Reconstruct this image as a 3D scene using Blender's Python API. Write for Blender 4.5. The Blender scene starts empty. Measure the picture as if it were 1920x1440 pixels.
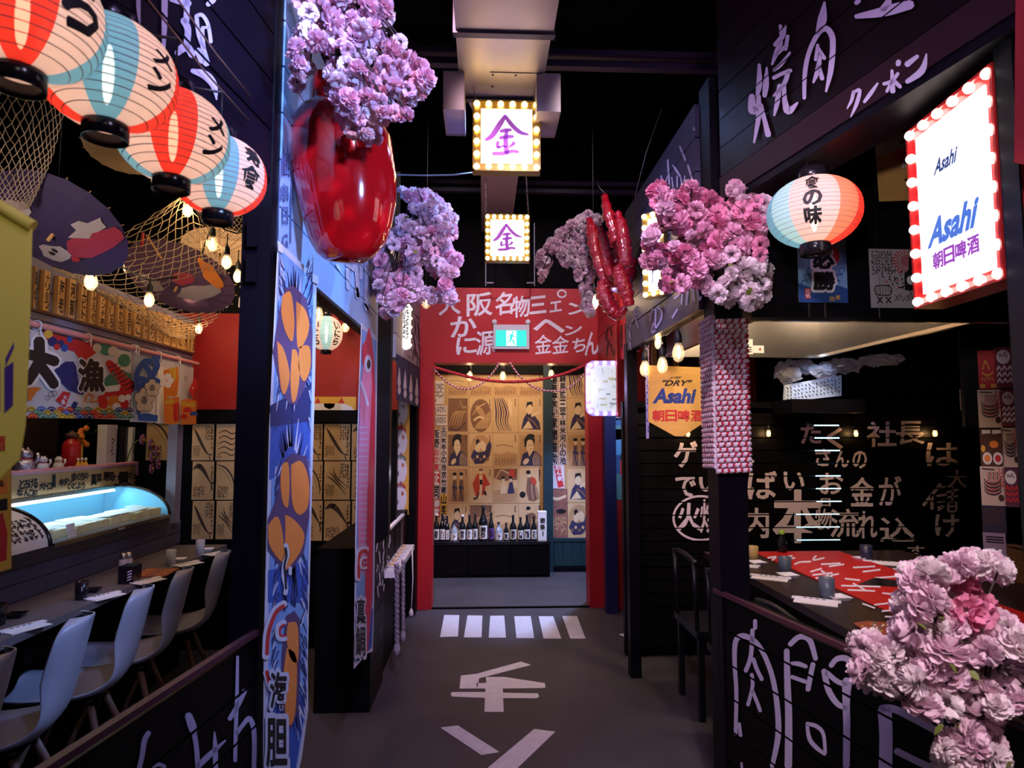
import bpy, bmesh, math, random
from mathutils import noise
from mathutils import Vector as V, Matrix
random.seed(7)
SC = bpy.context.scene
COL = SC.collection
PI = math.pi
# ------------------------------------------------------------------ camera, world, lights, exposure
F, EYE = 1200.0, V((0, 0, 1.48))
YAW, PITCH = math.atan(52 / 1200), math.atan(93 / 1200)
cam_d = bpy.data.cameras.new('camera')
cam_d.sensor_width, cam_d.lens = 36.0, 36.0 * F / 1920
cam_d.clip_start = 0.02
cam_d.dof.use_dof = True
cam_d.dof.focus_distance = 4.0
cam_d.dof.aperture_fstop = 7.0
cam = bpy.data.objects.new('camera', cam_d)
COL.objects.link(cam)
cam.location = EYE
cam.rotation_euler = (PI / 2 + PITCH, 0, -YAW)
SC.camera = cam
CR = cam.rotation_euler.to_matrix()
SC.view_settings.view_transform = 'Standard'
SC.view_settings.look = 'None'
SC.view_settings.exposure = 0.55
SC.view_settings.gamma = 1.0
SC.view_settings.use_curve_mapping = False
SC.cycles.sample_clamp_indirect = 2.5
SC.cycles.sample_clamp_direct = 0
SC.cycles.max_bounces = 6
SC.cycles.diffuse_bounces = 3
SC.cycles.glossy_bounces = 3
SC.cycles.transmission_bounces = 5
SC.cycles.transparent_max_bounces = 10
SC.cycles.caustics_reflective = False
SC.cycles.caustics_refractive = False
w = bpy.data.worlds.new('world')
SC.world = w
w.use_nodes = True
w.node_tree.nodes['Background'].inputs[0].default_value = (0.02, 0.008, 0.035, 1)
w.node_tree.nodes['Background'].inputs[1].default_value = 0.12


def lamp(kind, loc, energy, col, size=0.1, to=None, spot=60, blend=0.6, sy=None):
    d = bpy.data.lights.new('lamp', kind)
    d.energy, d.color = energy, col
    if kind == 'AREA':
        d.size = size
        if sy:
            d.shape, d.size_y = 'RECTANGLE', sy
    else:
        d.shadow_soft_size = size
    if kind == 'SPOT':
        d.spot_size, d.spot_blend = math.radians(spot), blend
    o = bpy.data.objects.new('lamp', d)
    COL.objects.link(o)
    o.location = loc
    if to is not None:
        o.rotation_euler = (V(to) - V(loc)).to_track_quat('-Z', 'Y').to_euler()
    return o


# unseen lamps without fixtures, many of them added to brighten single surfaces
lamp('SPOT', (0.55, 3.3, 3.3), 190, (0.26, 0.46, 1.0), 0.06, (-0.6, 2.75, 2.3), 62, 0.7)        # blue spot on the left fascia, far part
lamp('SPOT', (0.70, 0.3, 2.35), 190, (0.26, 0.46, 1.0), 0.05, (-0.6, 2.15, 2.2), 40, 0.6)        # blue spot on the left fascia, near part
lamp('SPOT', (0.8, 2.3, 3.4), 190, (0.26, 0.46, 1.0), 0.05, (-0.6, 2.3, 2.12), 32, 0.6)          # added unseen blue spot, fills the fruit's shadow on the fascia
lamp('SPOT', (-0.25, 0.1, 3.0), 170, (0.26, 0.46, 1.0), 0.05, (-0.62, 1.9, 2.45), 22, 0.5)        # added unseen blue spot for the fascia's near edge
lamp('SPOT', (0.60, -0.1, 2.3), 75, (0.42, 0.48, 1.0), 0.05, (-0.6, 2.4, 1.1), 40, 0.8)          # blue spot on the long banners
lamp('SPOT', (0.35, 0.2, 3.3), 150, (0.95, 0.66, 1.0), 0.08, (-0.32, 1.9, 2.4), 45, 0.8)         # violet on the fruit and blossom
lamp('SPOT', (0.5, 1.6, 3.5), 160, (0.85, 0.64, 1.0), 0.08, (-0.35, 3.25, 2.35), 36, 0.8)        # violet on the far left blossom
lamp('SPOT', (-0.3, 0.4, 3.3), 170, (1.0, 0.72, 0.97), 0.08, (0.88, 2.3, 2.15), 36, 0.8)         # pink on the right blossom
lamp('SPOT', (0.35, -0.3, 2.8), 190, (1.0, 0.78, 0.82), 0.06, (1.05, 1.3, 1.2), 36, 0.8)          # added pink fill from behind the camera, on the corner blossom
lamp('SPOT', (-0.3, 2.4, 3.4), 42, (1.0, 0.62, 0.75), 0.08, (0.75, 3.6, 2.2), 40, 0.8)            # red pink on the crab
lamp('SPOT', (0.7, 2.2, 3.5), 60, (1.0, 0.80, 0.88), 0.08, (0.45, 3.75, 2.5), 30, 0.8)           # added pale pink lamp to brighten the thin spray
lamp('SPOT', (-0.35, 3.3, 3.5), 55, (0.90, 0.78, 1.0), 0.1, (0.1, 4.9, 0.0), 46, 0.8)            # on the zebra stripes
lamp('SPOT', (0.45, 1.0, 3.5), 80, (0.72, 0.50, 1.0), 0.1, (0.15, 3.1, 0.0), 50, 0.9)            # violet on the painted floor
lamp('SPOT', (-0.5, 3.6, 4.05), 95, (1.0, 0.84, 1.0), 0.1, (-0.1, 5.55, 2.35), 56, 0.8)
lamp('SPOT', (0.75, 3.6, 4.05), 95, (1.0, 0.84, 1.0), 0.1, (0.6, 5.55, 2.35), 56, 0.8)          # on the red wall over the doorway
lamp('SPOT', (0.1, 0.1, 3.0), 14, (0.50, 0.45, 1.0), 0.1, (-1.2, 1.9, 0.8), 60, 0.9)             # violet on the counter side
lamp('SPOT', (0.0, -0.1, 3.0), 42, (0.70, 0.55, 1.0), 0.1, (1.0, 1.9, 0.6), 62, 0.9)             # violet on the right counter wall
lamp('SPOT', (0.35, 0.0, 2.6), 48, (0.90, 0.58, 0.95), 0.1, (1.1, 2.1, 2.7), 50, 0.8)             # violet on the upper right fascia
lamp('SPOT', (-0.3, -0.4, 1.75), 75, (0.95, 0.88, 1.0), 0.06, (1.72, 2.6, 2.3), 25, 0.8)             # added unseen spot behind the camera, on the hood's posters
lamp('SPOT', (-0.4, 2.3, 3.2), 60, (0.48, 0.50, 1.0), 0.1, (0.9, 3.3, 2.2), 44, 0.8)             # blue on the slate fascia
lamp('SPOT', (-1.35, 1.15, 1.75), 22, (1.0, 0.8, 0.78), 0.1, (-1.2, 2.6, 2.2), 62, 0.8)           # added spot out of view, brightens the umbrellas over the fish bar
lamp('SPOT', (0.75, -0.1, 2.3), 16, (0.75, 0.62, 1.0), 0.05, (-0.6, 1.1, 2.05), 40, 0.8)          # added violet fill on the lantern row
lamp('SPOT', (0.1, -0.3, 2.1), 9, (1.0, 0.95, 0.75), 0.05, (-0.6, 0.8, 1.65), 30, 0.8)           # added unseen spot that lifts the yellow flag
lamp('SPOT', (1.5, 4.9, 1.95), 30, (0.5, 0.7, 1.0), 0.03, (1.2, 5.5, 1.55), 80, 0.8)             # added lamp hidden behind the red wall, for the landscape poster
lamp('AREA', (0.45, 0.3, 3.3), 4, (0.65, 0.4, 1.0), 1.0, (0.0, 2.6, 1.6))                        # low violet wash
lamp('AREA', (0.25, 6.1, 2.55), 20, (1.0, 0.74, 0.50), 0.9, (0.2, 7.0, 1.2))                     # room behind the doorway, on its prints
lamp('SPOT', (1.1, 6.1, 2.5), 260, (0.35, 0.5, 1.0), 0.05, (0.75, 6.2, 0.0), 74, 0.5)            # blue on that room's floor
lamp('AREA', (-2.4, 3.3, 2.9), 6, (1.0, 0.72, 0.42), 0.8, (-2.2, 3.4, 1.0))                      # over the fish counter
lamp('AREA', (-1.2, 3.6, 3.0), 12, (1.0, 0.66, 0.42), 0.6, (-1.4, 4.6, 1.3))                     # on the fish posters
lamp('AREA', (1.65, 2.95, 2.6), 19, (1.0, 0.76, 0.50), 0.4, (1.65, 4.0, 2.1))                    # added inside the steel hood to brighten its rear face
lamp('SPOT', (1.66, 3.3, 2.7), 10, (1.0, 0.7, 0.6), 0.1, (1.8, 3.1, .75), 90, 0.9)               # unseen spot within the hood, on the table
lamp('SPOT', (1.0, 2.4, 2.3), 9, (1.0, 0.65, 0.68), 0.1, (1.6, 4.3, 1.0), 80, 0.9)               # on the lettered plank wall

# ------------------------------------------------------------------ pixels of the photograph -> points on real planes
def ray(px, py):
    return (CR @ V(((px - 960) / F, -(py - 720) / F, -1.0)))


def at(px, py, d):
    """point seen at a pixel, d metres down the hall (world Y = d)"""
    r = ray(px, py)
    return EYE + r * (d / r.y)


class PL:
    """a real plane: origin, normal; u runs to the right when one faces it, v upwards"""
    def __init__(s, o, n):
        s.o, s.n = V(o), V(n).normalized()
        s.u = V((1, 0, 0)) if abs(s.n.z) > 0.9 else V((0, 0, 1)).cross(s.n).normalized()
        s.v = s.n.cross(s.u)

    def px(s, x, y, off=0.0):
        r = ray(x, y)
        t = (s.o + s.n * off - EYE).dot(s.n) / r.dot(s.n)
        return EYE + r * t

    def p(s, u, v, off=0.0):
        return s.o + s.u * u + s.v * v + s.n * off

    def uv(s, x, y):
        q = s.px(x, y) - s.o
        return q.dot(s.u), q.dot(s.v)


# ------------------------------------------------------------------ materials
MATS = {}


def lin(c):
    if isinstance(c, str):
        c = [int(c[i:i + 2], 16) / 255 for i in (0, 2, 4)]
        c = [x / 12.92 if x <= 0.04045 else ((x + 0.055) / 1.055) ** 2.4 for x in c]
    return tuple(c)


def mat(name, col, rough=0.6, metal=0.0, emit=0.0, ecol=None, var=0.0, scale=8.0, bump=0.0, spec=0.4, trans=0.0, coat=0.0, stretch=None, alpha=None):
    if name in MATS:
        return MATS[name]
    m = bpy.data.materials.new(name)
    m.use_nodes = True
    nt = m.node_tree
    b = nt.nodes['Principled BSDF']
    c = lin(col)
    b.inputs['Base Color'].default_value = (*c, 1)
    b.inputs['Roughness'].default_value = rough
    b.inputs['Metallic'].default_value = metal
    b.inputs['Specular IOR Level'].default_value = spec
    b.inputs['Coat Weight'].default_value = coat
    b.inputs['Coat Roughness'].default_value = 0.05
    if emit:
        b.inputs['Emission Color'].default_value = (*lin(ecol or col), 1)
        b.inputs['Emission Strength'].default_value = emit
    if var or bump:
        tc = nt.nodes.new('ShaderNodeTexCoord')
        mp = nt.nodes.new('ShaderNodeMapping')
        mp.inputs['Scale'].default_value = stretch or (1, 1, 1)
        nz = nt.nodes.new('ShaderNodeTexNoise')
        nz.inputs['Scale'].default_value = scale
        nz.inputs['Detail'].default_value = 5
        nt.links.new(tc.outputs['Object'], mp.inputs[0])
        nt.links.new(mp.outputs[0], nz.inputs['Vector'])
        if var:
            mx = nt.nodes.new('ShaderNodeMix')
            mx.data_type = 'RGBA'
            mx.inputs[6].default_value = (*[x * (1 - var) for x in c], 1)
            mx.inputs[7].default_value = (*[min(1, x * (1 + var)) for x in c], 1)
            nt.links.new(nz.outputs['Fac'], mx.inputs[0])
            nt.links.new(mx.outputs[2], b.inputs['Base Color'])
        if bump:
            bp = nt.nodes.new('ShaderNodeBump')
            bp.inputs['Strength'].default_value = bump
            bp.inputs['Distance'].default_value = 0.01
            nt.links.new(nz.outputs['Fac'], bp.inputs['Height'])
            nt.links.new(bp.outputs[0], b.inputs['Normal'])
    if trans:                                   # thin paper, cloth, petals: part of the light passes through
        tr = nt.nodes.new('ShaderNodeBsdfTranslucent')
        tr.inputs[0].default_value = (*c, 1)
        mixs = nt.nodes.new('ShaderNodeMixShader')
        mixs.inputs[0].default_value = trans
        nt.links.new(b.outputs[0], mixs.inputs[1])
        nt.links.new(tr.outputs[0], mixs.inputs[2])
        nt.links.new(mixs.outputs[0], nt.nodes['Material Output'].inputs[0])
    if alpha is not None:                       # clear glass or film
        tp = nt.nodes.new('ShaderNodeBsdfTransparent')
        tp.inputs[0].default_value = (*[0.5 + 0.5 * x for x in c], 1)
        mixs = nt.nodes.new('ShaderNodeMixShader')
        mixs.inputs[0].default_value = alpha
        nt.links.new(tp.outputs[0], mixs.inputs[1])
        nt.links.new(b.outputs[0], mixs.inputs[2])
        nt.links.new(mixs.outputs[0], nt.nodes['Material Output'].inputs[0])
    MATS[name] = m
    return m


M = {
    'black': mat('black_paint', (0.0016, 0.0013, 0.002), 0.55, spec=.1, var=0.3, scale=20),
    'blackgloss': mat('black_gloss', (0.008, 0.007, 0.010), 0.2),
    'post': mat('black_violet_post', (0.0022, 0.0013, 0.0045), 0.5, spec=.15, var=0.3),
    'plank': mat('black_plank', (0.0016, 0.0012, 0.0017), 0.42, spec=.16, var=0.4, scale=30, bump=0.15, stretch=(1, 1, 6)),
    'ceil': mat('ceiling_black', (0.0015, 0.001, 0.002), 0.8, spec=.1),
    'red': mat('red_paint', (0.42, 0.012, 0.018), 0.45, var=0.15, scale=5),
    'darkred': mat('dark_red_paint', (0.30, 0.010, 0.010), 0.5, var=0.2, scale=4),
    'blue': mat('pale_blue_plank', (0.34, 0.50, 0.76), 0.5, var=0.12, scale=25, bump=0.1),
    'greyplank': mat('grey_plank', (0.19, 0.18, 0.26), 0.5, var=0.25, scale=25, bump=0.2),
    'slate': mat('slate_plank', (0.055, 0.055, 0.10), 0.42, var=0.3, scale=25, bump=0.2),
    'counter': mat('counter_grey', (0.13, 0.11, 0.12), 0.4, var=0.2, scale=40),
    'white': mat('white_paint', (0.75, 0.72, 0.75), 0.6),
    'brush': mat('brush_paint_white', (0.72, 0.66, 0.76), 0.6, var=0.15, scale=60),
    'brushpink': mat('brush_paint_chalk', (0.62, 0.50, 0.52), 0.7, var=0.2, scale=60),
    'brushlilac': mat('brush_paint_lilac', (0.50, 0.43, 0.62), 0.6, var=0.12, scale=60),
    'paper': mat('paper_white', (0.78, 0.74, 0.72), 0.8, var=0.05, scale=15),
    'kraft': mat('kraft_print', (0.50, 0.30, 0.13), 0.8, var=0.22, scale=9),
    'kraftl': mat('kraft_print_light', (0.60, 0.40, 0.20), 0.8, var=0.18, scale=12),
    'ink': mat('ink_black', (0.010, 0.008, 0.010), 0.6),
    'inkbrown': mat('ink_brown', (0.045, 0.022, 0.012), 0.7, var=0.3),
    'inkred': mat('ink_red', (0.55, 0.03, 0.03), 0.6),
    'inkblue': mat('ink_blue', (0.02, 0.04, 0.22), 0.6),
    'gold': mat('print_yellow', (0.75, 0.42, 0.05), 0.6),
    'orange': mat('print_orange', (0.88, 0.27, 0.045), 0.5, var=0.12, scale=10),
    'skin': mat('print_pale', (0.72, 0.50, 0.30), 0.8),
    'green': mat('print_green', (0.06, 0.20, 0.12), 0.6),
    'teal': mat('print_teal', (0.10, 0.32, 0.40), 0.6),
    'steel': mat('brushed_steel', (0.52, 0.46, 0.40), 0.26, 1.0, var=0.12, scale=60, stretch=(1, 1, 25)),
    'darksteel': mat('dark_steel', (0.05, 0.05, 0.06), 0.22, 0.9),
    'duct': mat('galvanised_duct', (0.42, 0.36, 0.36), 0.42, 0.7, var=0.15, scale=6),
    'wood': mat('wood_tag', (0.60, 0.33, 0.11), 0.6, var=0.25, scale=14, stretch=(1, 1, 0.15)),
    'woodd': mat('dark_wood', (0.10, 0.045, 0.03), 0.5, var=0.3, scale=14, stretch=(1, 0.2, 0.2)),
    'ledge': mat('red_brown_ledge', (0.075, 0.022, 0.035), 0.45, var=0.2, scale=18),
    'glow_w': mat('bulb_warm_glow', (1, 0.8, 0.45), 0.4, emit=14, ecol=(1.0, 0.62, 0.22)),
    'glow_m': mat('marquee_bulb_warm', (1, 0.85, 0.5), 0.4, emit=7, ecol=(1.0, 0.66, 0.22)),
    'glow_c': mat('marquee_bulb_white', (1, 0.95, 0.9), 0.4, emit=6, ecol=(1.0, 0.90, 0.78)),
    'glow_v': mat('marquee_bulb_violet', (0.9, 0.85, 1), 0.4, emit=6, ecol=(0.72, 0.62, 1.0)),
    'panel': mat('lit_panel_white', (0.9, 0.9, 0.95), 0.4, emit=.62, ecol=(0.93, 0.95, 1.0)),
    'glass': mat('clear_glass', (0.95, 0.95, 0.95), 0.03, spec=0.6, alpha=0.12),
    'rope_w': mat('rope_white', (0.75, 0.66, 0.66), 0.8),
    'rope_r': mat('rope_red', (0.45, 0.012, 0.03), 0.8),
    'net': mat('net_cord', (0.55, 0.42, 0.26), 0.8),
    'cable': mat('black_cable', (0.01, 0.01, 0.01), 0.5),
    'lacquer': mat('red_lacquer', (0.52, 0.004, 0.006), 0.10, spec=0.6, coat=1.0),
    'shell': mat('white_plastic', (0.30, 0.29, 0.36), 0.35),
    'leaf': mat('leaf_green', (0.16, 0.20, 0.035), 0.5, trans=0.3),
    'twig': mat('twig_brown', (0.03, 0.015, 0.015), 0.7),
}


# ------------------------------------------------------------------ mesh builder
class MB:
    def __init__(s):
        s.v, s.f, s.m, s.ms, s.smooth = [], [], [], [], []

    def mi(s, m):
        if m not in s.ms:
            s.ms.append(m)
        return s.ms.index(m)

    def add(s, vs, fs, m, smooth=False):
        k = len(s.v)
        s.v += [V(p) for p in vs]
        i = s.mi(m)
        for f in fs:
            s.f.append([k + j for j in f])
            s.m.append(i)
            s.smooth.append(smooth)

    def box(s, c, d, m, R=None):
        c, d = V(c), V(d)
        vs = []
        for x in (-.5, .5):
            for y in (-.5, .5):
                for z in (-.5, .5):
                    q = V((x * d.x, y * d.y, z * d.z))
                    vs.append(c + (R @ q if R is not None else q))
        s.add(vs, [(0, 1, 3, 2), (4, 6, 7, 5), (0, 4, 5, 1), (2, 3, 7, 6), (0, 2, 6, 4), (1, 5, 7, 3)], m)

    def bx(s, a, b, m):
        a, b = V(a), V(b)
        s.box((a + b) / 2, [abs(b[i] - a[i]) for i in range(3)], m)

    def pbox(s, pl, u0, v0, u1, v1, o0, o1, m):
        vs = [pl.p(u, v, o) for u in (u0, u1) for v in (v0, v1) for o in (o0, o1)]
        s.add(vs, [(0, 1, 3, 2), (4, 6, 7, 5), (0, 4, 5, 1), (2, 3, 7, 6), (0, 2, 6, 4), (1, 5, 7, 3)], m)

    def poly(s, pts, m):
        s.add(pts, [list(range(len(pts)))], m)

    def slab(s, pts, thick, m, n):
        """a flat outline given real thickness along -n"""
        k = len(pts)
        n = V(n)
        vs = [V(p) for p in pts] + [V(p) - n * thick for p in pts]
        s.add(vs, [list(range(k)), list(range(2 * k - 1, k - 1, -1))] + [(i, k + i, k + (i + 1) % k, (i + 1) % k) for i in range(k)], m)

    def tube(s, path, r, m, n=6, cap=True, twist=None, smooth=True):
        """r: number or list; twist=(m2, pitch, strands) paints a second colour in a spiral"""
        P = [V(p) for p in path]
        k = len(P)
        base = len(s.v)
        ref = None
        for i, p in enumerate(P):
            t = (P[min(i + 1, k - 1)] - P[max(i - 1, 0)])
            t = t.normalized() if t.length > 1e-9 else V((0, 0, 1))
            if ref is None:
                ref = V((0, 0, 1)) if abs(t.z) < 0.9 else V((1, 0, 0))
            a = (ref - t * ref.dot(t))
            a = a.normalized() if a.length > 1e-6 else t.orthogonal().normalized()
            ref = a
            b = t.cross(a)
            rr = r[i] if isinstance(r, (list, tuple)) else r
            for j in range(n):
                g = 2 * PI * j / n
                s.v.append(p + (a * math.cos(g) + b * math.sin(g)) * rr)
        i1 = s.mi(m)
        i2 = s.mi(twist[0]) if twist else i1
        dist = 0
        for i in range(k - 1):
            for j in range(n):
                s.f.append([base + i * n + j, base + i * n + (j + 1) % n, base + (i + 1) * n + (j + 1) % n, base + (i + 1) * n + j])
                if twist:
                    ph = (j / n + dist / twist[1]) * twist[2] + (twist[4] if len(twist) > 4 else 0)
                    s.m.append(i1 if ph % 1 < (twist[3] if len(twist) > 3 else 0.5) else i2)
                else:
                    s.m.append(i1)
                s.smooth.append(smooth)
            dist += (P[i + 1] - P[i]).length
        if cap:
            for e in (0, k - 1):
                s.f.append([base + e * n + j for j in (range(n - 1, -1, -1) if e == 0 else range(n))])
                s.m.append(i1)
                s.smooth.append(False)

    def lathe(s, prof, m, n=16, c=(0, 0, 0), R=None, smooth=True, a0=0, a1=2 * PI, segm=None):
        """prof: (radius, height) list; segm(angle 0..1)-> material"""
        full = abs(a1 - a0 - 2 * PI) < 1e-6
        k = n if full else n + 1
        base = len(s.v)
        c = V(c)
        for (r, h) in prof:
            for j in range(k):
                g = a0 + (a1 - a0) * j / n
                q = V((r * math.cos(g), r * math.sin(g), h))
                s.v.append(c + (R @ q if R is not None else q))
        for i in range(len(prof) - 1):
            for j in range(n):
                jn = (j + 1) % k
                s.f.append([base + i * k + j, base + i * k + jn, base + (i + 1) * k + jn, base + (i + 1) * k + j])
                s.m.append(s.mi(segm((j + 0.5) / n) if segm else m))
                s.smooth.append(smooth)

    def ball(s, c, r, m, n=8, k=6, sc=(1, 1, 1)):
        base = len(s.v)
        c = V(c)
        vs = [c + V((0, 0, r * sc[2]))]
        for i in range(1, k):
            t = PI * i / k
            for j in range(n):
                g = 2 * PI * j / n
                vs.append(c + V((r * sc[0] * math.sin(t) * math.cos(g), r * sc[1] * math.sin(t) * math.sin(g), r * sc[2] * math.cos(t))))
        vs.append(c - V((0, 0, r * sc[2])))
        fs = [(0, 1 + j, 1 + (j + 1) % n) for j in range(n)]
        for i in range(k - 2):
            for j in range(n):
                fs.append((1 + i * n + j, 1 + (i + 1) * n + j, 1 + (i + 1) * n + (j + 1) % n, 1 + i * n + (j + 1) % n))
        L = len(vs) - 1
        fs += [(L, 1 + (k - 2) * n + (j + 1) % n, 1 + (k - 2) * n + j) for j in range(n)]
        s.add(vs, fs, m, True)

    def mesh(s, name, off=V((0, 0, 0))):
        me = bpy.data.meshes.new(name)
        me.from_pydata([tuple(p - off) for p in s.v], [], s.f)
        for m in s.ms:
            me.materials.append(m)
        me.polygons.foreach_set('material_index', s.m)
        me.polygons.foreach_set('use_smooth', s.smooth)
        me.update()
        return me


WL = {}                                     # world origin of every object


def link(o, parent=None, loc=V((0, 0, 0))):
    COL.objects.link(o)
    if parent is not None:
        o.parent = parent
        WL[o] = WL[parent]
    else:
        o.location = loc
        WL[o] = V(loc)
    return o


def tag(o, label=None, cat=None, group=None, kind=None):
    for k, x in (('label', label), ('category', cat), ('group', group), ('kind', kind)):
        if x:
            o[k] = x
    return o


def thing(name, label, cat, loc=(0, 0, 0), group=None):
    o = bpy.data.objects.new(name, None)
    o.empty_display_size = 0.05
    link(o, None, V(loc))
    return tag(o, label, cat, group)


def part(name, mb, parent, label=None, kind=None):
    o = bpy.data.objects.new(name, mb.mesh(name, WL[parent]))
    link(o, parent)
    return tag(o, label, None, None, kind)


def solo(name, mb, label=None, cat=None, group=None, kind=None, loc=None):
    """a thing (or a piece of the setting) that is one mesh"""
    if loc is None:
        loc = sum(mb.v, V((0, 0, 0))) / max(1, len(mb.v)) if kind != 'structure' else V((0, 0, 0))
    o = bpy.data.objects.new(name, mb.mesh(name, V(loc)))
    link(o, None, V(loc))
    return tag(o, label, cat, group, kind)


def shared(name, me, parent, loc, rot=None, sc=None):
    """another part on the same mesh data"""
    o = bpy.data.objects.new(name, me)
    COL.objects.link(o)
    o.parent = parent
    o.location = V(loc) - WL[parent]
    if rot is not None:
        o.rotation_euler = rot
    if sc is not None:
        o.scale = sc if hasattr(sc, '__len__') else (sc, sc, sc)
    WL[o] = V(loc)
    return o


def copy_thing(root, loc, label=None, rotz=None, group=None, sc=None):
    def cp(o, par):
        c = o.copy()
        COL.objects.link(c)
        if par is not None:
            c.parent = par
        for ch in o.children:
            cp(ch, c)
        return c
    r = cp(root, None)
    r.location = loc
    if rotz is not None:
        r.rotation_euler = (0, 0, rotz)
    if sc:
        r.scale = sc if hasattr(sc, '__len__') else (sc,) * 3
    if label:
        r['label'] = label
    if group:
        r['group'] = group
    return r


# ------------------------------------------------------------------ writing
GC = {}


def glyph(ch, bold=0.0):
    k = (ch, bold)
    if k not in GC:
        c = bpy.data.curves.new('t', 'FONT')
        c.body, c.size, c.resolution_u, c.offset = ch, 1, 2, bold
        o = bpy.data.objects.new('t', c)
        COL.objects.link(o)
        dg = bpy.context.evaluated_depsgraph_get()
        ev = o.evaluated_get(dg)
        me = ev.to_mesh()
        vs = [(v.co.x, v.co.y) for v in me.vertices]
        fs = [list(p.vertices) for p in me.polygons]
        ev.to_mesh_clear()
        bpy.data.objects.remove(o)
        bpy.data.curves.remove(c)
        x0, x1 = min(a for a, b in vs), max(a for a, b in vs)
        y0, y1 = min(b for a, b in vs), max(b for a, b in vs)
        GC[k] = ([((a - x0) / (x1 - x0 or 1), (b - y0) / (y1 - y0 or 1)) for a, b in vs], fs, (x1 - x0) / (y1 - y0 or 1))
    return GC[k]


def write(mb, ch, f, m, bold=0.0, cut=0):
    if bold > .012 and ord(ch[0]) > 0x2fff:     # heavy brush weight: the glyph laid over itself a few times
        r = (bold - .010) * 1.1
        o_ = f(.5, .5)
        nn = (f(.6, .5) - o_).cross(f(.5, .6) - o_).normalized()
        nn = nn * (.00007 if nn.dot(EYE - o_) > 0 else -.00007)
        for k in range(6 if bold < .07 else 10):
            g = 2 * PI * k / (6 if bold < .07 else 10)
            write(mb, ch, lambda a, b: f(a + r * math.cos(g), b + r * math.sin(g)) + nn * (k + 1), m, .010, cut)
        if bold < .03:
            return
        bold = .010
    vs, fs, _ = glyph(ch, bold)
    if cut:                                  # cut into small squares so that it can follow a curved surface
        b = bmesh.new()
        bv = [b.verts.new((x, y, 0)) for x, y in vs]
        for q in fs:
            try:
                b.faces.new([bv[i] for i in q])
            except ValueError:
                pass
        for ax in (0, 1):
            for i in range(1, cut):
                n_ = V((1 - ax, ax, 0))
                bmesh.ops.bisect_plane(b, geom=b.verts[:] + b.edges[:] + b.faces[:], plane_co=n_ * (i / cut), plane_no=n_)
        b.verts.index_update()
        vs, fs = [(v.co.x, v.co.y) for v in b.verts], [[v.index for v in q.verts] for q in b.faces]
        b.free()
    mb.add([f(a, b) for a, b in vs], fs, m)


def qpx(pl, x0, y0, x1, y1, off=0.002, shear=(0, 0)):
    """map a glyph's 0..1 box to a pixel box; shear=(dx, dy): the right side lies dy lower, the top dx further right"""
    return lambda a, b: pl.px(x0 + (x1 - x0) * a + shear[0] * (b - .5), y1 + (y0 - y1) * b + shear[1] * (a - .5), off)


def q4(pl, tl, tr, br, bl, off=0.002):
    def f(a, b):
        x = (tl[0] * (1 - a) + tr[0] * a) * b + (bl[0] * (1 - a) + br[0] * a) * (1 - b)
        y = (tl[1] * (1 - a) + tr[1] * a) * b + (bl[1] * (1 - a) + br[1] * a) * (1 - b)
        return pl.px(x, y, off)
    return f


def quv(pl, u0, v0, u1, v1, off=0.002):
    return lambda a, b: pl.p(u0 + (u1 - u0) * a, v0 + (v1 - v0) * b, off)


def smooth_path(pts, k=5):
    if len(pts) < 3:
        return pts
    out = []
    n = len(pts)
    for i in range(n - 1):
        p0, p1, p2, p3 = pts[max(i - 1, 0)], pts[i], pts[i + 1], pts[min(i + 2, n - 1)]
        for j in range(k):
            t = j / k
            out.append(tuple(0.5 * (2 * b + (c - a) * t + (2 * a - 5 * b + 4 * c - d) * t * t + (3 * b - a - 3 * c + d) * t ** 3) for a, b, c, d in zip(p0, p1, p2, p3)))
    out.append(tuple(pts[-1]))
    return out


def stroke(mb, f, pts, w, m, curve=True):
    """a brush stroke: pts in the plane of f(x, y) -> point; w: width or list of widths at the pts"""
    ws = list(w) if isinstance(w, (list, tuple)) else [w] * len(pts)
    P = smooth_path([(*p, q) for p, q in zip(pts, ws)]) if curve else [(*p, q) for p, q in zip(pts, ws)]
    L, R = [], []
    n = len(P)
    for i, (x, y, q) in enumerate(P):
        a, b = P[max(i - 1, 0)], P[min(i + 1, n - 1)]
        dx, dy = b[0] - a[0], b[1] - a[1]
        l = math.hypot(dx, dy) or 1
        nx, ny = -dy / l * q / 2, dx / l * q / 2
        if i == 0 or i == n - 1:
            s = -1 if i == 0 else 1
            tx, ty = dx / l * q * .35 * s, dy / l * q * .35 * s
            if i == 0:
                L.append((x + tx + nx * .5, y + ty + ny * .5))
                R.append((x + tx - nx * .5, y + ty - ny * .5))
            L.append((x + nx, y + ny))
            R.append((x - nx, y - ny))
            if i == n - 1:
                L.append((x + tx + nx * .5, y + ty + ny * .5))
                R.append((x + tx - nx * .5, y + ty - ny * .5))
        else:
            L.append((x + nx, y + ny))
            R.append((x - nx, y - ny))
    k = len(L)
    mb.add([f(*p) for p in L] + [f(*p) for p in R], [(i, i + 1, k + i + 1, k + i) for i in range(k - 1)], m)


def zoom(ox, oy, s, pl, off=0.002):
    """coordinates read in an enlarged view of the photograph -> point on plane"""
    return lambda x, y: pl.px(ox + x / s, oy + y / s, off)


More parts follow.
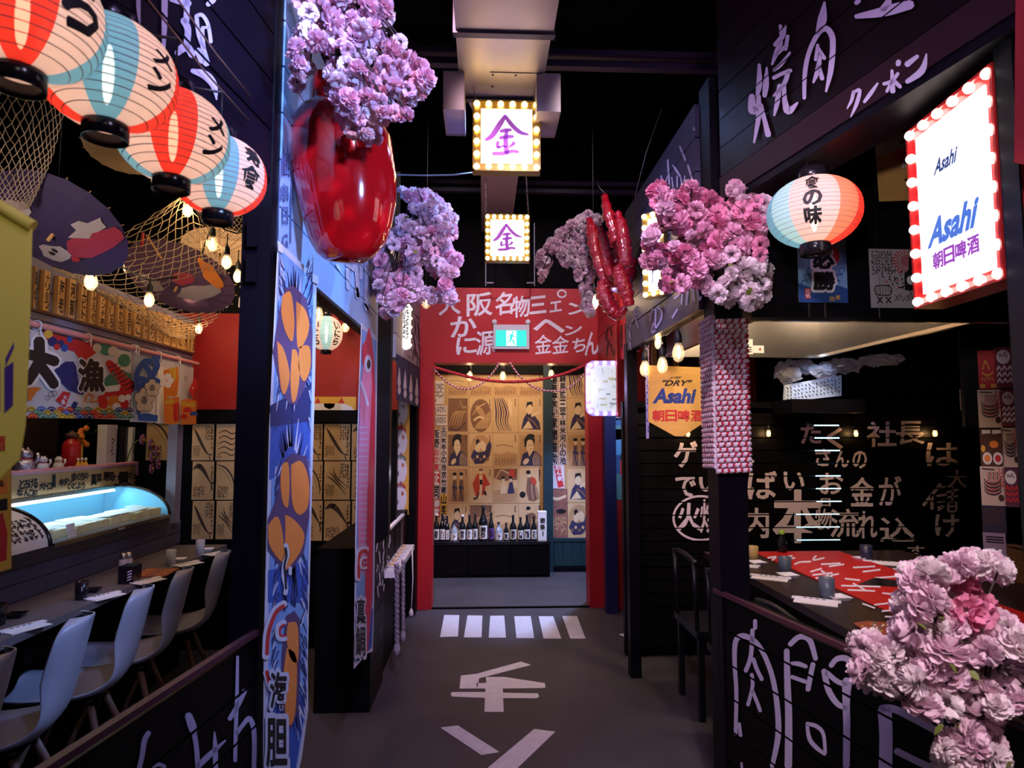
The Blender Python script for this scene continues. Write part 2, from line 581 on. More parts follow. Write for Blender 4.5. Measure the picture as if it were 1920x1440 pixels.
def groove(mb, z0, h, n, gap):
    """paint does not bridge the joints between boards: take the strips over the joints out"""
    b = bmesh.new()
    bv = [b.verts.new(v) for v in mb.v]
    for q in mb.f:
        try:
            b.faces.new([bv[i] for i in q])
        except ValueError:
            pass
    for i in range(n):
        for z in (z0 + i * h - gap / 2, z0 + i * h + gap / 2):
            bmesh.ops.bisect_plane(b, geom=b.verts[:] + b.edges[:] + b.faces[:], plane_co=(0, 0, z), plane_no=(0, 0, 1))
    dead = [q for q in b.faces if abs((q.calc_center_median().z - z0 + h / 2) % h - h / 2) < gap / 2 and -gap < q.calc_center_median().z - z0 < n * h]
    bmesh.ops.delete(b, geom=dead, context='FACES')
    b.verts.index_update()
    m = mb.ms[0]
    mb.__init__()
    mb.add([v.co.copy() for v in b.verts], [[v.index for v in q.verts] for q in b.faces], m)
    b.free()


def scribble(mb, f, u0, v0, u1, v1, cols, m, seed=0, w=None, fill=0.8, vertical=True):
    """columns of small unreadable handwriting, as in the photo"""
    rnd = random.Random(seed)
    cw = (u1 - u0) / cols
    ch = cw * 0.9
    for c in range(cols):
        v = v1
        end = v0 + (v1 - v0) * rnd.uniform(0, 1 - fill)
        while v - ch > end:
            for _ in range(3):
                x, y = u0 + cw * (c + rnd.uniform(.2, .8)), v - ch * rnd.uniform(.15, .85)
                g = rnd.choice((0.1, 1.5, 0.8, 2.3))
                l = cw * rnd.uniform(.2, .42)
                dx, dy = math.cos(g) * l, math.sin(g) * l
                q = (w or cw * .2)
                nx, ny = -math.sin(g) * q / 2, math.cos(g) * q / 2
                mb.add([f(x - dx + nx, y - dy + ny), f(x + dx + nx, y + dy + ny), f(x + dx - nx, y + dy - ny), f(x - dx - nx, y - dy - ny)], [(0, 1, 2, 3)], m)
            v -= ch


def planks(parent, pl, u0, u1, v0, n, h, m, gap=0.006, thick=0.02, off=0.0, name='plank', cuts=None, uniq=False):
    """n boards one above the other, each its own part"""
    me = None
    for i in range(n):
        for (a, b) in (cuts or [(u0, u1)]):
            mb = MB()
            mb.pbox(pl, a + .001, v0 + i * h + gap / 2, b - .001, v0 + (i + 1) * h - gap / 2, off - thick, off + random.uniform(0, .002), m)
            part(name, mb, parent)


# the planes of the place
WL_X = -0.6
PLL = PL((WL_X, 0, 0), (1, 0, 0))                      # left row of stalls, facing the walkway
PLLF = PL((-0.6, 1.86, 0), (0.9926, -0.1217, 0))       # front left stall, turned outwards
PLR = PL((0.9, 0, 0), (-1, 0, 0))                      # right row
PLRF = PL((0.92, 2.54, 0), (-0.9819, -0.1893, 0))      # front right stall, turned outwards
PLB = PL((0, 5.55, 0), (0, -1, 0))                     # red wall with the doorway
PLBB = PL((0, 7.05, 0), (0, -1, 0))                    # far wall of the room behind
PLBL = PL((0, 4.6, 0), (0, -1, 0))                     # rear wall, left stalls
PLBR = PL((0, 4.3, 0), (0, -1, 0))                     # plank wall, right stall
PLBAR = PL((-2.02, 0, 0), (1, 0, 0))                   # fish bar front
FLOOR = PL((0, 0, 0), (0, 0, 1))

# ================================================================== THE SETTING
def struct(name, mb=None):
    if mb is None:
        o = bpy.data.objects.new(name, None)
        o.empty_display_size = 0.05
        link(o)
        o['kind'] = 'structure'
        return o
    return solo(name, mb, kind='structure', loc=V((0, 0, 0)))


# floor with its painted road marks
fm = mat('floor_dark', (0.055, 0.048, 0.055), 0.5, var=0.35, scale=3.0, bump=0.25)
mb = MB()
mb.bx((-4, -1.5, -.08), (4, 7.4, 0), fm)
floor = struct('floor', mb)
fpaint = mat('floor_paint', (0.66, 0.62, 0.66), 0.6, var=0.18, scale=25)
S3 = lambda x, y: FLOOR.px(560 + x / 2.4, 1100 + y / 2.4, .0015)
for q in ([(655, 127), (723, 128), (717, 224), (636, 226)], [(760, 129), (827, 130), (823, 228), (743, 228)], [(862, 131), (925, 130), (933, 229), (855, 229)],
          [(970, 133), (1044, 132), (1060, 231), (980, 231)], [(1080, 133), (1145, 133), (1182, 233), (1102, 233)], [(1186, 132), (1252, 132), (1291, 233), (1222, 233)]):
    mb = MB()
    mb.slab([S3(*p) for p in q][::-1], .001, fpaint, (0, 0, 1))
    part('painted_stripe', mb, floor)
for q in ([(1440, 215), (1478, 207), (1478, 229)],
          [(800, 392), (1000, 337), (1046, 352), (812, 412), (803, 458), (724, 458), (730, 400)],
          [(800, 435), (845, 432), (842, 406), (925, 406), (1108, 434), (1110, 455), (925, 458), (803, 458)],
          [(690, 474), (840, 474), (840, 458), (918, 458), (920, 477), (1075, 480), (1083, 493), (1070, 502), (920, 501), (923, 563), (836, 563), (838, 500), (690, 494), (684, 484)],
          [(638, 634), (716, 624), (904, 744), (822, 757)],
          [(1060, 640), (1155, 652), (980, 820), (845, 820)]):
    mb = MB()
    mb.slab([S3(*p) for p in q][::-1], .0008, fpaint, (0, 0, 1))
    part('painted_mark', mb, floor)
mb = MB()
mb.bx((-.6, 5.56, 0), (1.05, 5.585, .012), M['black'])
part('threshold_strip', mb, floor)

mb = MB()
mb.bx((-4, -1.5, 4.1), (4, 7.4, 4.2), M['ceil'])
ceiling = struct('ceiling', mb)
beam = mat('ceiling_beam', (0.035, 0.022, 0.05), 0.5)
for y, z in ((3.5, 3.58), (5.35, 3.55)):
    for dz in (0, .07):
        mb = MB()
        mb.bx((-2.5, y, z + dz), (2.6, y + .05, z + dz + .035), beam)
        part('beam', mb, ceiling)
mb = MB()
mb.bx((-4.1, -1.5, 0), (-4, 7.4, 4.1), M['black'])
struct('wall_left', mb)
mb = MB()
mb.bx((4, -1.5, 0), (4.1, 7.4, 4.1), M['black'])
struct('wall_right', mb)
mb = MB()
mb.bx((-4, -1.6, 0), (4, -1.5, 4.1), M['black'])
struct('wall_front', mb)

# red wall with the doorway
mb = MB()
R = M['red']
zt, zd = 2.757, 2.095
mb.bx((-.60, 5.55, zd), (1.02, 5.75, zt), R)
mb.bx((-.60, 5.55, 0), (-.44, 5.75, zd), R)
mb.bx((.906, 5.55, 0), (1.045, 5.75, zd), R)
wall_red = struct('wall_doorway', mb)
mb = MB()
mb.bx((-4, 5.70, 0), (-.6, 5.76, 4.1), M['black'])
mb.bx((1.02, 5.70, 0), (4, 5.76, 4.1), M['black'])
mb.bx((-.6, 5.70, zt), (1.02, 5.76, 4.1), M['ceil'])
struct('wall_back', mb)
# brush lettering over the doorway
mb = MB()
B = M['brush']
R2 = lambda x, y: PLB.px(760 + x / 4.174, 500 + y / 4.174, .002)
for ch, x0, y0, x1, y1, bo in (('大', 262, 215, 430, 375, .022), ('阪', 482, 205, 680, 385, .02), ('名', 705, 200, 838, 375, .02), ('物', 835, 230, 975, 395, .02),
                               ('三', 975, 232, 1102, 365, .03), ('エ', 1132, 272, 1222, 352, .03), ('ン', 1275, 278, 1440, 370, .03),
                               ('か', 355, 388, 556, 548, .022), ('に', 400, 550, 556, 682, .026), ('源', 552, 500, 705, 690, .016),
                               ('ヘ', 1005, 412, 1245, 522, .03), ('ン', 1250, 458, 1382, 532, .03), ('金', 1012, 532, 1145, 680, .010), ('金', 1148, 540, 1280, 678, .010),
                               ('ち', 1308, 560, 1412, 668, .022), ('ん', 1405, 512, 1515, 690, .022)):
    write(mb, ch, (lambda X0, Y0, X1, Y1: lambda a, b: R2(X0 + (X1 - X0) * a, Y1 + (Y0 - Y1) * b - (a - .5) * 14))(x0, y0, x1, y1), B, bo)
ring = [(1225 + 32 * math.cos(t * PI / 6), 212 + 27 * math.sin(t * PI / 6)) for t in range(13)]
stroke(mb, R2, ring, 13, B)
part('painted_lettering', mb, wall_red)
# right side above: red boards with black writing, coming forward
mb = MB()
mb.bx((1.0, 4.1, 2.02), (1.02, 5.55, 2.757), R)
wr = struct('wall_red_side', mb)
PS = PL((1.0, 0, 0), (-1, 0, 0))
planks(wr, PS, -5.54, -4.1, 2.03, 5, .143, R, .006, .004, .004)
mb = MB()
for pts in ([(1585, 470), (1570, 560), (1600, 590)], [(1600, 460), (1615, 540)], [(1585, 590), (1575, 700)], [(1600, 600), (1630, 690), (1640, 640)], [(1660, 470), (1665, 540), (1690, 530)],
            [(1690, 460), (1690, 640)], [(1720, 450), (1730, 610), (1750, 590)]):
    stroke(mb, lambda x, y: PS.px(760 + x / 4.174, 500 + y / 4.174, .008), pts, 9, M['ink'])
part('painted_lettering', mb, wr)

# room behind the doorway
mb = MB()
mb.bx((-1.6, 7.05, 0), (2.0, 7.15, 2.7), M['kraft'])
wall_rear = struct('wall_rear', mb)
mb = MB()
mb.bx((-1.7, 5.76, 0), (-1.6, 7.15, 2.7), M['black'])
struct('wall_rear_left', mb)
mb = MB()
mb.bx((2.0, 5.76, 0), (2.1, 7.15, 2.7), M['black'])
struct('wall_rear_right', mb)
mb = MB()
mb.bx((-1.7, 5.76, 2.7), (2.1, 7.15, 2.76), M['ceil'])
struct('ceiling_rear', mb)
dg_ = mat('dark_green_paint', (0.012, 0.035, 0.045), 0.45, var=0.2)
mb = MB()
x0, x1 = PLBB.px(1018, 800).x, PLBB.px(1035, 800).x
mb.bx((x0, 6.97, 0), (x1, 7.05, 2.35), dg_)
mb.bx((-1.5, 6.99, 2.14), (2.0, 7.05, 2.5), M['black'])
struct('trim_1', mb)
z1 = PLBB.px(1060, 1014).z
mb = MB()
mb.bx((x1, 7.0, 0), (2.0, 7.05, z1), dg_)
mb.bx((x1, 6.985, z1), (2.0, 7.05, z1 + .035), dg_)
wains = struct('trim_2', mb)
for i in range(8):
    mb = MB()
    mb.bx((x1 + .01 + i * .1, 6.99, .06), (x1 + .1 + i * .1, 7.0, z1 - .01), dg_)
    part('panel', mb, wains)
mb = MB()
mb.bx((x1, 6.97, 0), (2.0, 7.0, .05), M['post'])
struct('baseboard_rear', mb)

# left: blue fascia over the first stall, post, counter wall, upper fascia
y0, y1 = 1.86, 3.58
mb = MB()
mb.bx((-.66, y0, 2.0), (-.62, y1, 2.86), M['post'])
fasL = struct('trim_3', mb)
h = .86 / 6
for i in range(6):
    mb = MB()
    mb.bx((-.62, y0, 2.0 + i * h + .003), (-.6 + random.uniform(0, .002), y1, 2.0 + (i + 1) * h - .003), M['blue'])
    part('plank', mb, fasL)
mb = MB()
mb.bx((-.62, y1, 2.0), (-.6, y1 + .02, 2.86), M['blue'])
part('corner_board', mb, fasL)
# lettering on the blue boards (white brush, lower right; blue outline letters, left edge)
mb = MB()
Z6 = zoom(460, 330, 4.174, PLL, .005)
bw = mat('brush_paint_paleblue', (0.60, 0.66, 0.85), 0.6)
for pts, wd in (([(715, 690), (740, 740)], 20), ([(790, 690), (850, 735)], 22), ([(800, 730), (805, 880)], 30), ([(850, 700), (870, 740), (885, 940)], 30), ([(905, 640), (905, 800)], 26), ([(905, 640), (935, 660)], 20),
                ([(950, 680), (945, 960), (950, 1050)], 30), ([(985, 700), (985, 800)], 26), ([(1000, 800), (1000, 940)], 20), ([(935, 1000), (990, 1080)], 16), ([(870, 880), (880, 950)], 30)):
    stroke(mb, Z6, pts, wd, bw)
groove(mb, 2.0, .86 / 6, 7, .006)
part('brush_lettering', mb, fasL)
mb = MB()
bd = mat('paint_slate_blue', (0.10, 0.15, 0.36), 0.6)
for ch, x0_, ya, x1_, yb in (('仙', 527, 275, 544, 330), ('串', 526, 345, 541, 378), ('日', 529, 388, 540, 420), ('G', 529, 438, 540, 466)):
    write(mb, ch, qpx(PLL, x0_, ya, x1_, yb, .005), bd, .02)
for x in (523, 546):
    stroke(mb, lambda a, b: PLL.px(a, b, .005), [(x + 4, 300), (x, 380), (x - 1, 455)], 2.5, bd)
part('blue_lettering', mb, fasL)

mb = MB()
mb.bx((-.685, 1.80, 0), (-.605, 1.862, 3.6), M['post'])
pl_ = struct('trim_4', mb)
mb = MB()
for z in (2.22, 2.0, 1.9):
    mb.bx((-.665, 1.78, z), (-.635, 1.79, z + .08), M['post'])
part('bracket', mb, pl_)
# counter wall of the front left stall
def u_px(pl, x, y):
    return pl.uv(x, y)[0]
uA, uB = -2.2, 0.0        # along PLLF: u runs towards the hall's depth or not; take both ends from the plane itself
mb = MB()
du = PLLF.u
sgn = 1 if du.y > 0 else -1
def along(pl, u):      # distance towards the viewer from the post
    return -u * (1 if pl.u.y > 0 else -1)
def wallbox(mb, pl, a, b, v0, v1, o0, o1, m):
    s = -1 if pl.u.y > 0 else 1
    mb.pbox(pl, min(s * a, s * b), v0, max(s * a, s * b), v1, o0, o1, m)
wallbox(mb, PLLF, 0.07, 1.7, 0, .90, -.05, -.02, M['black'])
wlf = struct('wall_counter_left', mb)
for i in range(8):
    mb = MB()
    wallbox(mb, PLLF, 0.07, 1.7, .01 + i * .116, .01 + (i + 1) * .116 - .006, -.02, random.uniform(0, .002), M['plank'])
    part('plank', mb, wlf)
mb = MB()
wallbox(mb, PLLF, 0.07, 1.7, .942, .956, -.010, .008, M['ledge'])
part('ledge', mb, wlf)
mb = MB()
Z4 = zoom(0, 1050, 3.692, PLLF, .004)
for pts, wd in (([(1645, 668), (1640, 950), (1632, 1180), (1628, 1390)], [18, 26, 28, 26]), ([(1695, 905), (1650, 1000), (1590, 1100)], 32), ([(1640, 1200), (1690, 1130), (1730, 1100), (1760, 1200), (1758, 1440)], [26, 30, 36, 34, 32]),
                ([(1305, 1075), (1330, 1150), (1345, 1200)], [50, 60, 40]), ([(1345, 1200), (1360, 1300), (1370, 1440)], 34), ([(1485, 1190), (1490, 1300), (1492, 1440)], [10, 34, 34]), ([(1560, 1250), (1450, 1350), (1370, 1430)], [12, 40, 36]),
                ([(1030, 1195), (1000, 1250), (985, 1350), (965, 1440)], [34, 38, 34, 34]), ([(1060, 1430), (1100, 1415), (1140, 1430)], 26)):
    stroke(mb, Z4, pts, wd, M['brushlilac'])
groove(mb, .01, .116, 9, .007)
part('painted_lettering', mb, wlf)
# upper fascia of the front left stall
mb = MB()
wallbox(mb, PLLF, 0.07, 1.9, 2.2, 3.2, -.06, -.02, M['post'])
flf = struct('trim_5', mb)
for i in range(7):
    mb = MB()
    wallbox(mb, PLLF, 0.07, 1.9, 2.2 + i * .143, 2.2 + (i + 1) * .143 - .006, -.02, 0, mat('navy_plank', (0.003, 0.002, 0.008), 0.5, spec=.15, var=.3, scale=20))
    part('plank', mb, flf)
mb = MB()
Z1 = zoom(0, 0, 3.692, PLLF, .004)
for pts, wd in (([(958, 0), (960, 80), (968, 160)], [30, 26, 8]), ([(1140, 0), (1138, 180), (1132, 350)], [44, 38, 22]), ([(1180, 0), (1240, 10), (1310, 25)], [20, 40, 40]), ([(1295, 0), (1290, 150)], 40), ([(1270, 140), (1300, 200), (1295, 290)], 46),
                ([(1225, 370), (1270, 330), (1310, 330)], [40, 60, 60]), ([(1300, 320), (1330, 380)], 50), ([(1360, 110), (1375, 240), (1410, 330)], 28), ([(1360, 110), (1400, 105), (1440, 170), (1460, 290)], 26), ([(1400, 200), (1405, 320), (1430, 440)], [30, 34, 50]),
                ([(1400, 190), (1450, 190)], 18), ([(1370, 350), (1400, 420)], 50), ([(1330, 490), (1420, 520), (1480, 590), (1500, 690)], [30, 60, 50, 8]), ([(1440, 30), (1480, 0)], 36)):
    stroke(mb, Z1, pts, wd, M['brushlilac'])
groove(mb, 2.2, .143, 8, .007)
part('painted_lettering', mb, flf)
# two cords along it
for i, (a, b) in enumerate((((270, -10), (468, 228)), ((320, -20), (470, 182)))):
    mb = MB()
    A, Bp = PLLF.px(*a, .03), PLLF.px(*b, .012)
    mb.tube([A, (A + Bp) / 2 - V((0, 0, .008)), Bp], .0022, mat('cord_brown', (0.16, 0.08, 0.06), .8), 5)
    solo('cord', mb, ('brown cord strung along the navy fascia, lower of two' if i == 0 else 'brown cord strung along the navy fascia, upper of two'), 'cord')

# left rear wall: red over black band over posters over black
mb = MB()
mb.bx((-4, 4.6, 1.65), (-.62, 4.66, 2.335), M['darkred'])
mb.bx((-4, 4.6, 2.335), (-.62, 4.66, 3.4), M['black'])
mb.bx((-4, 4.6, 0), (-.62, 4.66, 1.65), M['black'])
wbl = struct('wall_back_left', mb)
mb = MB()
mb.bx((-4, 4.57, 1.56), (-.64, 4.6, 1.645), M['black'])
mb.bx((-4, 4.58, .66), (-.64, 4.6, .705), M['black'])
struct('trim_6', mb)
mb = MB()
Z2 = zoom(0, 350, 3.692, PLBL, .003)
for pts in ([(1560, 740), (1585, 750)], [(1545, 745), (1555, 760)], [(1610, 715), (1595, 780), (1565, 830)], [(1665, 770), (1660, 830)], [(1670, 690), (1672, 700)]):
    stroke(mb, Z2, pts, 22, M['white'])
part('painted_lettering', mb, wbl)

# far left stall: black counter block, post, white board, red jambs
mb = MB()
mb.bx((-.90, 3.56, 0), (-.625, 5.55, .86), M['black'])
blk = struct('wall_counter_far', mb)
for i in range(7):
    mb = MB()
    mb.bx((-.625, 3.56, i * .122), (-.605, 4.0, i * .122 + .117), M['plank'])
    part('plank', mb, blk)
PFB = PL((-.605, 0, 0), (1, 0, 0))
mb = MB()
Z8 = zoom(460, 1000, 3.272, PFB, .003)
rnd = random.Random(4)
for x0_, ya in ((815, 60), (815, 190), (845, 50), (845, 170), (880, 10), (880, 140), (815, 300), (850, 260), (885, 230)):
    for k in range(3):
        x, y = x0_ + rnd.uniform(-8, 8), ya + k * 26
        stroke(mb, Z8, [(x, y), (x + rnd.uniform(-8, 10), y + rnd.uniform(14, 90 if k == 2 else 40))], 7, M['brush'])
part('painted_lettering', mb, blk)
mb = MB()
mb.bx((-.67, 3.95, .86), (-.577, 4.03, 2.6), M['post'])
struct('trim_7', mb)
PW = PL((-.56, 0, 0), (1, 0, 0))
mb = MB()
mb.bx((-.60, 4.04, 1.96), (-.58, 5.55, 2.75), M['white'])
wwf = struct('wall_white_left', mb)
wb = mat('whitewash_plank', (0.50, 0.46, 0.52), 0.6, var=.2, scale=20)
for i in range(5):
    mb = MB()
    mb.bx((-.58, 4.04, 1.96 + i * .158), (-.56, 5.55, 1.96 + (i + 1) * .158 - .005), wb)
    part('plank', mb, wwf)
mb = MB()
for (x, y, X, Y) in ((777, 600, 779, 625), (783, 605, 786, 640), (775, 625, 780, 670), (784, 645, 789, 660), (782, 660, 783, 684), (777, 655, 773, 676), (787, 670, 787, 686), (779, 590, 786, 598), (765, 668, 770, 672)):
    stroke(mb, lambda a, b: PW.px(a, b, .004), [(x, y), ((x + X) / 2 + 1, (y + Y) / 2), (X, Y)], 1.6, M['ink'])
part('painted_lettering', mb, wwf)
mb = MB()
mb.bx((-.64, 5.36, 0), (-.56, 5.548, 1.96), M['black'])
struct('trim_8', mb)

# right row: far post, slate fascia, rope post, counter wall, upper fascia
mb = MB()
mb.bx((.895, 3.97, 0), (.96, 4.05, 2.05), M['post'])
struct('trim_9', mb)
mb = MB()
mb.bx((.92, 2.62, 2.0), (.96, 3.99, 2.9), M['post'])
fasR = struct('trim_10', mb)
for i in range(6):
    mb = MB()
    mb.bx((.9 - random.uniform(0, .002), 2.62, 2.0 + i * .15), (.92, 3.99, 2.0 + (i + 1) * .15 - .006), M['slate'])
    part('plank', mb, fasR)
mb = MB()
R4 = zoom(960, 330, 3.84, PLR, .005)
for pts, wd in (([(890, 940), (880, 1000)], 14), ([(860, 970), (910, 960)], 10), ([(865, 1010), (905, 990)], 10), ([(880, 1010), (850, 1080)], 10), ([(885, 1020), (910, 1090)], 10),
                ([(1010, 960), (995, 1040)], 12), ([(985, 1000), (1020, 960)], 10), ([(1050, 950), (1075, 970), (1070, 1040), (1010, 1130)], 14), ([(1035, 960), (1030, 1120)], 12), ([(1020, 1060), (1000, 1120)], 9),
                ([(1190, 960), (1155, 1020)], 14), ([(1170, 880), (1200, 860)], 16), ([(1225, 850), (1220, 920)], 14), ([(1265, 830), (1255, 930)], 14), ([(1300, 800), (1310, 900)], 14), ([(1330, 790), (1345, 890), (1360, 870)], 14),
                ([(845, 1120), (855, 1170)], 8), ([(850, 1200), (855, 1250)], 8)):
    stroke(mb, R4, pts, wd, M['brushlilac'])
for pts in ([(1120, 0), (1100, 60)], [(1150, 10), (1160, 80)], [(1190, 0), (1190, 80)], [(1215, 10), (1225, 75)], [(1245, 0), (1235, 60)]):
    stroke(mb, R4, pts, 10, M['brushlilac'])
for pts in ([(1275, 275), (1285, 300)], [(1300, 240), (1302, 244)], [(1252, 300), (1255, 345)], [(1262, 310), (1275, 330)], [(1240, 330), (1243, 370)], [(1290, 310), (1297, 335)], [(1230, 350), (1232, 380)]):
    stroke(mb, lambda a, b: PLR.px(a, b, .005), pts, 4, M['brushlilac'])
groove(mb, 2.0, .15, 7, .006)
part('painted_lettering', mb, fasR)
mb = MB()
mb.bx((.92, 2.50, 0), (1.035, 2.62, 2.95), M['post'])
rpost = struct('trim_11', mb)
# counter wall of the front right stall
mb = MB()
wallbox(mb, PLRF, .0, 2.2, 0, .85, -.07, -.02, M['black'])
wrf = struct('wall_counter_right', mb)
for i in range(7):
    mb = MB()
    wallbox(mb, PLRF, .0, 2.2, .005 + i * .1205, .005 + (i + 1) * .1205 - .006, -.02, random.uniform(0, .002), M['plank'])
    part('plank', mb, wrf)
mb = MB()
wallbox(mb, PLRF, -.02, 2.2, .852, .868, -.010, .008, M['ledge'])
part('ledge', mb, wrf)
mb = MB()
S2 = zoom(1320, 980, 3.13, PLRF, .004)
for pts, wd in (([(300, 575), (300, 620)], 24), ([(285, 630), (275, 780), (245, 870)], 26), ([(185, 1240), (190, 1000), (180, 830), (185, 700), (225, 665), (290, 690), (345, 760), (400, 900), (430, 1080), (435, 1250), (400, 1430)], [22, 24, 26, 30, 34, 30, 28, 30, 32, 34, 26]),
                ([(290, 800), (310, 860), (340, 920)], 24), ([(280, 890), (285, 960), (258, 1070)], 22), ([(285, 990), (310, 1050), (330, 1105)], 22), ([(205, 1180), (215, 1250)], 22),
                ([(495, 1430), (497, 1150), (490, 950), (485, 750)], [44, 42, 38, 32]), ([(505, 715), (560, 670), (620, 690), (655, 800)], [30, 32, 34, 28]), ([(515, 825), (560, 830), (600, 845)], [20, 28, 22]), ([(515, 905), (600, 935)], 24), ([(640, 830), (625, 900), (610, 980)], 30),
                ([(835, 1430), (838, 1200), (835, 1050), (840, 930)], [40, 42, 44, 60]), ([(705, 870), (730, 980), (780, 1060), (835, 1090)], [34, 36, 34, 26]), ([(745, 840), (780, 800), (840, 800), (875, 870), (870, 940)], [30, 32, 36, 34, 30]), ([(720, 880), (780, 930), (830, 950)], 30),
                ([(605, 1190), (620, 1270), (660, 1320), (710, 1360)], [20, 26, 26, 18]), ([(605, 1180), (660, 1195), (700, 1240), (712, 1350)], [24, 24, 22, 20]),
                ([(1065, 1440), (1068, 1250), (1060, 1100)], [80, 78, 84]), ([(1040, 1090), (1120, 1095), (1250, 1160), (1400, 1240), (1530, 1300)], [40, 44, 44, 40, 20]), ([(1130, 1340), (1250, 1400), (1340, 1440)], 40), ([(220, 1410), (222, 1440)], 14)):
    stroke(mb, S2, pts, wd, M['brushlilac'])
groove(mb, .005, .1205, 8, .007)
part('painted_lettering', mb, wrf)
# upper fascia, front right
mb = MB()
wallbox(mb, PLRF, .10, 2.3, 2.40, 3.3, -.07, -.02, M['post'])
wallbox(mb, PLRF, .10, 2.3, 2.37, 2.40, -.16, 0, M['post'])
frf = struct('trim_12', mb)
pk = mat('plum_black_plank', (0.0065, 0.0024, 0.0042), 0.45, spec=.12, var=.35, scale=20, bump=.15)
for i in range(7):
    mb = MB()
    wallbox(mb, PLRF, .10, 2.3, 2.50 + i * .118, 2.50 + (i + 1) * .118 - .004, -.02, random.uniform(0, .002), pk)
    part('plank', mb, frf)
mb = MB()
wallbox(mb, PLRF, .10, 2.3, 2.40, 2.494, -.02, .006, mat('plum_board', (.022, .008, .013), .5, spec=.15))
part('lower_board', mb, frf)
mb = MB()
R6 = zoom(1380, 0, 3.556, PLRF, .009)
for pts, wd in (([(155, 430), (155, 560), (140, 640)], [20, 40, 20]), ([(205, 450), (200, 560), (190, 640)], [12, 40, 28]), ([(105, 640), (110, 730), (130, 730)], [40, 60, 50]), ([(150, 640), (150, 780), (120, 950)], [30, 34, 14]), ([(165, 700), (190, 800), (215, 900)], [30, 30, 40]),
                ([(295, 170), (300, 230)], 22), ([(330, 170), (310, 240), (260, 300)], [16, 34, 30]), ([(345, 240), (330, 330)], 24), ([(300, 280), (270, 350), (240, 430)], [30, 34, 14]), ([(340, 300), (260, 370)], 26), ([(360, 350), (300, 430), (250, 470)], [14, 26, 18]),
                ([(365, 470), (310, 490), (250, 520)], 26), ([(350, 470), (320, 560), (250, 640)], [30, 30, 14]), ([(290, 570), (275, 680), (255, 770)], [30, 34, 14]), ([(320, 560), (325, 670), (350, 740), (410, 685)], [26, 34, 50, 14]),
                ([(590, 15), (575, 130), (545, 220)], [14, 60, 30]), ([(455, 655), (460, 480), (490, 340), (550, 220), (600, 190), (640, 240), (645, 330), (630, 480), (600, 610)], [24, 30, 30, 34, 40, 40, 38, 36, 14]), ([(545, 300), (530, 400)], 22), ([(545, 320), (590, 390)], 26), ([(565, 350), (545, 470), (515, 550)], [20, 34, 14]), ([(550, 440), (575, 525)], 30),
                ([(800, 20), (820, 5)], 30), ([(800, 110), (950, 85), (1050, 60), (1165, 30)], [30, 60, 70, 60]), ([(980, 60), (1020, 10)], 44),
                ([(785, 610), (770, 670), (740, 725)], [24, 22, 8]), ([(780, 620), (825, 600), (805, 690), (765, 780)], [20, 22, 26, 8]), ([(855, 680), (900, 620), (945, 555)], [20, 28, 14]),
                ([(985, 560), (1040, 540), (1080, 490)], 24), ([(1040, 470), (1045, 610)], [20, 36]), ([(1040, 540), (1005, 610)], 20), ([(1060, 545), (1095, 580)], 26), ([(1085, 410), (1080, 430)], 34), ([(1210, 375), (1140, 430)], [26, 40]), ([(1270, 360), (1240, 470), (1140, 545)], [10, 46, 30])):
    stroke(mb, R6, pts, wd, M['brushlilac'])
groove(mb, 2.50, .118, 8, .005)
part('painted_lettering', mb, frf)

# plank wall at the back of the right stall
PLK = M['plank']
hp = 24.0 * 4.3 / F
zb = PLBR.px(1500, 1013).z
mb = MB()
mb.bx((.95, 4.36, 0), (3.9, 4.42, 1.70), M['black'])
wbr = struct('wall_back_right', mb)
n = int((1.64 - 0.02) / hp) + 1
for i in range(n):
    z = zb + (i - int((zb - .02) / hp)) * hp
    if z + hp > 1.68:
        break
    mb = MB()
    mb.bx((.96, 4.3, z + .004), (3.4, 4.325, z + hp - .004), PLK)
    part('plank', mb, wbr)
mb = MB()
mb.bx((.96, 4.27, 1.655), (3.4, 4.42, 1.69), M['black'])
part('shelf', mb, wbr)
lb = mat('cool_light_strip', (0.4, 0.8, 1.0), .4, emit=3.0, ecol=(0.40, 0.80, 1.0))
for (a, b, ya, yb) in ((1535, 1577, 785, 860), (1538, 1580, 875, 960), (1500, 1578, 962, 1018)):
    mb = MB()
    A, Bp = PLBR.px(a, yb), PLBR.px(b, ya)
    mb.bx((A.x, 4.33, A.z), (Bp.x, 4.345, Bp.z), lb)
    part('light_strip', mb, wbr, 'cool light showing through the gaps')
mb = MB()
mb.bx((.97, 4.62, 1.6), (2.0, 4.68, 3.0), M['darkred'])
struct('wall_red_right', mb)
mb = MB()
mb.bx((2.0, 4.62, 1.6), (4.0, 4.68, 4.1), M['black'])
struct('wall_dark_right', mb)
mb = MB()
S1 = zoom(1460, 700, 4.174, PLBR, .004)
R8 = zoom(1160, 760, 3.84, PLBR, .004)
cp = M['brushpink']
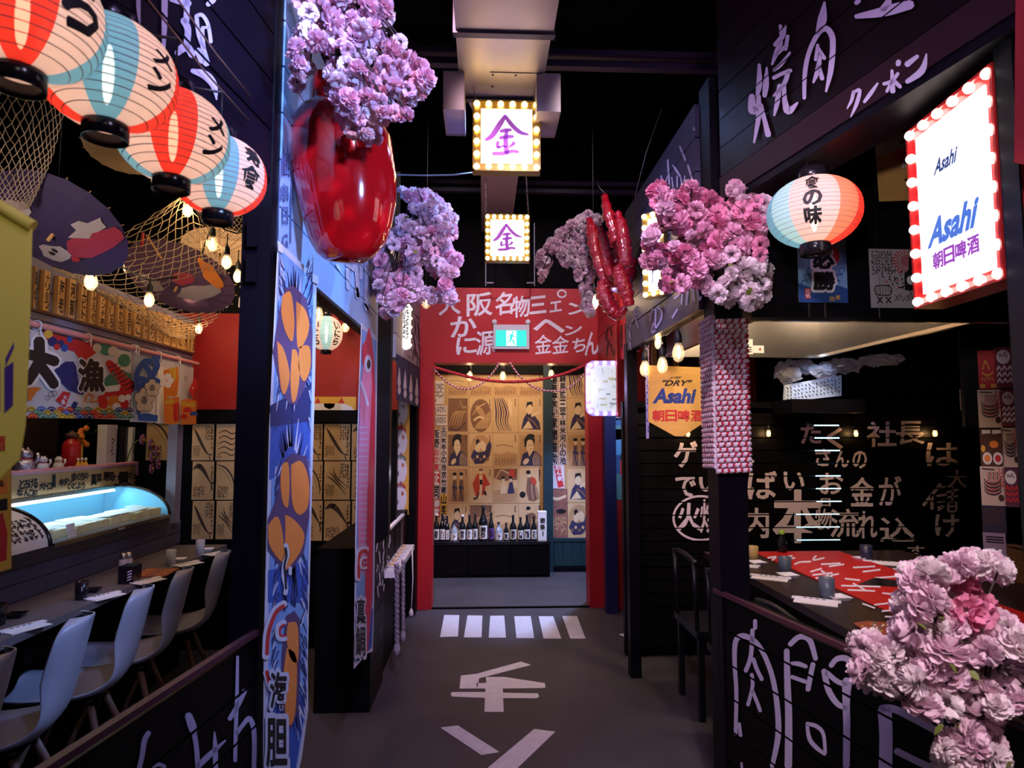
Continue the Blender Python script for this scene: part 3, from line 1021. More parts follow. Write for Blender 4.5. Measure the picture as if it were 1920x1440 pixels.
for ch, x0_, ya, x1_, yb, bo in (('た', 175, 395, 330, 550, .025), ('く', 370, 425, 500, 590, .03), ('さ', 288, 590, 405, 725, .022), ('ん', 440, 600, 550, 735, .025), ('の', 578, 605, 690, 745, .025), ('社', 690, 380, 920, 575, .02), ('長', 920, 375, 1140, 555, .02),
                                 ('は', 1155, 545, 1405, 725, .022), ('大', 1320, 755, 1470, 895, .02), ('け', 1225, 1100, 1410, 1280, .02), ('金', 560, 815, 745, 1040, .022), ('が', 785, 800, 960, 1035, .018), ('れ', 620, 1080, 770, 1290, .02), ('込', 790, 1130, 1065, 1320, .016),
                                 ('流', 400, 1060, 630, 1285, .014), ('物', 285, 1060, 415, 1220, .016), ('お', 320, 780, 505, 945, .018), ('日', 330, 980, 405, 1040, .03), ('す', 1010, 1350, 1140, 1430, .02)):
    write(mb, ch, (lambda X0, Y0, X1, Y1: lambda a, b: S1(X0 + (X1 - X0) * a, Y1 + (Y0 - Y1) * b))(x0_, ya, x1_, yb), cp, bo)
for pts, wd in (([(1265, 870), (1200, 950), (1135, 1030)], 26), ([(1200, 950), (1200, 1060)], 26), ([(1250, 900), (1300, 890)], 20), ([(1240, 960), (1310, 950)], 18), ([(1245, 1005), (1300, 1000)], 18), ([(1250, 1050), (1290, 1040), (1250, 1070)], 18), ([(1320, 930), (1405, 910)], 18), ([(1360, 890), (1360, 1010)], 18), ([(1325, 970), (1400, 960)], 16), ([(1330, 1010), (1385, 1005), (1385, 1075), (1330, 1075), (1330, 1010)], 16), ([(1335, 1042), (1380, 1040)], 14)):
    stroke(mb, S1, pts, wd, cp)
for ch, x0_, ya, x1_, yb, bo in (('ゲ', 400, 260, 565, 445, .03), ('ス', 615, 300, 760, 430, .03), ('ト', 880, 330, 975, 460, .03), ('で', 410, 510, 555, 660, .028), ('い', 580, 510, 735, 620, .03), ('ば', 930, 475, 1140, 675, .022), ('い', 1190, 480, 1335, 610, .03),
                                 ('火', 425, 700, 590, 900, .025), ('焼', 585, 675, 740, 920, .014), ('内', 905, 740, 1080, 955, .022), ('本', 1115, 610, 1465, 985, .032)):
    write(mb, ch, (lambda X0, Y0, X1, Y1: lambda a, b: R8(X0 + (X1 - X0) * a, Y1 + (Y0 - Y1) * b))(x0_, ya, x1_, yb), cp, bo)
stroke(mb, R8, [(590 + 195 * math.cos(t), 812 + 158 * math.sin(t)) for t in [PI * 2 * k / 20 + .5 for k in range(21)]], 16, cp)
groove(mb, zb - int((zb - .02) / hp) * hp, hp, n + 1, .008)
part('painted_lettering', mb, wbr)
# right jamb beside the doorway: navy column, red wall with landscape print
mb = MB()
A, Bp = at(1133, 900, 5.4), at(1154, 900, 5.4)
mb.bx((A.x, 5.36, 0), (Bp.x, 5.46, 2.02), mat('navy_paint', (0.012, 0.012, 0.06), .4))
struct('trim_13', mb)
mb = MB()
mb.bx((Bp.x, 5.5, 0), (1.6, 5.54, 2.02), M['darkred'])
wjr = struct('wall_jamb_right', mb)
# near right edge: dark post
mb = MB()
a, b = at(1886, 500, 1.37), at(1926, 500, 1.32)
mb.bx((a.x, 1.32, 0), (b.x, 1.37, 3.2), mat('dark_green_post', (0.006, 0.008, 0.007), .3))
struct('trim_14', mb)

# ================================================================== THINGS IN THE HALL
# ---- ventilation duct under the ceiling
t = thing('ventilation_duct', 'galvanised square duct running along the ceiling above the bulb-framed signs', 'duct', (0.08, 3.0, 3.2))
def duct(name, y0, y1, x0, x1, z0, z1, w1=None, zz=None, lab=None):
    mb = MB()
    a0, a1 = w1 or (x0, x1)
    c0, c1 = zz or (z0, z1)
    vs = [(x0, y0, z0), (x1, y0, z0), (x1, y0, z1), (x0, y0, z1), (a0, y1, c0), (a1, y1, c0), (a1, y1, c1), (a0, y1, c1)]
    mb.add(vs, [(0, 1, 5, 4), (1, 2, 6, 5), (2, 3, 7, 6), (3, 0, 4, 7), (3, 2, 1, 0), (4, 5, 6, 7)], M['duct'])
    return part(name, mb, t, lab)
zb_ = 3.2
duct('duct_section', .6, 2.62, -.128, .292, zb_, 3.65)
duct('duct_section', 2.65, 3.16, -.128, .285, zb_, 3.65)
duct('duct_section', 3.19, 3.50, -.105, .265, zb_ + .02, 3.6, (-.06, .24), (zb_ + .08, 3.6))
duct('duct_section', 3.50, 5.68, -.03, .235, zb_ + .10, 3.55)
for y, e in ((2.635, .012), (3.175, .014)):
    mb = MB()
    mb.bx((-.128 - e, y - .018, zb_ - e), (.288 + e, y + .018, 3.66), mat('duct_flange', (0.10, 0.08, 0.11), .5, .5))
    part('flange', mb, t)
mb = MB()
mb.bx((.02, 2.93, zb_ - .004), (.27, 3.13, zb_), M['duct'])
hp_ = part('hatch', mb, t)
mb = MB()
for x, y in ((.035, 2.945), (.145, 2.945), (.258, 2.945), (.035, 3.05)):
    mb.ball((x, y, zb_ - .005), .005, M['black'], 6, 4)
part('screws', mb, hp_, kind='stuff')
# side vents
for x0, x1, lab in ((-.20, -.10, 'box vent on the left flank of the ceiling duct'), (.245, .36, 'box vent on the right flank of the ceiling duct')):
    tv = thing('box_vent', lab, 'vent', ((x0 + x1) / 2, 3.05, 3.02), 'vents on the duct')
    mb = MB()
    for a, b in (((x0, 2.93, 3.01), (x0 + .004, 3.2, 3.2)), ((x1 - .004, 2.93, 3.01), (x1, 3.2, 3.2)), ((x0, 2.93, 3.01), (x1, 2.934, 3.2)), ((x0, 3.196, 3.01), (x1, 3.2, 3.2))):
        mb.bx(a, b, M['duct'])
    part('casing', mb, tv)
    mb = MB()
    mb.bx((x0 + .004, 2.936, 3.015), (x1 - .004, 3.196, 3.02), mat('vent_face', (0.35, 0.28, 0.42), .5))
    part('face_plate', mb, tv)

# ---- bulb-framed signs
def marquee(name, label, pl, u0, v0, u1, v1, deep, mf, mbulb, nu, nv, bord, br, letters, group=None, off=0, notch=0, pan=None, side=None):
    """frame box with a lit panel, a bulb at each place of the rim; letters(mb, f): flat print on the panel"""
    c = pl.p((u0 + u1) / 2, (v0 + v1) / 2, off)
    t = thing(name, label, 'sign', c, group)
    mb = MB()
    if notch:
        k = notch
        out = [(u0 + k, v0), (u1 - k, v0), (u1 - k * .5, v0 + k * .2), (u1, v0 + k), (u1, v1 - k), (u1 - k * .2, v1 - k * .5), (u1 - k, v1), (u0 + k, v1), (u0 + k * .2, v1 - k * .5), (u0, v1 - k), (u0, v0 + k), (u0 + k * .2, v0 + k * .5)]
        mb.slab([pl.p(a, b, off) for a, b in out], deep, mf, pl.n)
    else:
        mb.pbox(pl, u0, v0, u1, v1, off - deep, off, mf)
    part('sign_box', mb, t)
    if not notch:
        for q in ((u0, v0, u1, v0 + .008), (u0, v1 - .008, u1, v1), (u0, v0, u0 + .008, v1), (u1 - .008, v0, u1, v1)):
            mb = MB()
            mb.pbox(pl, *q, off, off + .012, side or mf)
            part('rim', mb, t)
    mb = MB()
    if notch:
        k, b = notch * .7, bord
        a0, b0, a1, b1 = u0 + b, v0 + b, u1 - b, v1 - b
        mb.slab([pl.p(x, y, off + .006) for x, y in ((a0 + k, b0), (a1 - k, b0), (a1 - k * .7, b0 + k * .7), (a1, b0 + k), (a1, b1 - k), (a1 - k * .7, b1 - k * .7), (a1 - k, b1), (a0 + k, b1), (a0 + k * .7, b1 - k * .7), (a0, b1 - k), (a0, b0 + k), (a0 + k * .7, b0 + k * .7))], .006, pan or M['panel'], pl.n)
    else:
        mb.pbox(pl, u0 + bord, v0 + bord, u1 - bord, v1 - bord, off, off + .006, pan or M['panel'])
    pn = part('lit_panel', mb, t)
    mb = MB()
    letters(mb, lambda a, b: pl.p(u0 + bord + (u1 - u0 - 2 * bord) * a, v0 + bord + (v1 - v0 - 2 * bord) * b, off + .0085))
    if mb.v:
        part('lettering', mb, pn)
    b0 = MB()
    b0.ball((0, 0, 0), br, mbulb, 10, 7)
    me = b0.mesh('bulb')
    k = bord / 2
    pts = []
    for i in range(nu):
        u = u0 + k + (u1 - u0 - bord) * i / (nu - 1)
        pts += [(u, v0 + k), (u, v1 - k)]
    for i in range(1, nv - 1):
        v = v0 + k + (v1 - v0 - bord) * i / (nv - 1)
        pts += [(u0 + k, v), (u1 - k, v)]
    for u, v in pts:
        if notch and (abs(u - (u0 + u1) / 2) > (u1 - u0) / 2 - notch * .7 and abs(v - (v0 + v1) / 2) > (v1 - v0) / 2 - notch * .7):
            u = u + (notch * .35 if u < (u0 + u1) / 2 else -notch * .35)
            v = v + (notch * .35 if v < (v0 + v1) / 2 else -notch * .35)
        shared('bulb', me, t, pl.p(u, v, off + br * .8))
    return t
mfg = mat('marquee_frame_brass', (0.30, 0.20, 0.05), .35, .5)
pur = mat('print_purple', (0.45, 0.10, 0.62), .5, emit=.2, ecol=(0.62, 0.16, 0.80))
# brush strokes of the gold character, read from the larger sign (0..1 across its lit panel)
KIN = [([(.10, .42), (.22, .50), (.36, .70), (.47, .86)], [.05, .09, .10, .06]), ([(.47, .86), (.60, .70), (.76, .57), (.92, .53)], [.06, .08, .07, .03]),
       ([(.38, .58), (.48, .60), (.58, .61)], [.05, .07, .05]), ([(.50, .60), (.48, .40), (.50, .20)], [.06, .09, .09]), ([(.37, .46), (.50, .48), (.62, .49)], [.05, .07, .05]),
       ([(.33, .38), (.32, .30), (.36, .29)], [.06, .06, .04]), ([(.64, .37), (.60, .33), (.55, .30)], [.07, .05, .03]), ([(.33, .28), (.42, .31), (.50, .30)], .03), ([(.24, .17), (.45, .18), (.60, .22), (.72, .21)], [.06, .07, .06, .05])]
def kin(mb, f):
    for p, w_ in KIN:
        stroke(mb, f, p, w_, pur)
p1 = PL((0, 3.05, 0), (0, -1, 0))
(a, b), (c, d) = p1.uv(886, 321), p1.uv(1013, 192)
marquee('bulb_sign', 'bulb-framed square sign with one purple character, the large front one', p1, a, b, c, d, .05, mfg, M['glow_m'], 6, 6, (c - a) * .12, .0155, kin, 'purple character signs')
p2 = PL((0, 4.35, 0), (0, -1, 0))
(a, b), (c, d) = p2.uv(909, 490), p2.uv(993, 403)
marquee('bulb_sign', 'bulb-framed square sign with one purple character, the small rear one', p2, a, b, c, d, .05, mfg, M['glow_m'], 7, 7, (c - a) * .12, .0145, kin, 'purple character signs')
# their chains
for (x, y, X, Y, d_, lab) in ((911, 407, 911, 310, 4.36, 'short chain holding the small purple sign, left end'), (991, 407, 985, 310, 4.36, 'short chain holding the small purple sign, right end'), (893, 196, 886, 150, 3.06, 'short chain holding the large purple sign, left end'), (1005, 196, 1012, 150, 3.06, 'short chain holding the large purple sign, right end')):
    mb = MB()
    A, Bp = at(x, y, d_), at(X, Y, d_ + .02)
    k = max(6, int((Bp - A).length / .014))
    for i in range(k + 1):
        q = A + (Bp - A) * (i / k)
        mb.lathe([(.006, -.002), (.008, 0), (.006, .002)], M['duct'], 8, q, Matrix.Rotation(PI / 2, 3, 'X') @ Matrix.Rotation(i % 2 * PI / 2, 3, 'Y'))
    solo('chain', mb, lab, 'chain')
# rear bracket box under the small sign
t = thing('ceiling_bracket', 'dark hanging bracket below the small purple sign', 'bracket', at(955, 510, 5.4))
for x in (911, 1002):
    mb = MB()
    A, Bp = at(x, 455, 5.4), at(x + 1, 536, 5.4)
    A.z = 3.3
    mb.bx((A.x - .004, 5.4, Bp.z), (A.x + .004, 5.41, A.z), M['greyplank'])
    part('rod', mb, t)
for x in (918, 995):
    mb = MB()
    A = at(x, 530, 5.4)
    mb.bx((A.x - .035, 5.395, A.z - .006), (A.x + .035, 5.41, A.z + .004), M['greyplank'])
    part('foot', mb, t)

# big beer sign at the right
A, Bp, Cc = at(1722, 242, 1.72), at(1722, 580, 1.72), at(1893, 533, 1.372)
un = (V((Cc.x, Cc.y, 0)) - V((Bp.x, Bp.y, 0)))
PA = PL(Bp, un.cross(V((0, 0, 1))))
ua, va = 0, 0
ub = un.length
vb = PA.uv(1722, 242)[1] + .01
bblue = mat('beer_blue_print', (0.05, 0.20, 0.75), .5, emit=.25, ecol=(.10, .30, .95))
bnavy = mat('beer_navy_print', (0.02, 0.12, 0.35), .5)
bpur = mat('beer_purple_print', (0.40, 0.08, 0.55), .5, emit=.2, ecol=(.5, .1, .7))
def asahi_letters(mb, f, m=bnavy, m2=bblue, m3=bpur):
    sq = lambda x0, y0, x1, y1, sh=.0: (lambda a, b: f(x0 + (x1 - x0) * a + sh * (b - .5), y0 + (y1 - y0) * b))
    write(mb, 'Asahi', sq(.30, .685, .62, .775, .05), m, .03)
    write(mb, 'Asahi', sq(.17, .26, .84, .43, .10), m2, .04)
    for i, ch in enumerate('朝日啤酒'):
        write(mb, ch, sq(.20 + i * .165, .12, .35 + i * .165, .22), m3, .03)
mred = mat('marquee_frame_red', (0.50, 0.02, 0.02), .3, .2)
marquee('beer_sign', 'tall red bulb-framed lit beer sign on the dark right post', PA, 0, 0, ub, vb, .07, mred, M['glow_c'], 6, 8, .035, .013, asahi_letters)

# violet bulb sign beside the doorway
p4 = PL((0, 4.75, 0), (-.08, -1, 0))
(a, b), (c, d) = p4.uv(1099, 780), p4.uv(1185, 676)
vf = mat('marquee_frame_violet', (0.45, 0.38, 0.75), .4)
ltint = mat('faint_print', (0.2, 0.3, 0.3), .5, emit=.16, ecol=(.62, .80, .80))
lyel = mat('faint_print_yellow', (0.35, 0.36, 0.2), .5, emit=.24, ecol=(.92, .93, .72))
def town(mb, f):
    rnd = random.Random(3)
    R_ = lambda x0, y0, x1, y1, m: mb.add([f(x0, y0), f(x1, y0), f(x1, y1), f(x0, y1)], [(0, 1, 2, 3)], m)
    for i in range(16):
        x = rnd.uniform(.02, .8); y = rnd.uniform(.1, .75); w_ = rnd.uniform(.06, .2)
        R_(x, y, x + w_, y + rnd.uniform(.02, .05), ltint if i % 2 else lyel)
    for i in range(22):
        x, y = rnd.uniform(.05, .9), rnd.uniform(.05, .9)
        R_(x, y, x + .012, y + rnd.uniform(.02, .08), ltint)
    for i in range(9):
        R_(.60 + i * .03, .50, .612 + i * .03, .56, ltint)
marquee('bulb_sign', 'violet bulb-framed lit sign with a faint town picture beside the doorway', p4, a, b, c, d, .06, vf, M['glow_v'], 6, 8, .036, .013, town, notch=.045, pan=mat('lit_panel_cool', (.35, .4, .4), .4, emit=.40, ecol=(.90, .98, .98)))
lamp('POINT', p4.p((a + c) / 2 - .22, (b + d) / 2, .10), 2.2, (0.6, 0.45, 1.0), .05)

# upright lit sign on the white boards at the far left
pq = PL((0, 4.6, 0), (0.42, -1, 0))
t = thing('light_box', 'upright lit menu box with bulb rim on the white boards, left', 'sign', at(757, 610, 4.5))
mb = MB()
(a, b), (c, d) = pq.uv(738, 655), pq.uv(751, 563)
mb.pbox(pq, a, b, c, d, -.10, .0, M['green'])
part('sign_box', mb, t)
(a, b), (c, d) = pq.uv(751, 652), pq.uv(771, 566)
mb = MB()
mb.pbox(pq, a, b, c, d, -.10, 0, M['panel'])
pn = part('lit_panel', mb, t)
mb = MB()
scribble(mb, lambda x, y: pq.p(x, y, .003), a + .01, b + .03, c - .015, d - .03, 2, M['ink'], 5)
part('lettering', mb, pn)
me = None
for i in range(6):
    mb = MB()
    v = b + (d - b) * (i + .1) / 5.2
    mb.ball(pq.p(c - .004, v + .014, .008), .011, M['glow_m'], 8, 6)
    part('bulb', mb, t)

# emergency exit sign on the red wall
pe = PL((0, 5.55, 0), (0, -1, 0))
t = thing('exit_sign', 'green running-man exit sign fixed on the red wall above the doorway', 'sign', pe.px(960, 632, .02))
(a, b), (c, d) = pe.uv(925, 655), pe.uv(992, 610)
mb = MB()
mb.pbox(pe, a, b, c, d, 0, .03, mat('sign_grey', (0.55, 0.52, 0.58), .5))
part('housing', mb, t)
for x in (927, 990):
    mb = MB()
    q = pe.uv(x, 604)
    mb.lathe([(0, .018), (.022, .018), (.024, 0)], mat('sign_grey', (0.55, 0.52, 0.58), .5), 12, pe.p(*q, 0), Matrix.Rotation(PI / 2, 3, 'X'))
    mb.pbox(pe, q[0] - .006, q[1] - .05, q[0] + .006, q[1], 0, .01, mat('sign_grey', (0.55, 0.52, 0.58), .5))
    part('mount', mb, t)
(a, b), (c, d) = pe.uv(929.5, 650), pe.uv(986.5, 620.5)
mb = MB()
mb.pbox(pe, a, b, c, d, .03, .034, mat('exit_green', (0.02, 0.55, 0.45), .4, emit=.5, ecol=(.03, .75, .62)))
pn = part('lit_panel', mb, t)
mb = MB()
E_ = lambda x, y: pe.p(a + (c - a) * x, b + (d - b) * y, .0348)
ew = mat('exit_white', (0.9, 1, 1), .4, emit=.6, ecol=(.92, 1, 1))
mb.add([E_(.34, .03), E_(.67, .03), E_(.67, .97), E_(.34, .97)], [(0, 1, 2, 3)], ew)
part('door_mark', mb, pn)
mb = MB()
E_ = lambda x, y: pe.p(a + (c - a) * x, b + (d - b) * y, .0356)
eg = MATS['exit_green']
for pts, w_ in (([(.55, .84), (.56, .90)], .07), ([(.53, .74), (.49, .48)], .085), ([(.53, .72), (.44, .66), (.40, .54)], .035), ([(.54, .70), (.60, .58), (.66, .62)], .035), ([(.49, .48), (.56, .34), (.60, .10)], .05), ([(.49, .46), (.44, .26), (.33, .24)], .05)):
    stroke(mb, E_, pts, w_, eg)
part('running_figure', mb, pn)

# ---- paper lanterns
def paper_mat(name, c, glow):
    m = mat(name, c, .8, emit=glow, trans=.5)
    nt = m.node_tree                     # thin paper: a little of the bulb shows straight through
    out = nt.nodes['Material Output']
    a = out.inputs[0].links[0].from_socket
    tp = nt.nodes.new('ShaderNodeBsdfTransparent')
    tp.inputs[0].default_value = (*[.35 + .65 * x for x in c], 1)
    mx = nt.nodes.new('ShaderNodeMixShader')
    mx.inputs[0].default_value = .05
    nt.links.new(a, mx.inputs[1])
    nt.links.new(tp.outputs[0], mx.inputs[2])
    nt.links.new(mx.outputs[0], out.inputs[0])
    return m
def paper(name, c, glow):
    return paper_mat(name, c, glow)
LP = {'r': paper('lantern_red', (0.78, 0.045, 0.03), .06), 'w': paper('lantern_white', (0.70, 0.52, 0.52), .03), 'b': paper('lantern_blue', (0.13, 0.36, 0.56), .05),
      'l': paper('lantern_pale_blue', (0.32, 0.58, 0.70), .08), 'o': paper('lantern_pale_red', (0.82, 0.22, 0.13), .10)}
def lantern(label, c, r, hgt, segs, a0, texts=(), ribs=16, power=1.6, group='striped paper lanterns', cable=.06, tilt=(0, 0), hook=0):
    """segs: colour letters around, starting at angle a0 (degrees; 270 faces the viewer)"""
    t = thing('paper_lantern', label, 'lantern', c, group)
    R_ = Matrix.Rotation(tilt[0], 3, 'X') @ Matrix.Rotation(tilt[1], 3, 'Y')
    prof = []
    nr = ribs * 4
    cap = r * .315
    hh = hgt / 2
    def rad(s):                     # s: -1..1
        return cap + (r - cap) * (1 - abs(s) ** 2.3) ** .72
    for i in range(nr + 1):
        s = -1 + 2 * i / nr
        k = (i % 4) / 4
        prof.append((rad(s) * (1 + .012 * math.sin(k * PI)), s * hh))
    ns = len(segs)
    mb = MB()
    mb.lathe(prof, None, ns * 6, c, R_ @ Matrix.Rotation(math.radians(a0), 3, 'Z'), segm=lambda g: LP[segs[int(g * ns) % ns]])
    part('paper_shade', mb, t)
    mb = MB()
    for i in range(1, ribs):
        s = -1 + 2 * i / ribs
        q = rad(s) * 1.003
        mb.lathe([(q - .0006, s * hh - .0008), (q + .0006, s * hh), (q - .0006, s * hh + .0008)], mat('lantern_wire', (0.22, 0.13, 0.13), .7), 48, c, R_)
    part('rib_wires', mb, t, kind='stuff')
    for nm, s in (('top_cap', 1), ('bottom_cap', -1)):
        mb = MB()
        mb.lathe([(cap * 1.02, s * (hh - .004)), (cap * 1.06, s * (hh + .003)), (cap * 1.06, s * (hh + r * .24)), (cap * .98, s * (hh + r * .25)), (cap * .94, s * (hh + r * .18)), (cap * .94, s * (hh - .002))], M['blackgloss'], 28, c, R_)
        mb.lathe([(cap * .95, s * (hh + r * .02)), (0, s * (hh + r * .02))], LP['w'], 20, c, R_)
        part(nm, mb, t)
    mb = MB()
    mb.ball(c, r * .085, mat('lantern_bulb', (1, .8, .5), .4, emit=26, ecol=(1, .82, .52)), 10, 8, (1, 1, hgt / r * 3.6))
    part('bulb', mb, t)
    mb = MB()
    if cable is None:
        cable = 4.1 - c.z - hh - r * .6
    tp = c + R_ @ V((0, 0, hh + r * .17))
    mb.tube([tp + V((cap, 0, 0)), tp + V((0, 0, cap * 1.1)), tp - V((cap, 0, 0))], .0016, M['cable'], 5)
    mb.tube([tp + V((0, 0, cap * 1.1)), tp + V((0, 0, cap * 1.1 + cable))], .002, M['cable'], 5)
    if hook:
        mb.tube([tp + V((0, 0, cap * 1.1 + cable)), tp + V((hook, 0, cap * 1.1 + cable + .02))], .003, M['cable'], 5)
    part('hanger', mb, t)
    lamp('POINT', c + R_ @ V((0, 0, .02)), power * .30, (1.0, .80, .62), r * .16)
    if texts:
        mb = MB()
        for ch, ang, s0, s1, wid in texts:
            def f(a, b, ang=ang, s0=s0, s1=s1, wid=wid):
                s = s0 + (s1 - s0) * b
                g = math.radians(ang) + (a - .5) * wid
                q = rad(s) * 1.008 + .001
                return c + R_ @ V((q * math.cos(g), q * math.sin(g), s * hh))
            write(mb, ch, f, M['ink'], .045, 7)
        part('lettering', mb, t)
    return t
s8r, s8b = 'rwbwrwbw', 'bwrwbwrw'
def az(px, extra=0):                   # direction from a lantern at this pixel back to the viewer
    return 270 - math.degrees(math.atan2(px - 908, F)) + extra
for (x, y, d_, cen, txt, lab) in ((42, 26, .86, 'r', (('ら', 40, -.45, .35, .55),), 'red, white and blue paper lantern at the frame corner, nearest of the row'),
                                  (203, 140, 1.0, 'b', (('メ', 46, .0, .35, .4), ('ン', 46, -.5, -.1, .42), ('ー', -46, -.25, .3, .08)), 'paper lantern with a wide blue middle stripe, second in the row'),
                                  (325, 256, 1.2, 'r', (('メ', 46, -.1, .3, .4), ('ン', 46, -.6, -.2, .42), ('ン', -44, -.4, .15, .42)), 'paper lantern with a glowing red middle stripe, third in the row'),
                                  (411, 330, 1.41, 'b', (('寿', 44, .1, .6, .42), ('食', 40, -.5, .05, .5)), 'paper lantern with a blue middle stripe above the net, last in the row')):
    c = at(x, y, d_)
    g = az(x)
    tx = [(ch, g + da, s0, s1, wd) for ch, da, s0, s1, wd in txt]
    lantern(lab, c, .0985, .165, s8r if cen == 'r' else s8b, g - 22.5, tx, power=1.3, hook=-.14)
c = at(1526, 398, 2.0)
g = az(1526)
lantern('round blue, white and red paper lantern under the right beam', c, .143, .215, 'wworrwwwbbbl', g - 30, [('食', g - 2, .30, .78, .34), ('の', g - 2, -.20, .24, .36), ('味', g - 2, -.68, -.24, .36)], power=2.6)
c = at(612, 625, 4.1)
lantern('small pale green and white paper lantern seen through the left opening', c, .10, .215, 'lwwlwwlw', az(612) - 22.5, [('い', az(612) + 42, .15, .6, .45), ('に', az(612) + 42, -.3, .1, .45), ('ら', az(612) + 42, -.75, -.35, .45), ('い', az(612) - 42, .15, .6, .45), ('に', az(612) - 42, -.3, .1, .45), ('ら', az(612) - 42, -.75, -.35, .45)], power=1.6, cable=None)
c = at(716, 612, 4.25)
lantern('small red and white paper lantern peeping out behind the blue fascia', c, .085, .16, s8r, az(716) - 70, power=1.0, cable=None)
c = at(642, 575, 4.45)
lantern('small red paper lantern half hidden by the blue fascia', c, .075, .15, 'rrwrrwrr', az(642) - 30, power=.8, cable=None)

# ---- glossy red fruit on the blue fascia
def lofted(mb, rings, n, m, close=True):
    """rings: (centre, rx, ry, lobes, depth)"""
    base = len(mb.v)
    for (c_, rx, ry, nl, dp) in rings:
        for j in range(n):
            g = 2 * PI * j / n
            k = 1 - dp * (0.5 + 0.5 * math.cos(nl * g + .6))
            mb.v.append(V(c_) + V((rx * k * math.cos(g), ry * k * math.sin(g), 0)))
    i_ = mb.mi(m)
    for i in range(len(rings) - 1):
        for j in range(n):
            mb.f.append([base + i * n + j, base + (i + 1) * n + j, base + (i + 1) * n + (j + 1) % n, base + i * n + (j + 1) % n][::-1])
            mb.m.append(i_)
            mb.smooth.append(True)
    if close:
        for e in (0, len(rings) - 1):
            mb.f.append([base + e * n + j for j in range(n)][::(1 if e else -1)])
            mb.m.append(i_)
            mb.smooth.append(True)
dF = 1.98
t = thing('giant_red_pepper', 'huge glossy red pepper fixed on the blue fascia under pink blossom', 'sculpture', at(645, 330, dF))
rows = [(491, 650, 6), (488, 648, 36), (476, 648, 52), (455, 652, 68), (420, 653, 80), (380, 652, 90), (330, 648, 97), (290, 645, 99), (255, 643, 97), (225, 638, 87), (207, 630, 68), (200, 620, 46)]
pix = dF / F
mb = MB()
lofted(mb, [(at(cx, y, dF), rr * pix * 1.03, rr * pix * .88, 3, .10 if y < 300 else .05 * max(0, (490 - y) / 190)) for y, cx, rr in rows], 48, M['lacquer'])
o = part('fruit_body', mb, t)
mb = MB()
lofted(mb, [(at(cx, y, dF), rr * pix, rr * pix * .9, 5, .15) for y, cx, rr in ((206, 620, 46), (196, 610, 34), (180, 607, 27), (165, 605, 25), (150, 606, 24), (140, 608, 22))], 24, M['lacquer'])
part('stem', mb, t)

# ---- glossy crab arm on the right fascia
t = thing('giant_crab', 'huge glossy red crab legs and claw hung on the right fascia', 'sculpture', at(1150, 470, 3.6))
crabm = mat('crab_shell', (0.38, 0.004, 0.012), .10, spec=.6, coat=1.0, bump=1.0, scale=70, var=.4)
def limb(name, pts, m=crabm, seed=0, flat=.8):
    """pts: (px, py, depth, half width in px)"""
    rnd = random.Random(seed)
    P = smooth_path(pts, 6)
    path = [at(x, y, d_) for x, y, d_, q in P]
    rad = [q * d_ / F * (1 + rnd.uniform(-.07, .07)) for x, y, d_, q in P]
    mb = MB()
    rad = [q * (1 + .12 * math.sin(i * 2.1)) for i, q in enumerate(rad)]
    mb.tube(path, rad, m, 12)
    for i in range(0, len(path), 2):                  # wart bumps along the shell
        g = rnd.uniform(0, 6.28)
        mb.ball(path[i] + V((math.cos(g), -abs(math.sin(g)), .2)) * rad[i] * .8, rad[i] * .3, m, 6, 4)
    return part(name, mb, t)
limb('leg', [(1133, 366, 3.5, 6), (1140, 400, 3.45, 11), (1150, 430, 3.42, 10), (1158, 455, 3.4, 12)], seed=1)
limb('leg', [(1158, 398, 3.4, 6), (1166, 430, 3.38, 13), (1172, 470, 3.35, 14), (1176, 500, 3.35, 12)], seed=2)
limb('leg', [(1160, 500, 3.3, 10), (1166, 525, 3.28, 16), (1175, 550, 3.27, 13), (1180, 574, 3.27, 10)], seed=3)
limb('leg', [(1104, 410, 3.65, 6), (1112, 440, 3.62, 13), (1115, 470, 3.6, 11), (1128, 510, 3.58, 10), (1140, 540, 3.55, 8)], seed=4)
limb('leg', [(1124, 425, 3.6, 6), (1132, 455, 3.58, 11), (1138, 490, 3.56, 10), (1146, 520, 3.5, 8)], seed=5)
limb('carapace', [(1130, 440, 3.68, 12), (1150, 475, 3.68, 30), (1165, 515, 3.66, 30), (1160, 545, 3.65, 14)], seed=6)
limb('claw', [(1128, 528, 3.5, 8), (1132, 550, 3.48, 16), (1142, 572, 3.46, 15), (1156, 588, 3.45, 13), (1170, 588, 3.44, 8)], seed=7)
limb('claw_finger', [(1168, 590, 3.44, 5), (1171, 582, 3.43, 6), (1170, 574, 3.43, 4)], seed=8)
# thin hanging wires
for i, (x, y, X, Y, d_) in enumerate(((1240, 205, 1190, 370, 3.3), (1138, 366, 1118, 338, 3.6))):
    mb = MB()
    mb.tube([at(x, y, d_), at((x + X) / 2 - 4, (y + Y) / 2, d_), at(X, Y, d_ + .1)], .0022, M['duct'], 5)
    solo('wire', mb, ('pale wire slanting down beside the right fascia' if i == 0 else 'short dark wire above the red crab legs'), 'wire')
# pale cable between the duct and the walls
mb = MB()
mb.tube([at(x, y, 3.2) for x, y in ((735, 327), (800, 329), (850, 328), (890, 323))], .004, mat('pale_cable', (.5, .47, .5), .5), 6)
solo('cable', mb, 'pale cable running left from the large purple sign', 'cable')

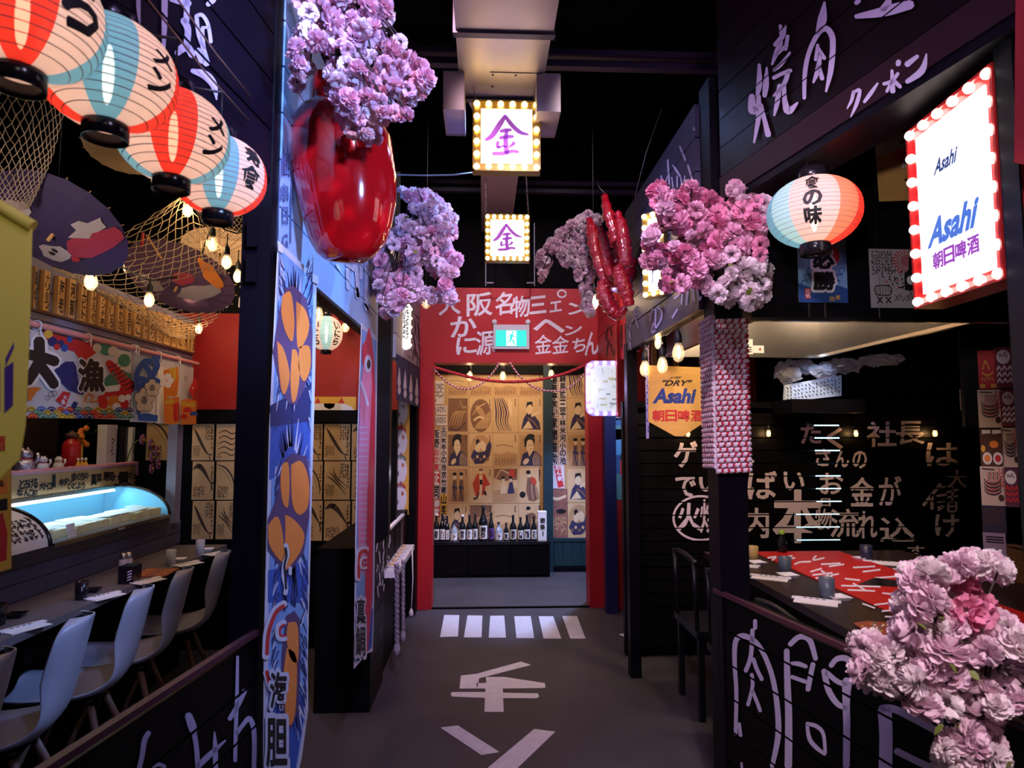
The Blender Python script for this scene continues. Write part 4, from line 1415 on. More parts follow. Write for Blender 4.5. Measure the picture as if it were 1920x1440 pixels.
# ---- blossom branches
petal = {k: mat('petal_' + k, c, .6, trans=.35, var=.12, scale=30) for k, c in (('pink', (0.88, 0.50, 0.64)), ('pale', (0.88, 0.66, 0.74)), ('white', (0.88, 0.77, 0.78)), ('rose', (0.82, 0.30, 0.46)))}
def pompon(m, seed, n=42):
    """one double cherry blossom, radius 1: notched, cupped petals in layers"""
    rnd = random.Random(seed)
    mb = MB()
    for i in range(n):
        z = 1 - 1.5 * (i + .5) / n
        q = math.sqrt(max(0, 1 - z * z))
        g = i * 2.39996 + rnd.uniform(-.3, .3)
        d = V((q * math.cos(g), q * math.sin(g), z)).normalized()
        sd = d.cross(V((0, 0, 1)))
        sd = sd.normalized() if sd.length > .01 else V((1, 0, 0))
        up = sd.cross(d)
        a = rnd.uniform(-.5, .5)
        sd, up = sd * math.cos(a) + up * math.sin(a), up * math.cos(a) - sd * math.sin(a)
        L, W = rnd.uniform(.8, 1.05), rnd.uniform(.34, .48)
        cu = rnd.uniform(-.25, .28)
        ctr = d * .22
        P = lambda l, s_, c_: ctr + d * (l * L * .85) + sd * (s_ * W) + up * (c_ * 1.0 + cu * l)
        vs = [P(.1, 0, 0), P(.5, -.75, .12), P(.55, 0, -.05), P(.5, .75, .12), P(.88, -.85, .20), P(.98, -.42, .10), P(.88, 0, .03), P(.98, .42, .10), P(.88, .85, .20)]
        mb.add(vs, [(0, 2, 1), (0, 3, 2), (1, 2, 5, 4), (2, 6, 5), (2, 3, 8, 7), (2, 7, 6)], m, True)
    return mb.mesh('blossom')
POM = {k: [pompon(m, s + hash(k) % 7 if False else s + len(k) * 10) for s in range(3)] for k, m in petal.items()}
lf = MB()
lf.add([V(p) for p in ((0, 0, 0), (.25, .28, .05), (.6, .30, .02), (1, 0, -.1), (.6, -.30, .02), (.25, -.28, .05), (.5, 0, -.04))], [(0, 1, 6), (1, 2, 6), (2, 3, 6), (3, 4, 6), (4, 5, 6), (5, 0, 6)], M['leaf'], True)
LEAFM = lf.mesh('leaf')
def inside(p, poly):
    r = False
    for (x0, y0), (x1, y1) in zip(poly, poly[1:] + poly[:1]):
        if (y0 > p[1]) != (y1 > p[1]) and p[0] < (x1 - x0) * (p[1] - y0) / (y1 - y0) + x0:
            r = not r
    return r
def bunch(label, d, poly, rpx, kinds, seed, thick=.12, twigs=(), leaves=12, root=None, kind_fn=None, dens=1.0):
    """a branch whose flower heads fill a real volume d metres away"""
    rnd = random.Random(seed)
    xs, ys = [p[0] for p in poly], [p[1] for p in poly]
    cx, cy = sum(xs) / len(xs), sum(ys) / len(ys)
    t = thing('blossom_branch', label, 'blossom', at(*(root or (cx, cy)), d))
    pts = []
    tries = 0
    while tries < 5000 and len(pts) < 260:
        tries += 1
        p = (rnd.uniform(min(xs), max(xs)), rnd.uniform(min(ys), max(ys)))
        if not inside(p, poly) or noise.noise(V((p[0] / rpx / 2.6, p[1] / rpx / 2.6, seed * 5.3))) < (-.25 if rpx < 25 else -.42):
            continue
        dz = rnd.uniform(-thick, thick)
        if all(((p[0] - q[0]) ** 2 + (p[1] - q[1]) ** 2 + ((dz - q[2]) * F / d * .8) ** 2) > (rpx * 1.12 / dens) ** 2 for q in pts):
            pts.append((*p, dz))
    P3 = []
    for x, y, dz in pts:
        q = at(x, y, d + dz)
        P3.append(q)
        k = kind_fn(x, y, rnd) if kind_fn else rnd.choice(kinds)
        r = rpx * d / F * rnd.uniform(.72, 1.2)
        shared('blossom', rnd.choice(POM[k]), t, q, (rnd.uniform(-.9, .9) + .9, rnd.uniform(-.8, .8), rnd.uniform(0, 6.28)), r)
    ctr = at(*(root or (cx, cy)), d)
    for i, q in enumerate(P3[::3]):                      # twigs join the flower heads
        mb = MB()
        a = min(P3, key=lambda s_: (s_ - (q + (ctr - q) * .45)).length)
        mb.tube([q, (q + a) / 2 + V((0, 0, .012)), a], .0025, M['twig'], 4)
        if (q - a).length > 1e-3:
            part('twig', mb, t)
    for pts2, w_ in twigs:
        mb = MB()
        mb.tube(smooth_path([tuple(at(x, y, d - thick * .9)) for x, y in pts2], 3), w_, M['twig'], 5)
        part('twig', mb, t)
    for i in range(leaves * 2):
        q = rnd.choice(P3)
        r = rpx * d / F
        shared('leaf', LEAFM, t, q + V((rnd.uniform(-1, 1), -1.25, rnd.uniform(-.6, .8))) * r * .9, (rnd.uniform(-1, 1), rnd.uniform(-1, 1), rnd.uniform(0, 6.28)), r * rnd.uniform(.6, .9))
    return t
bunch('big drooping pink blossom branch above the red pepper', 1.72, [(560, -60), (730, -60), (735, 30), (755, 100), (800, 135), (795, 175), (770, 215), (720, 220), (700, 262), (670, 250), (640, 215), (625, 165), (590, 120), (555, 165), (542, 90), (575, 60), (560, 20)], 18.5,
      ['pink', 'pink', 'pale'], 1, .13, [([(620, 20), (640, 55), (655, 60)], .003), ([(672, 95), (690, 125), (700, 135)], .003), ([(705, 160), (720, 185), (735, 195)], .003)], 11, (640, -40))
bunch('pink blossom branch hanging at the far end of the blue fascia', 3.25, [(745, 365), (790, 358), (840, 385), (857, 430), (835, 460), (862, 490), (845, 520), (845, 560), (800, 562), (760, 560), (725, 600), (710, 560), (706, 480), (720, 430), (745, 395)], 13.5,
      ['pink', 'pale', 'pale'], 2, .2, [([(782, 352), (795, 385), (800, 392)], .004), ([(785, 485), (815, 495), (828, 505)], .004)], 14, (770, 345))
bunch('thin arching blossom spray at the left of the red crab', 3.75, [(1103, 400), (1080, 415), (1040, 440), (1012, 480), (1008, 500), (1018, 525), (1025, 500), (1045, 480), (1062, 500), (1078, 495), (1082, 520), (1095, 545), (1092, 585), (1108, 590), (1112, 545), (1110, 480), (1125, 410)], 9,
      ['white', 'pale'], 3, .08, [([(1100, 418), (1060, 440), (1030, 475), (1018, 510)], .003)], 6, (1100, 410), dens=1.25)
bunch('full pink blossom bunch turning white at its lower end, over the rope-wrapped post', 2.28, [(1222, 345), (1275, 345), (1330, 350), (1390, 350), (1435, 375), (1432, 420), (1425, 470), (1440, 490), (1438, 550), (1400, 575), (1355, 570), (1340, 545), (1290, 530), (1250, 540), (1240, 495), (1205, 490), (1215, 440), (1240, 410), (1225, 380)], 16.5,
      None, 4, .15, [([(1355, 455), (1370, 450), (1385, 440)], .003), ([(1300, 430), (1320, 425)], .003)], 13, (1330, 440),
      lambda x, y, r: 'white' if (x > 1340 and y > 490) else r.choice(['pink', 'pink', 'pale', 'rose']) if x < 1400 or y > 420 else r.choice(['pink', 'rose', 'pale']))
bunch('pale pink blossom branch standing in the lower right corner, nearest of all', 1.28, [(1700, 1060), (1760, 1075), (1790, 1060), (1880, 1045), (1870, 1090), (1855, 1120), (1880, 1165), (1905, 1160), (1935, 1230), (1915, 1330), (1880, 1320), (1840, 1350), (1830, 1290), (1790, 1330), (1730, 1330), (1700, 1280), (1720, 1240), (1700, 1200), (1690, 1130), (1700, 1095)], 30,
      None, 5, .10, [([(1748, 1100), (1755, 1120), (1753, 1200)], .003), ([(1790, 1210), (1775, 1260), (1772, 1300)], .003), ([(1715, 1320), (1690, 1300), (1670, 1280)], .003)], 10, (1800, 1440),
      lambda x, y, r: 'rose' if (1795 < x < 1850 and 1080 < y < 1180 and r.random() < .7) else r.choice(['white', 'pale', 'pale']))
bunch('small white blossom sprig beside the big pale pink branch', 1.25, [(1640, 1195), (1650, 1220), (1685, 1225), (1680, 1280), (1650, 1300), (1620, 1270), (1610, 1215)], 27, ['white', 'white', 'pale'], 6, .03, [([(1660, 1280), (1690, 1295), (1720, 1300)], .003)], 1, (1690, 1290), dens=1.3)
bunch('pale blossom sprig at the foot of the lower right branch', 1.22, [(1770, 1400), (1800, 1370), (1860, 1385), (1880, 1440), (1830, 1470), (1770, 1450)], 27, ['white', 'pale'], 7, .03, [], 1, (1850, 1300), dens=1.3)
# ---- red and white rope wound round the post
t = thing('rope_winding', 'red and white twisted rope wound tightly round the right post', 'rope', at(1365, 740, 2.5))
zt_, zb2 = at(1365, 595, 2.5).z, at(1365, 884, 2.5).z
nt_ = 30
hr = (zt_ - zb2) / nt_
for i in range(nt_):
    z = zb2 + hr * (i + .5)
    x0, x1, y0_, y1_ = .92 - hr * .45, 1.035 + hr * .45, 2.50 - hr * .45, 2.62 + hr * .45
    P = []
    for (a, b), (c, d) in (((x0, y0_), (x1, y0_)), ((x1, y0_), (x1, y1_)), ((x1, y1_), (x0, y1_)), ((x0, y1_), (x0, y0_))):
        for k in range(26):
            P.append((a + (c - a) * k / 26, b + (d - b) * k / 26, z + hr * (len(P) / 104 - .5) + .0006 * math.sin(len(P) * .8 + i)))
    P.append((x0, y0_, z + hr * .5))
    mb = MB()
    mb.tube(P, [hr * (.50 + .05 * abs(math.sin(j * .62 + i))) for j in range(len(P))], M['rope_w'], 10, True, (M['rope_r'], .026 + .001 * (i % 3), 1, .66, i * .31))
    part('rope_turn', mb, t)

# ================================================================== LEFT STALLS
def atX(px, py, X):
    r = ray(px, py)
    return EYE + r * ((X - EYE.x) / r.x)


def atZ(px, py, Z):
    r = ray(px, py)
    return EYE + r * ((Z - EYE.z) / r.z)


S4 = lambda x, y: (x / 5.053, 480 + y / 5.053)
# facade boards over the fish bar
mb = MB()
mb.bx((-2.10, 1.9, 1.86), (-2.045, 4.5, 2.27), M['greyplank'])
fac = struct('trim_15', mb)
for i, (a, b) in enumerate(((1.86, 1.99), (1.995, 2.13), (2.135, 2.27))):
    mb = MB()
    mb.bx((-2.045, 1.9, a), (-2.02, 4.5, b), M['greyplank'])
    part('plank', mb, fac)
mb = MB()
mb.bx((-2.02, 1.9, 2.025), (-2.0, 4.49, 2.035), M['woodd'])
part('tag_rail', mb, fac)
mb = MB()
mb.bx((-2.06, 4.28, .9), (-2.0, 4.36, 1.86), mat('lilac_post', (.20, .19, .28), .5, var=.2))
struct('trim_16', mb)
mb = MB()
mb.bx((-2.06, 2.70, .9), (-2.0, 2.77, 1.86), mat('lilac_post', (.20, .19, .28), .5))
struct('trim_17', mb)
# wooden menu tags
tags = [(262, 315, 140, 490, '串牛'), (350, 445, 150, 530, '十リ食つ'), (485, 585, 195, 585, '海老'), (595, 688, 235, 605, '河豚'), (708, 795, 268, 640, 'エビト'), (805, 882, 320, 668, 'ふえぐ'), (893, 972, 335, 695, 'ランチ丼'), (980, 1052, 378, 720, 'ゆしろ'),
        (1066, 1140, 425, 748, '鯖かさ'), (1150, 1222, 470, 772, 'の至す'), (1230, 1310, 515, 796, 'たこ'), (1316, 1372, 560, 815, 'コッケ'), (1376, 1442, 590, 832, 'ひとり'), (1448, 1512, 622, 852, 'いくら'), (1518, 1588, 650, 872, '大穴'), (1594, 1642, 690, 895, 'さけ'), (1648, 1702, 720, 915, 'うに'), (1708, 1752, 745, 930, '貝'), (1756, 1784, 765, 940, 'えび'), (1786, 1820, 780, 948, 'さんま')]
for i, (x0, x1, y0, y1, tx) in enumerate(tags):
    (u0, v0), (u1, v1) = PLBAR.uv(*S4(x0, y1)), PLBAR.uv(*S4(x1, y0))
    if i == 0:
        u0, v0 = PLBAR.uv(*S4(262, 500))
    v0 = 2.037
    v1 = v0 + .185 + random.uniform(-.006, .008)
    t = thing('menu_tag', 'wooden menu tag on the fish bar fascia, %s from the corner post end, lettered %s' % (['first', 'second', 'third', 'fourth', 'fifth', 'sixth', 'seventh', 'eighth', 'ninth', 'tenth', 'eleventh', 'twelfth', 'thirteenth', 'fourteenth', 'fifteenth', 'sixteenth', 'seventeenth', 'eighteenth', 'nineteenth', 'twentieth'][len(tags) - 1 - i], tx),
              'menu tag', PLBAR.p((u0 + u1) / 2, v0), 'wooden menu tags')
    k = .012 + (u1 - u0) * .08
    mb = MB()
    mb.pbox(PLBAR, u0 + .004, v0, u1 - .008, v1, .0, .022, M['wood'])
    part('board', mb, t)
    mb = MB()
    n = len(tx)
    hh = (v1 - v0 - .02) / n
    for j, ch in enumerate(tx):
        cw = min(.03, (u1 - u0) * .30, hh * .55)
        c_ = (u0 + u1) / 2
        write(mb, ch, quv(PLBAR, c_ - cw, v1 - .012 - (j + 1) * hh + hh * .06, c_ + cw, v1 - .012 - j * hh - hh * .06, .0228), M['ink'], .02)
    part('lettering', mb, t)

# pink curtain pole with rings, printed curtain
XC = -1.985
PC = PL((XC, 0, 0), (1, 0, 0))
A, Bp = PC.px(40, 598), PC.px(371, 686)
t = thing('curtain_pole', 'pink ribbed curtain pole with white rings along the fish bar', 'pole', A)
mb = MB()
zr = (A.z + Bp.z) / 2
prof, k = [], 90
path = [V((XC, A.y + (Bp.y - A.y) * i / k, zr)) for i in range(k + 1)]
mb.tube(path, [.013 if i % 2 else .0155 for i in range(k + 1)], mat('pink_pole', (0.62, 0.25, 0.27), .5), 10)
part('pole', mb, t)
for x, y in ((345, 690), (828, 780), (1262, 878), (1285, 880), (1497, 930), (1680, 1000)):
    q = PC.px(*S4(x, y))
    mb = MB()
    mb.tube([V((XC, q.y, zr)) + V((math.cos(g), 0, math.sin(g))) * .021 for g in [2 * PI * i / 14 for i in range(15)]], .0035, M['white'], 6, False)
    mb.tube([V((XC + .018, q.y, zr - .012)), V((XC + .02, q.y, zr - .045))], .004, M['white'], 5)
    part('ring', mb, t)
zc1, zc0 = zr - .025, 1.556
t = thing('fish_bar_curtain', 'white split curtain printed with waves, a mountain, black characters and blossoms', 'curtain', (XC, 3.4, zc0))
def cf(p, off=0.0):
    return p + V((.006 * math.sin(p.y * 11) + off, 0, 0))
def cs(x, y, off=.0012):
    return cf(PC.px(*S4(x, y)), off)
def cloth(name, ya, yb, z0, z1, seed=0):
    mb = MB()
    n = max(4, int((yb - ya) / .025))
    k = 4
    vs = [cf(V((XC, ya + (yb - ya) * i / n, z0 + (z1 - z0) * j / k))) for i in range(n + 1) for j in range(k + 1)]
    mb.add(vs, [(i * (k + 1) + j, (i + 1) * (k + 1) + j, (i + 1) * (k + 1) + j + 1, i * (k + 1) + j + 1) for i in range(n) for j in range(k)], mat('curtain_cloth', (0.74, 0.70, 0.72), .8, trans=.35), True)
    return part(name, mb, t)
yl = [2.0, 3.0, PC.px(*S4(1248, 1000)).y, PC.px(*S4(1500, 1000)).y, PC.px(*S4(1660, 1000)).y, PC.px(*S4(1845, 1000)).y]
CP = [cloth('panel', yl[0] + .2, yl[2] - .004, zc0, zc1), cloth('panel', yl[2] + .004, yl[3] - .004, zc0 - .01, zc1), cloth('panel', yl[3] + .003, yl[4] - .003, zc0 - .015, zc1), cloth('panel', yl[4] + .003, yl[5], zc0 - .015, zc1)]
cred, cblu, cnav = mat('cloth_red', (0.62, 0.03, 0.03), .7, trans=.2), mat('cloth_blue', (0.03, 0.10, 0.42), .7, trans=.2), mat('cloth_navy', (0.015, 0.02, 0.13), .7)
cgre, cyel, cora = mat('cloth_green', (0.07, 0.25, 0.16), .7, trans=.2), mat('cloth_yellow', (0.72, 0.48, 0.06), .7, trans=.2), mat('cloth_orange', (0.75, 0.22, 0.03), .7, trans=.2)
cblk, cpal = M['ink'], mat('cloth_cream', (0.72, 0.62, 0.52), .8, trans=.2)
LAY = [0]
def patch(mb, pts, m):
    """flat colour of the print, cut into strips so that it follows the folds"""
    LAY[0] += 1
    off = .003 + LAY[0] * .00012
    xs = sorted(p[0] for p in pts)
    b = bmesh.new()
    f = b.faces.new([b.verts.new((x, y, 0)) for x, y in pts])
    bmesh.ops.triangulate(b, faces=[f])
    x = xs[0] + 40
    while x < xs[-1]:
        bmesh.ops.bisect_plane(b, geom=b.verts[:] + b.edges[:] + b.faces[:], plane_co=(x, 0, 0), plane_no=(1, 0, 0))
        x += 40
    b.verts.index_update()
    mb.add([cs(v.co.x, v.co.y, off) for v in b.verts], [[v.index for v in f.verts] for f in b.faces], m)
    b.free()
def disc(x, y, r, n=14, a0=0, a1=2 * PI):
    return [(x + r * math.cos(a0 + (a1 - a0) * i / n), y + r * math.sin(a0 + (a1 - a0) * i / n)) for i in range(n + (0 if a1 - a0 > 6.2 else 1))]
mb = MB()
sk = lambda pts, w_, m: (LAY.__setitem__(0, LAY[0] + 1), stroke(mb, lambda x, y: cs(x, y, .003 + LAY[0] * .00012), pts, w_, m))
patch(mb, [(390, 715), (620, 770), (890, 830), (930, 900), (860, 960), (800, 990), (740, 960), (700, 905), (600, 880), (540, 870), (440, 830)], cred)
for x, y, r, m in ((440, 740, 40, cyel), (480, 810, 45, cnav), (560, 830, 36, cnav), (650, 790, 30, cblu), (600, 870, 36, cblu), (520, 860, 30, cred), (1000, 880, 60, cgre), (1060, 900, 46, cpal), (920, 870, 40, cpal)):
    patch(mb, disc(x, y, r), m)
patch(mb, [(470, 1100), (560, 1030), (610, 1000), (650, 1030), (690, 1000), (720, 1050), (745, 1200), (800, 1255), (790, 1320), (640, 1270), (560, 1195)], cnav)
patch(mb, disc(1150, 1000, 90), cpal)
patch(mb, disc(1160, 990, 62), cgre)
patch(mb, [(1090, 1060), (1235, 1120), (1240, 1200), (1170, 1160)], cgre)
patch(mb, [(960, 1180), (1060, 1090), (1110, 1190), (1100, 1270), (1010, 1260)], cgre)
sk([(1020, 1010), (1070, 1080), (1150, 1180), (1215, 1240), (1130, 1290), (1000, 1310)], [60, 90, 110, 110, 90, 50], cred)
for a in range(7):
    x, y = 1050 + a * 27, 1040 + a * 34
    sk([(x - 40, y + 20), (x + 10, y), (x + 45, y - 25)], 9, cblk)
patch(mb, [(1000, 1235), (1120, 1215), (1060, 1265), (1110, 1275), (1010, 1290), (950, 1260)], mat('cloth_white', (.78, .75, .76), .8))
for w_, m in ((150, MATS['cloth_white']), (112, cblk)):
    for pts in ([(350, 800), (350, 980), (310, 1080), (240, 1190)], [(240, 930), (380, 960), (500, 1000)], [(340, 1010), (420, 1120), (490, 1220)]):
        sk(pts, w_ if m is not cblk else 100, m)
LAY[0] += 2
for bo, m, o in ((.085, MATS['cloth_white'], 0), (.045, cblk, .0010)):
    write(mb, '漁', lambda a, b: cs(735 + 240 * a - (.01 if bo > .05 else 0) * 0, 1280 - 300 * b, .003 + LAY[0] * .00012 + o), m, bo, 5)
LAY[0] += 4
sk([(800, 1380), (830, 1310), (880, 1330), (860, 1380), (920, 1370), (950, 1330)], 16, cora)
patch(mb, [(500, 1365), (575, 1280), (655, 1295), (600, 1430)], cred)
patch(mb, [(650, 1450), (690, 1375), (735, 1390), (700, 1470)], cnav)
LAY[0] += 1
for ch, x, y in (('大', 595, 1340), ('漁', 575, 1385)):
    write(mb, ch, lambda a, b: cs(x - 22 + 44 * a, y + 22 - 44 * b, .003 + LAY[0] * .00012), MATS['cloth_white'], .03)
for x, y, r in ((420, 1345, 20), (455, 1310, 24), (485, 1300, 26)):
    sk(disc(x, y, r) + [disc(x, y, r)[0]], 4, cblk)
patch(mb, [(245, 1250), (310, 1240), (370, 1255), (320, 1290), (270, 1370), (245, 1370)], cora)
patch(mb, [(915, 1330), (980, 1310), (1010, 1390), (990, 1450), (930, 1440)], cred)
for x, y, r, m in ((1060, 1380, 60, cora), (1150, 1400, 50, cred), (1130, 1350, 36, MATS['cloth_white']), (1080, 1430, 40, MATS['cloth_white']), (1190, 1340, 30, MATS['cloth_white'])):
    patch(mb, disc(x, y, r), m)
cyc = [cyel, cred, cgre, cblu, cred, cyel, cnav, cgre]
for row in range(3):
    for k in range(11):
        x, y = 270 + k * 92 + (row % 2) * 46, 1455 + row * 32
        if x > 1200:
            continue
        y += (x - 700) * .012
        if y > 1535:
            continue
        m = cyc[(k * 3 + row * 2) % 8]
        patch(mb, disc(x, min(y + 20, 1540), 48, 10, PI, 2 * PI), m)
        patch(mb, disc(x, min(y + 20, 1540), 34, 8, PI, 2 * PI), cblk if m is cyel else cyel if m is cred else cpal)
        patch(mb, disc(x, min(y + 20, 1540), 28, 8, PI, 2 * PI), m)
part('print', mb, CP[0])
mb = MB()
for pts, w_ in (([(1270, 1260), (1260, 1120), (1330, 1010), (1400, 1000)], 60), ([(1330, 1010), (1400, 1120), (1380, 1180), (1300, 1160)], 55), ([(1440, 960), (1460, 1040), (1420, 1150), (1470, 1190)], 55), ([(1255, 1250), (1330, 1230), (1400, 1300)], 70), ([(1440, 980), (1480, 960)], 40)):
    sk(pts, w_, cblu)
patch(mb, [(1255, 1330), (1300, 1330), (1300, 1500), (1255, 1500)], cblu)
for cx, cy, r in ((1335, 1365, 66), (1410, 1250, 46)):
    for j in range(5):
        patch(mb, disc(cx + r * .9 * math.cos(j * 1.257 - .3), cy + r * 1.1 * math.sin(j * 1.257 - .3), r * .72 + 5), cblk)
    for j in range(5):
        patch(mb, disc(cx + r * .9 * math.cos(j * 1.257 - .3), cy + r * 1.1 * math.sin(j * 1.257 - .3), r * .72), cpal)
    for j in range(8):
        sk([(cx + r * .25 * math.cos(j * .785), cy + r * .3 * math.sin(j * .785)), (cx + r * .55 * math.cos(j * .785), cy + r * .65 * math.sin(j * .785))], 9, cblk)
patch(mb, [(1260, 1500), (1360, 1490), (1460, 1510), (1455, 1570), (1265, 1560)], cblu)
part('print', mb, CP[1])
mb = MB()
patch(mb, [(1510, 1080), (1640, 1050), (1650, 1150), (1630, 1330), (1510, 1330)], cora)
patch(mb, [(1560, 1060), (1640, 1060), (1640, 1160), (1570, 1200)], cyel)
for j in range(5):
    patch(mb, disc(1535 + 34 * math.cos(j * 1.257), 1180 + 42 * math.sin(j * 1.257), 30), MATS['cloth_white'])
patch(mb, [(1510, 1320), (1570, 1350), (1650, 1330), (1650, 1580), (1570, 1600), (1510, 1580)], cora)
patch(mb, [(1580, 1400), (1650, 1390), (1650, 1560), (1600, 1570)], cred)
patch(mb, disc(1560, 1400, 45, 10, PI, 2 * PI), cyel)
part('print', mb, CP[2])
mb = MB()
patch(mb, [(1670, 1370), (1740, 1350), (1830, 1370), (1830, 1590), (1670, 1600)], cora)
for x, y, r, m in ((1700, 1420, 46, cyel), (1780, 1430, 46, cyel), (1740, 1480, 50, cred), (1700, 1540, 44, cred), (1805, 1510, 40, cblu), (1770, 1550, 36, cora)):
    patch(mb, disc(x, y, r, 12, PI, 2 * PI), m)
patch(mb, [(1755, 1270), (1815, 1150), (1842, 1210), (1800, 1350)], cred)
sk([(1785, 1270), (1800, 1240), (1815, 1230)], 10, MATS['cloth_white'])
sk(disc(1722, 1160, 18) + [disc(1722, 1160, 18)[0]], 4, cblk)
part('print', mb, CP[3])

# low front wall of the bar, counter
mb = MB()
mb.bx((-2.30, 1.2, 0), (-2.045, 4.42, .905), M['black'])
lw = struct('wall_fish_bar', mb)
for a, b in ((.755, .828), (.832, .905)):
    mb = MB()
    mb.bx((-2.045, 1.2, a), (-2.02, 4.42, b), M['slate'])
    part('plank', mb, lw)
t = thing('dining_counter', 'long grey dining counter with black front along the fish bar', 'counter', (-1.85, 2.8, 0))
mb = MB()
mb.bx((-2.02, 1.2, .722), (-1.69, 4.36, .752), M['counter'])
part('worktop', mb, t)
mb = MB()
mb.bx((-1.98, 1.25, .0), (-1.95, 4.32, .722), M['black'])
part('front_panel', mb, t)
for y in (1.7, 2.6, 3.5, 4.25):
    mb = MB()
    mb.bx((-1.95, y - .02, .60), (-1.74, y + .02, .722), M['black'])
    part('bracket', mb, t)
PTOP = PL((0, 0, .752), (0, 0, 1))

# refrigerated fish case
t = thing('fish_display_case', 'curved glass refrigerated fish case lit blue white on the bar', 'display case', (-2.15, 3.5, .905))
ya, yr, yb2 = 2.72, 3.10, 4.20
dk = mat('case_plastic', (.03, .028, .035), .35)
mb = MB()
mb.bx((-2.415, ya, .905), (-1.99, yb2, .965), dk)
part('case_base', mb, t)
mb = MB()
mb.bx((-2.0, yr, .952), (-1.985, yb2, .972), M['steel'])
part('front_rail', mb, t)
def arc(y, k=12, r0=0.0):
    """curved front, from the rail up and over to the rear edge"""
    out = []
    for i in range(k + 1):
        g = i / k * PI / 2
        out.append(V((-2.34 + (.345 - r0) * math.cos(g) ** .9 if i < k else -2.34, y, .965 + (.185 - r0) * math.sin(g))))
    return out
def arcsheet(mb, y0_, y1_, m, r0=0.0, i0=0, i1=12):
    A_, B_ = arc(y0_, 12, r0)[i0:i1 + 1], arc(y1_, 12, r0)[i0:i1 + 1]
    n = len(A_)
    mb.add(A_ + B_, [(i, i + 1, n + i + 1, n + i) for i in range(n - 1)], m, True)
mb = MB()
arcsheet(mb, yr, yb2, M['glass'])
part('curved_glass', mb, t)
mb = MB()
arcsheet(mb, ya, yr - .02, M['paper'])
arcsheet(mb, ya, yr - .02, M['paper'], .004)
pap = part('paper_cover', mb, t, 'pinkish white handwritten paper over the near end')
mb = MB()
Aq = arc(0, 12, -.002)
rp = lambda a, b: V((Aq[int(min(11, a * 12))].x, ya + (yr - .02 - ya) * b, Aq[int(min(11, a * 12))].z)) + V((.001, 0, .001))
def rp(a, b):
    i = max(0, min(11.999, a * 12))
    k = int(i)
    q = Aq[k].lerp(Aq[k + 1], i - k)
    return V((q.x + .001, ya + (yr - .02 - ya) * b, q.z + .001))
for j in range(4):
    stroke(mb, rp, [(.62 + .06 * j, .12), (.66 + .05 * j, .4), (.58 + .06 * j, .75)], .05, M['inkred'])
scribble(mb, lambda x, y: rp(y, x), .06, .08, .94, .5, 9, M['ink'], 11)
part('handwriting', mb, pap)
for y in (yr - .02, yb2):
    mb = MB()
    Aq2 = arc(y, 12, -.004)
    mb.tube(Aq2, .010, M['blackgloss'], 6)
    part('end_rib', mb, t)
mb = MB()
mb.add([V((-2.40, yb2 + .002, .965))] + [q + V((0, .002, 0)) for q in arc(yb2)] + [V((-2.40, yb2 + .002, 1.14))], [(0, i + 1, i) for i in range(1, 14)], mat('case_liner', (.10, .42, .62), .5, emit=.22, ecol=(.10, .50, .85)))  # liner glows blue itself, standing in for light and reflections in the case
part('end_liner', mb, t)
mb = MB()
mb.bx((-2.36, yr, 1.135), (-2.33, yb2, 1.155), M['steel'])
part('rear_rail', mb, t)
mb = MB()
mb.bx((-2.415, yr, .965), (-2.40, yb2, 1.13), mat('case_liner', (.10, .42, .62), .5, emit=.22, ecol=(.10, .50, .85)))  # same self-glowing liner behind the tray
part('rear_liner', mb, t)
mb = MB()
mb.bx((-2.345, yr + .02, 1.118), (-2.325, yb2 - .02, 1.132), mat('led_strip', (.8, .95, 1), .4, emit=3.5, ecol=(.75, .93, 1.0)))
part('led_strip', mb, t)
rnd = random.Random(12)
mb = MB()
mb.bx((-2.39, yr + .01, .966), (-2.01, yb2 - .01, .976), mat('case_tray', (.30, .42, .50), .3))
part('tray', mb, t)
for i in range(10):
    y = yr + .06 + i * .107
    tt = thing('fish_fillet', 'pale block of fish on the lit case tray, %s from its papered end' % ['first', 'second', 'third', 'fourth', 'fifth', 'sixth', 'seventh', 'eighth', 'ninth', 'tenth'][i], 'fish', (-2.12, y, .977), 'fish blocks in the case')
    mb = MB()
    mb.box((-2.10 + rnd.uniform(-.01, .01), y, .998), (.13, .09, .04), mat('fish_pale', (.52, .46, .25), .5, var=.3, scale=40, bump=.6), Matrix.Rotation(rnd.uniform(-.12, .12), 3, 'Z'))
    part('fillet', mb, tt)
    mb = MB()
    q = V((-2.10, y, 1.019))
    mb.box(q + V((-.03, 0, .004)), (.15, .098, .004), mat('wax_paper', (.55, .68, .72), .6), Matrix.Rotation(rnd.uniform(-.12, .12), 3, 'Z') @ Matrix.Rotation(rnd.uniform(-.05, .15), 3, 'Y'))
    part('wrapping_paper', mb, tt)
lamp('AREA', (-2.30, 3.65, 1.11), 2.4, (.55, .85, 1.0), 1.0, (-2.08, 3.65, .97), sy=.03)
mb = MB()
PB = PL((-1.984, 0, 0), (1, 0, 0))
write(mb, 'OO', quv(PB, 3.62, .956, 3.68, .967, .001), M['white'], .03)
st = part('badge', mb, t)
for (x, y, w_, h_) in ((131, 988, 13, 10), (135, 1000, 12, 8)):
    mb = MB()
    q = PB.uv(x, y)
    mb.pbox(PB, q[0] - .03, q[1] - .02, q[0] + .03, q[1] + .015, .0, .002, M['paper'])
    part('sticker', mb, t)

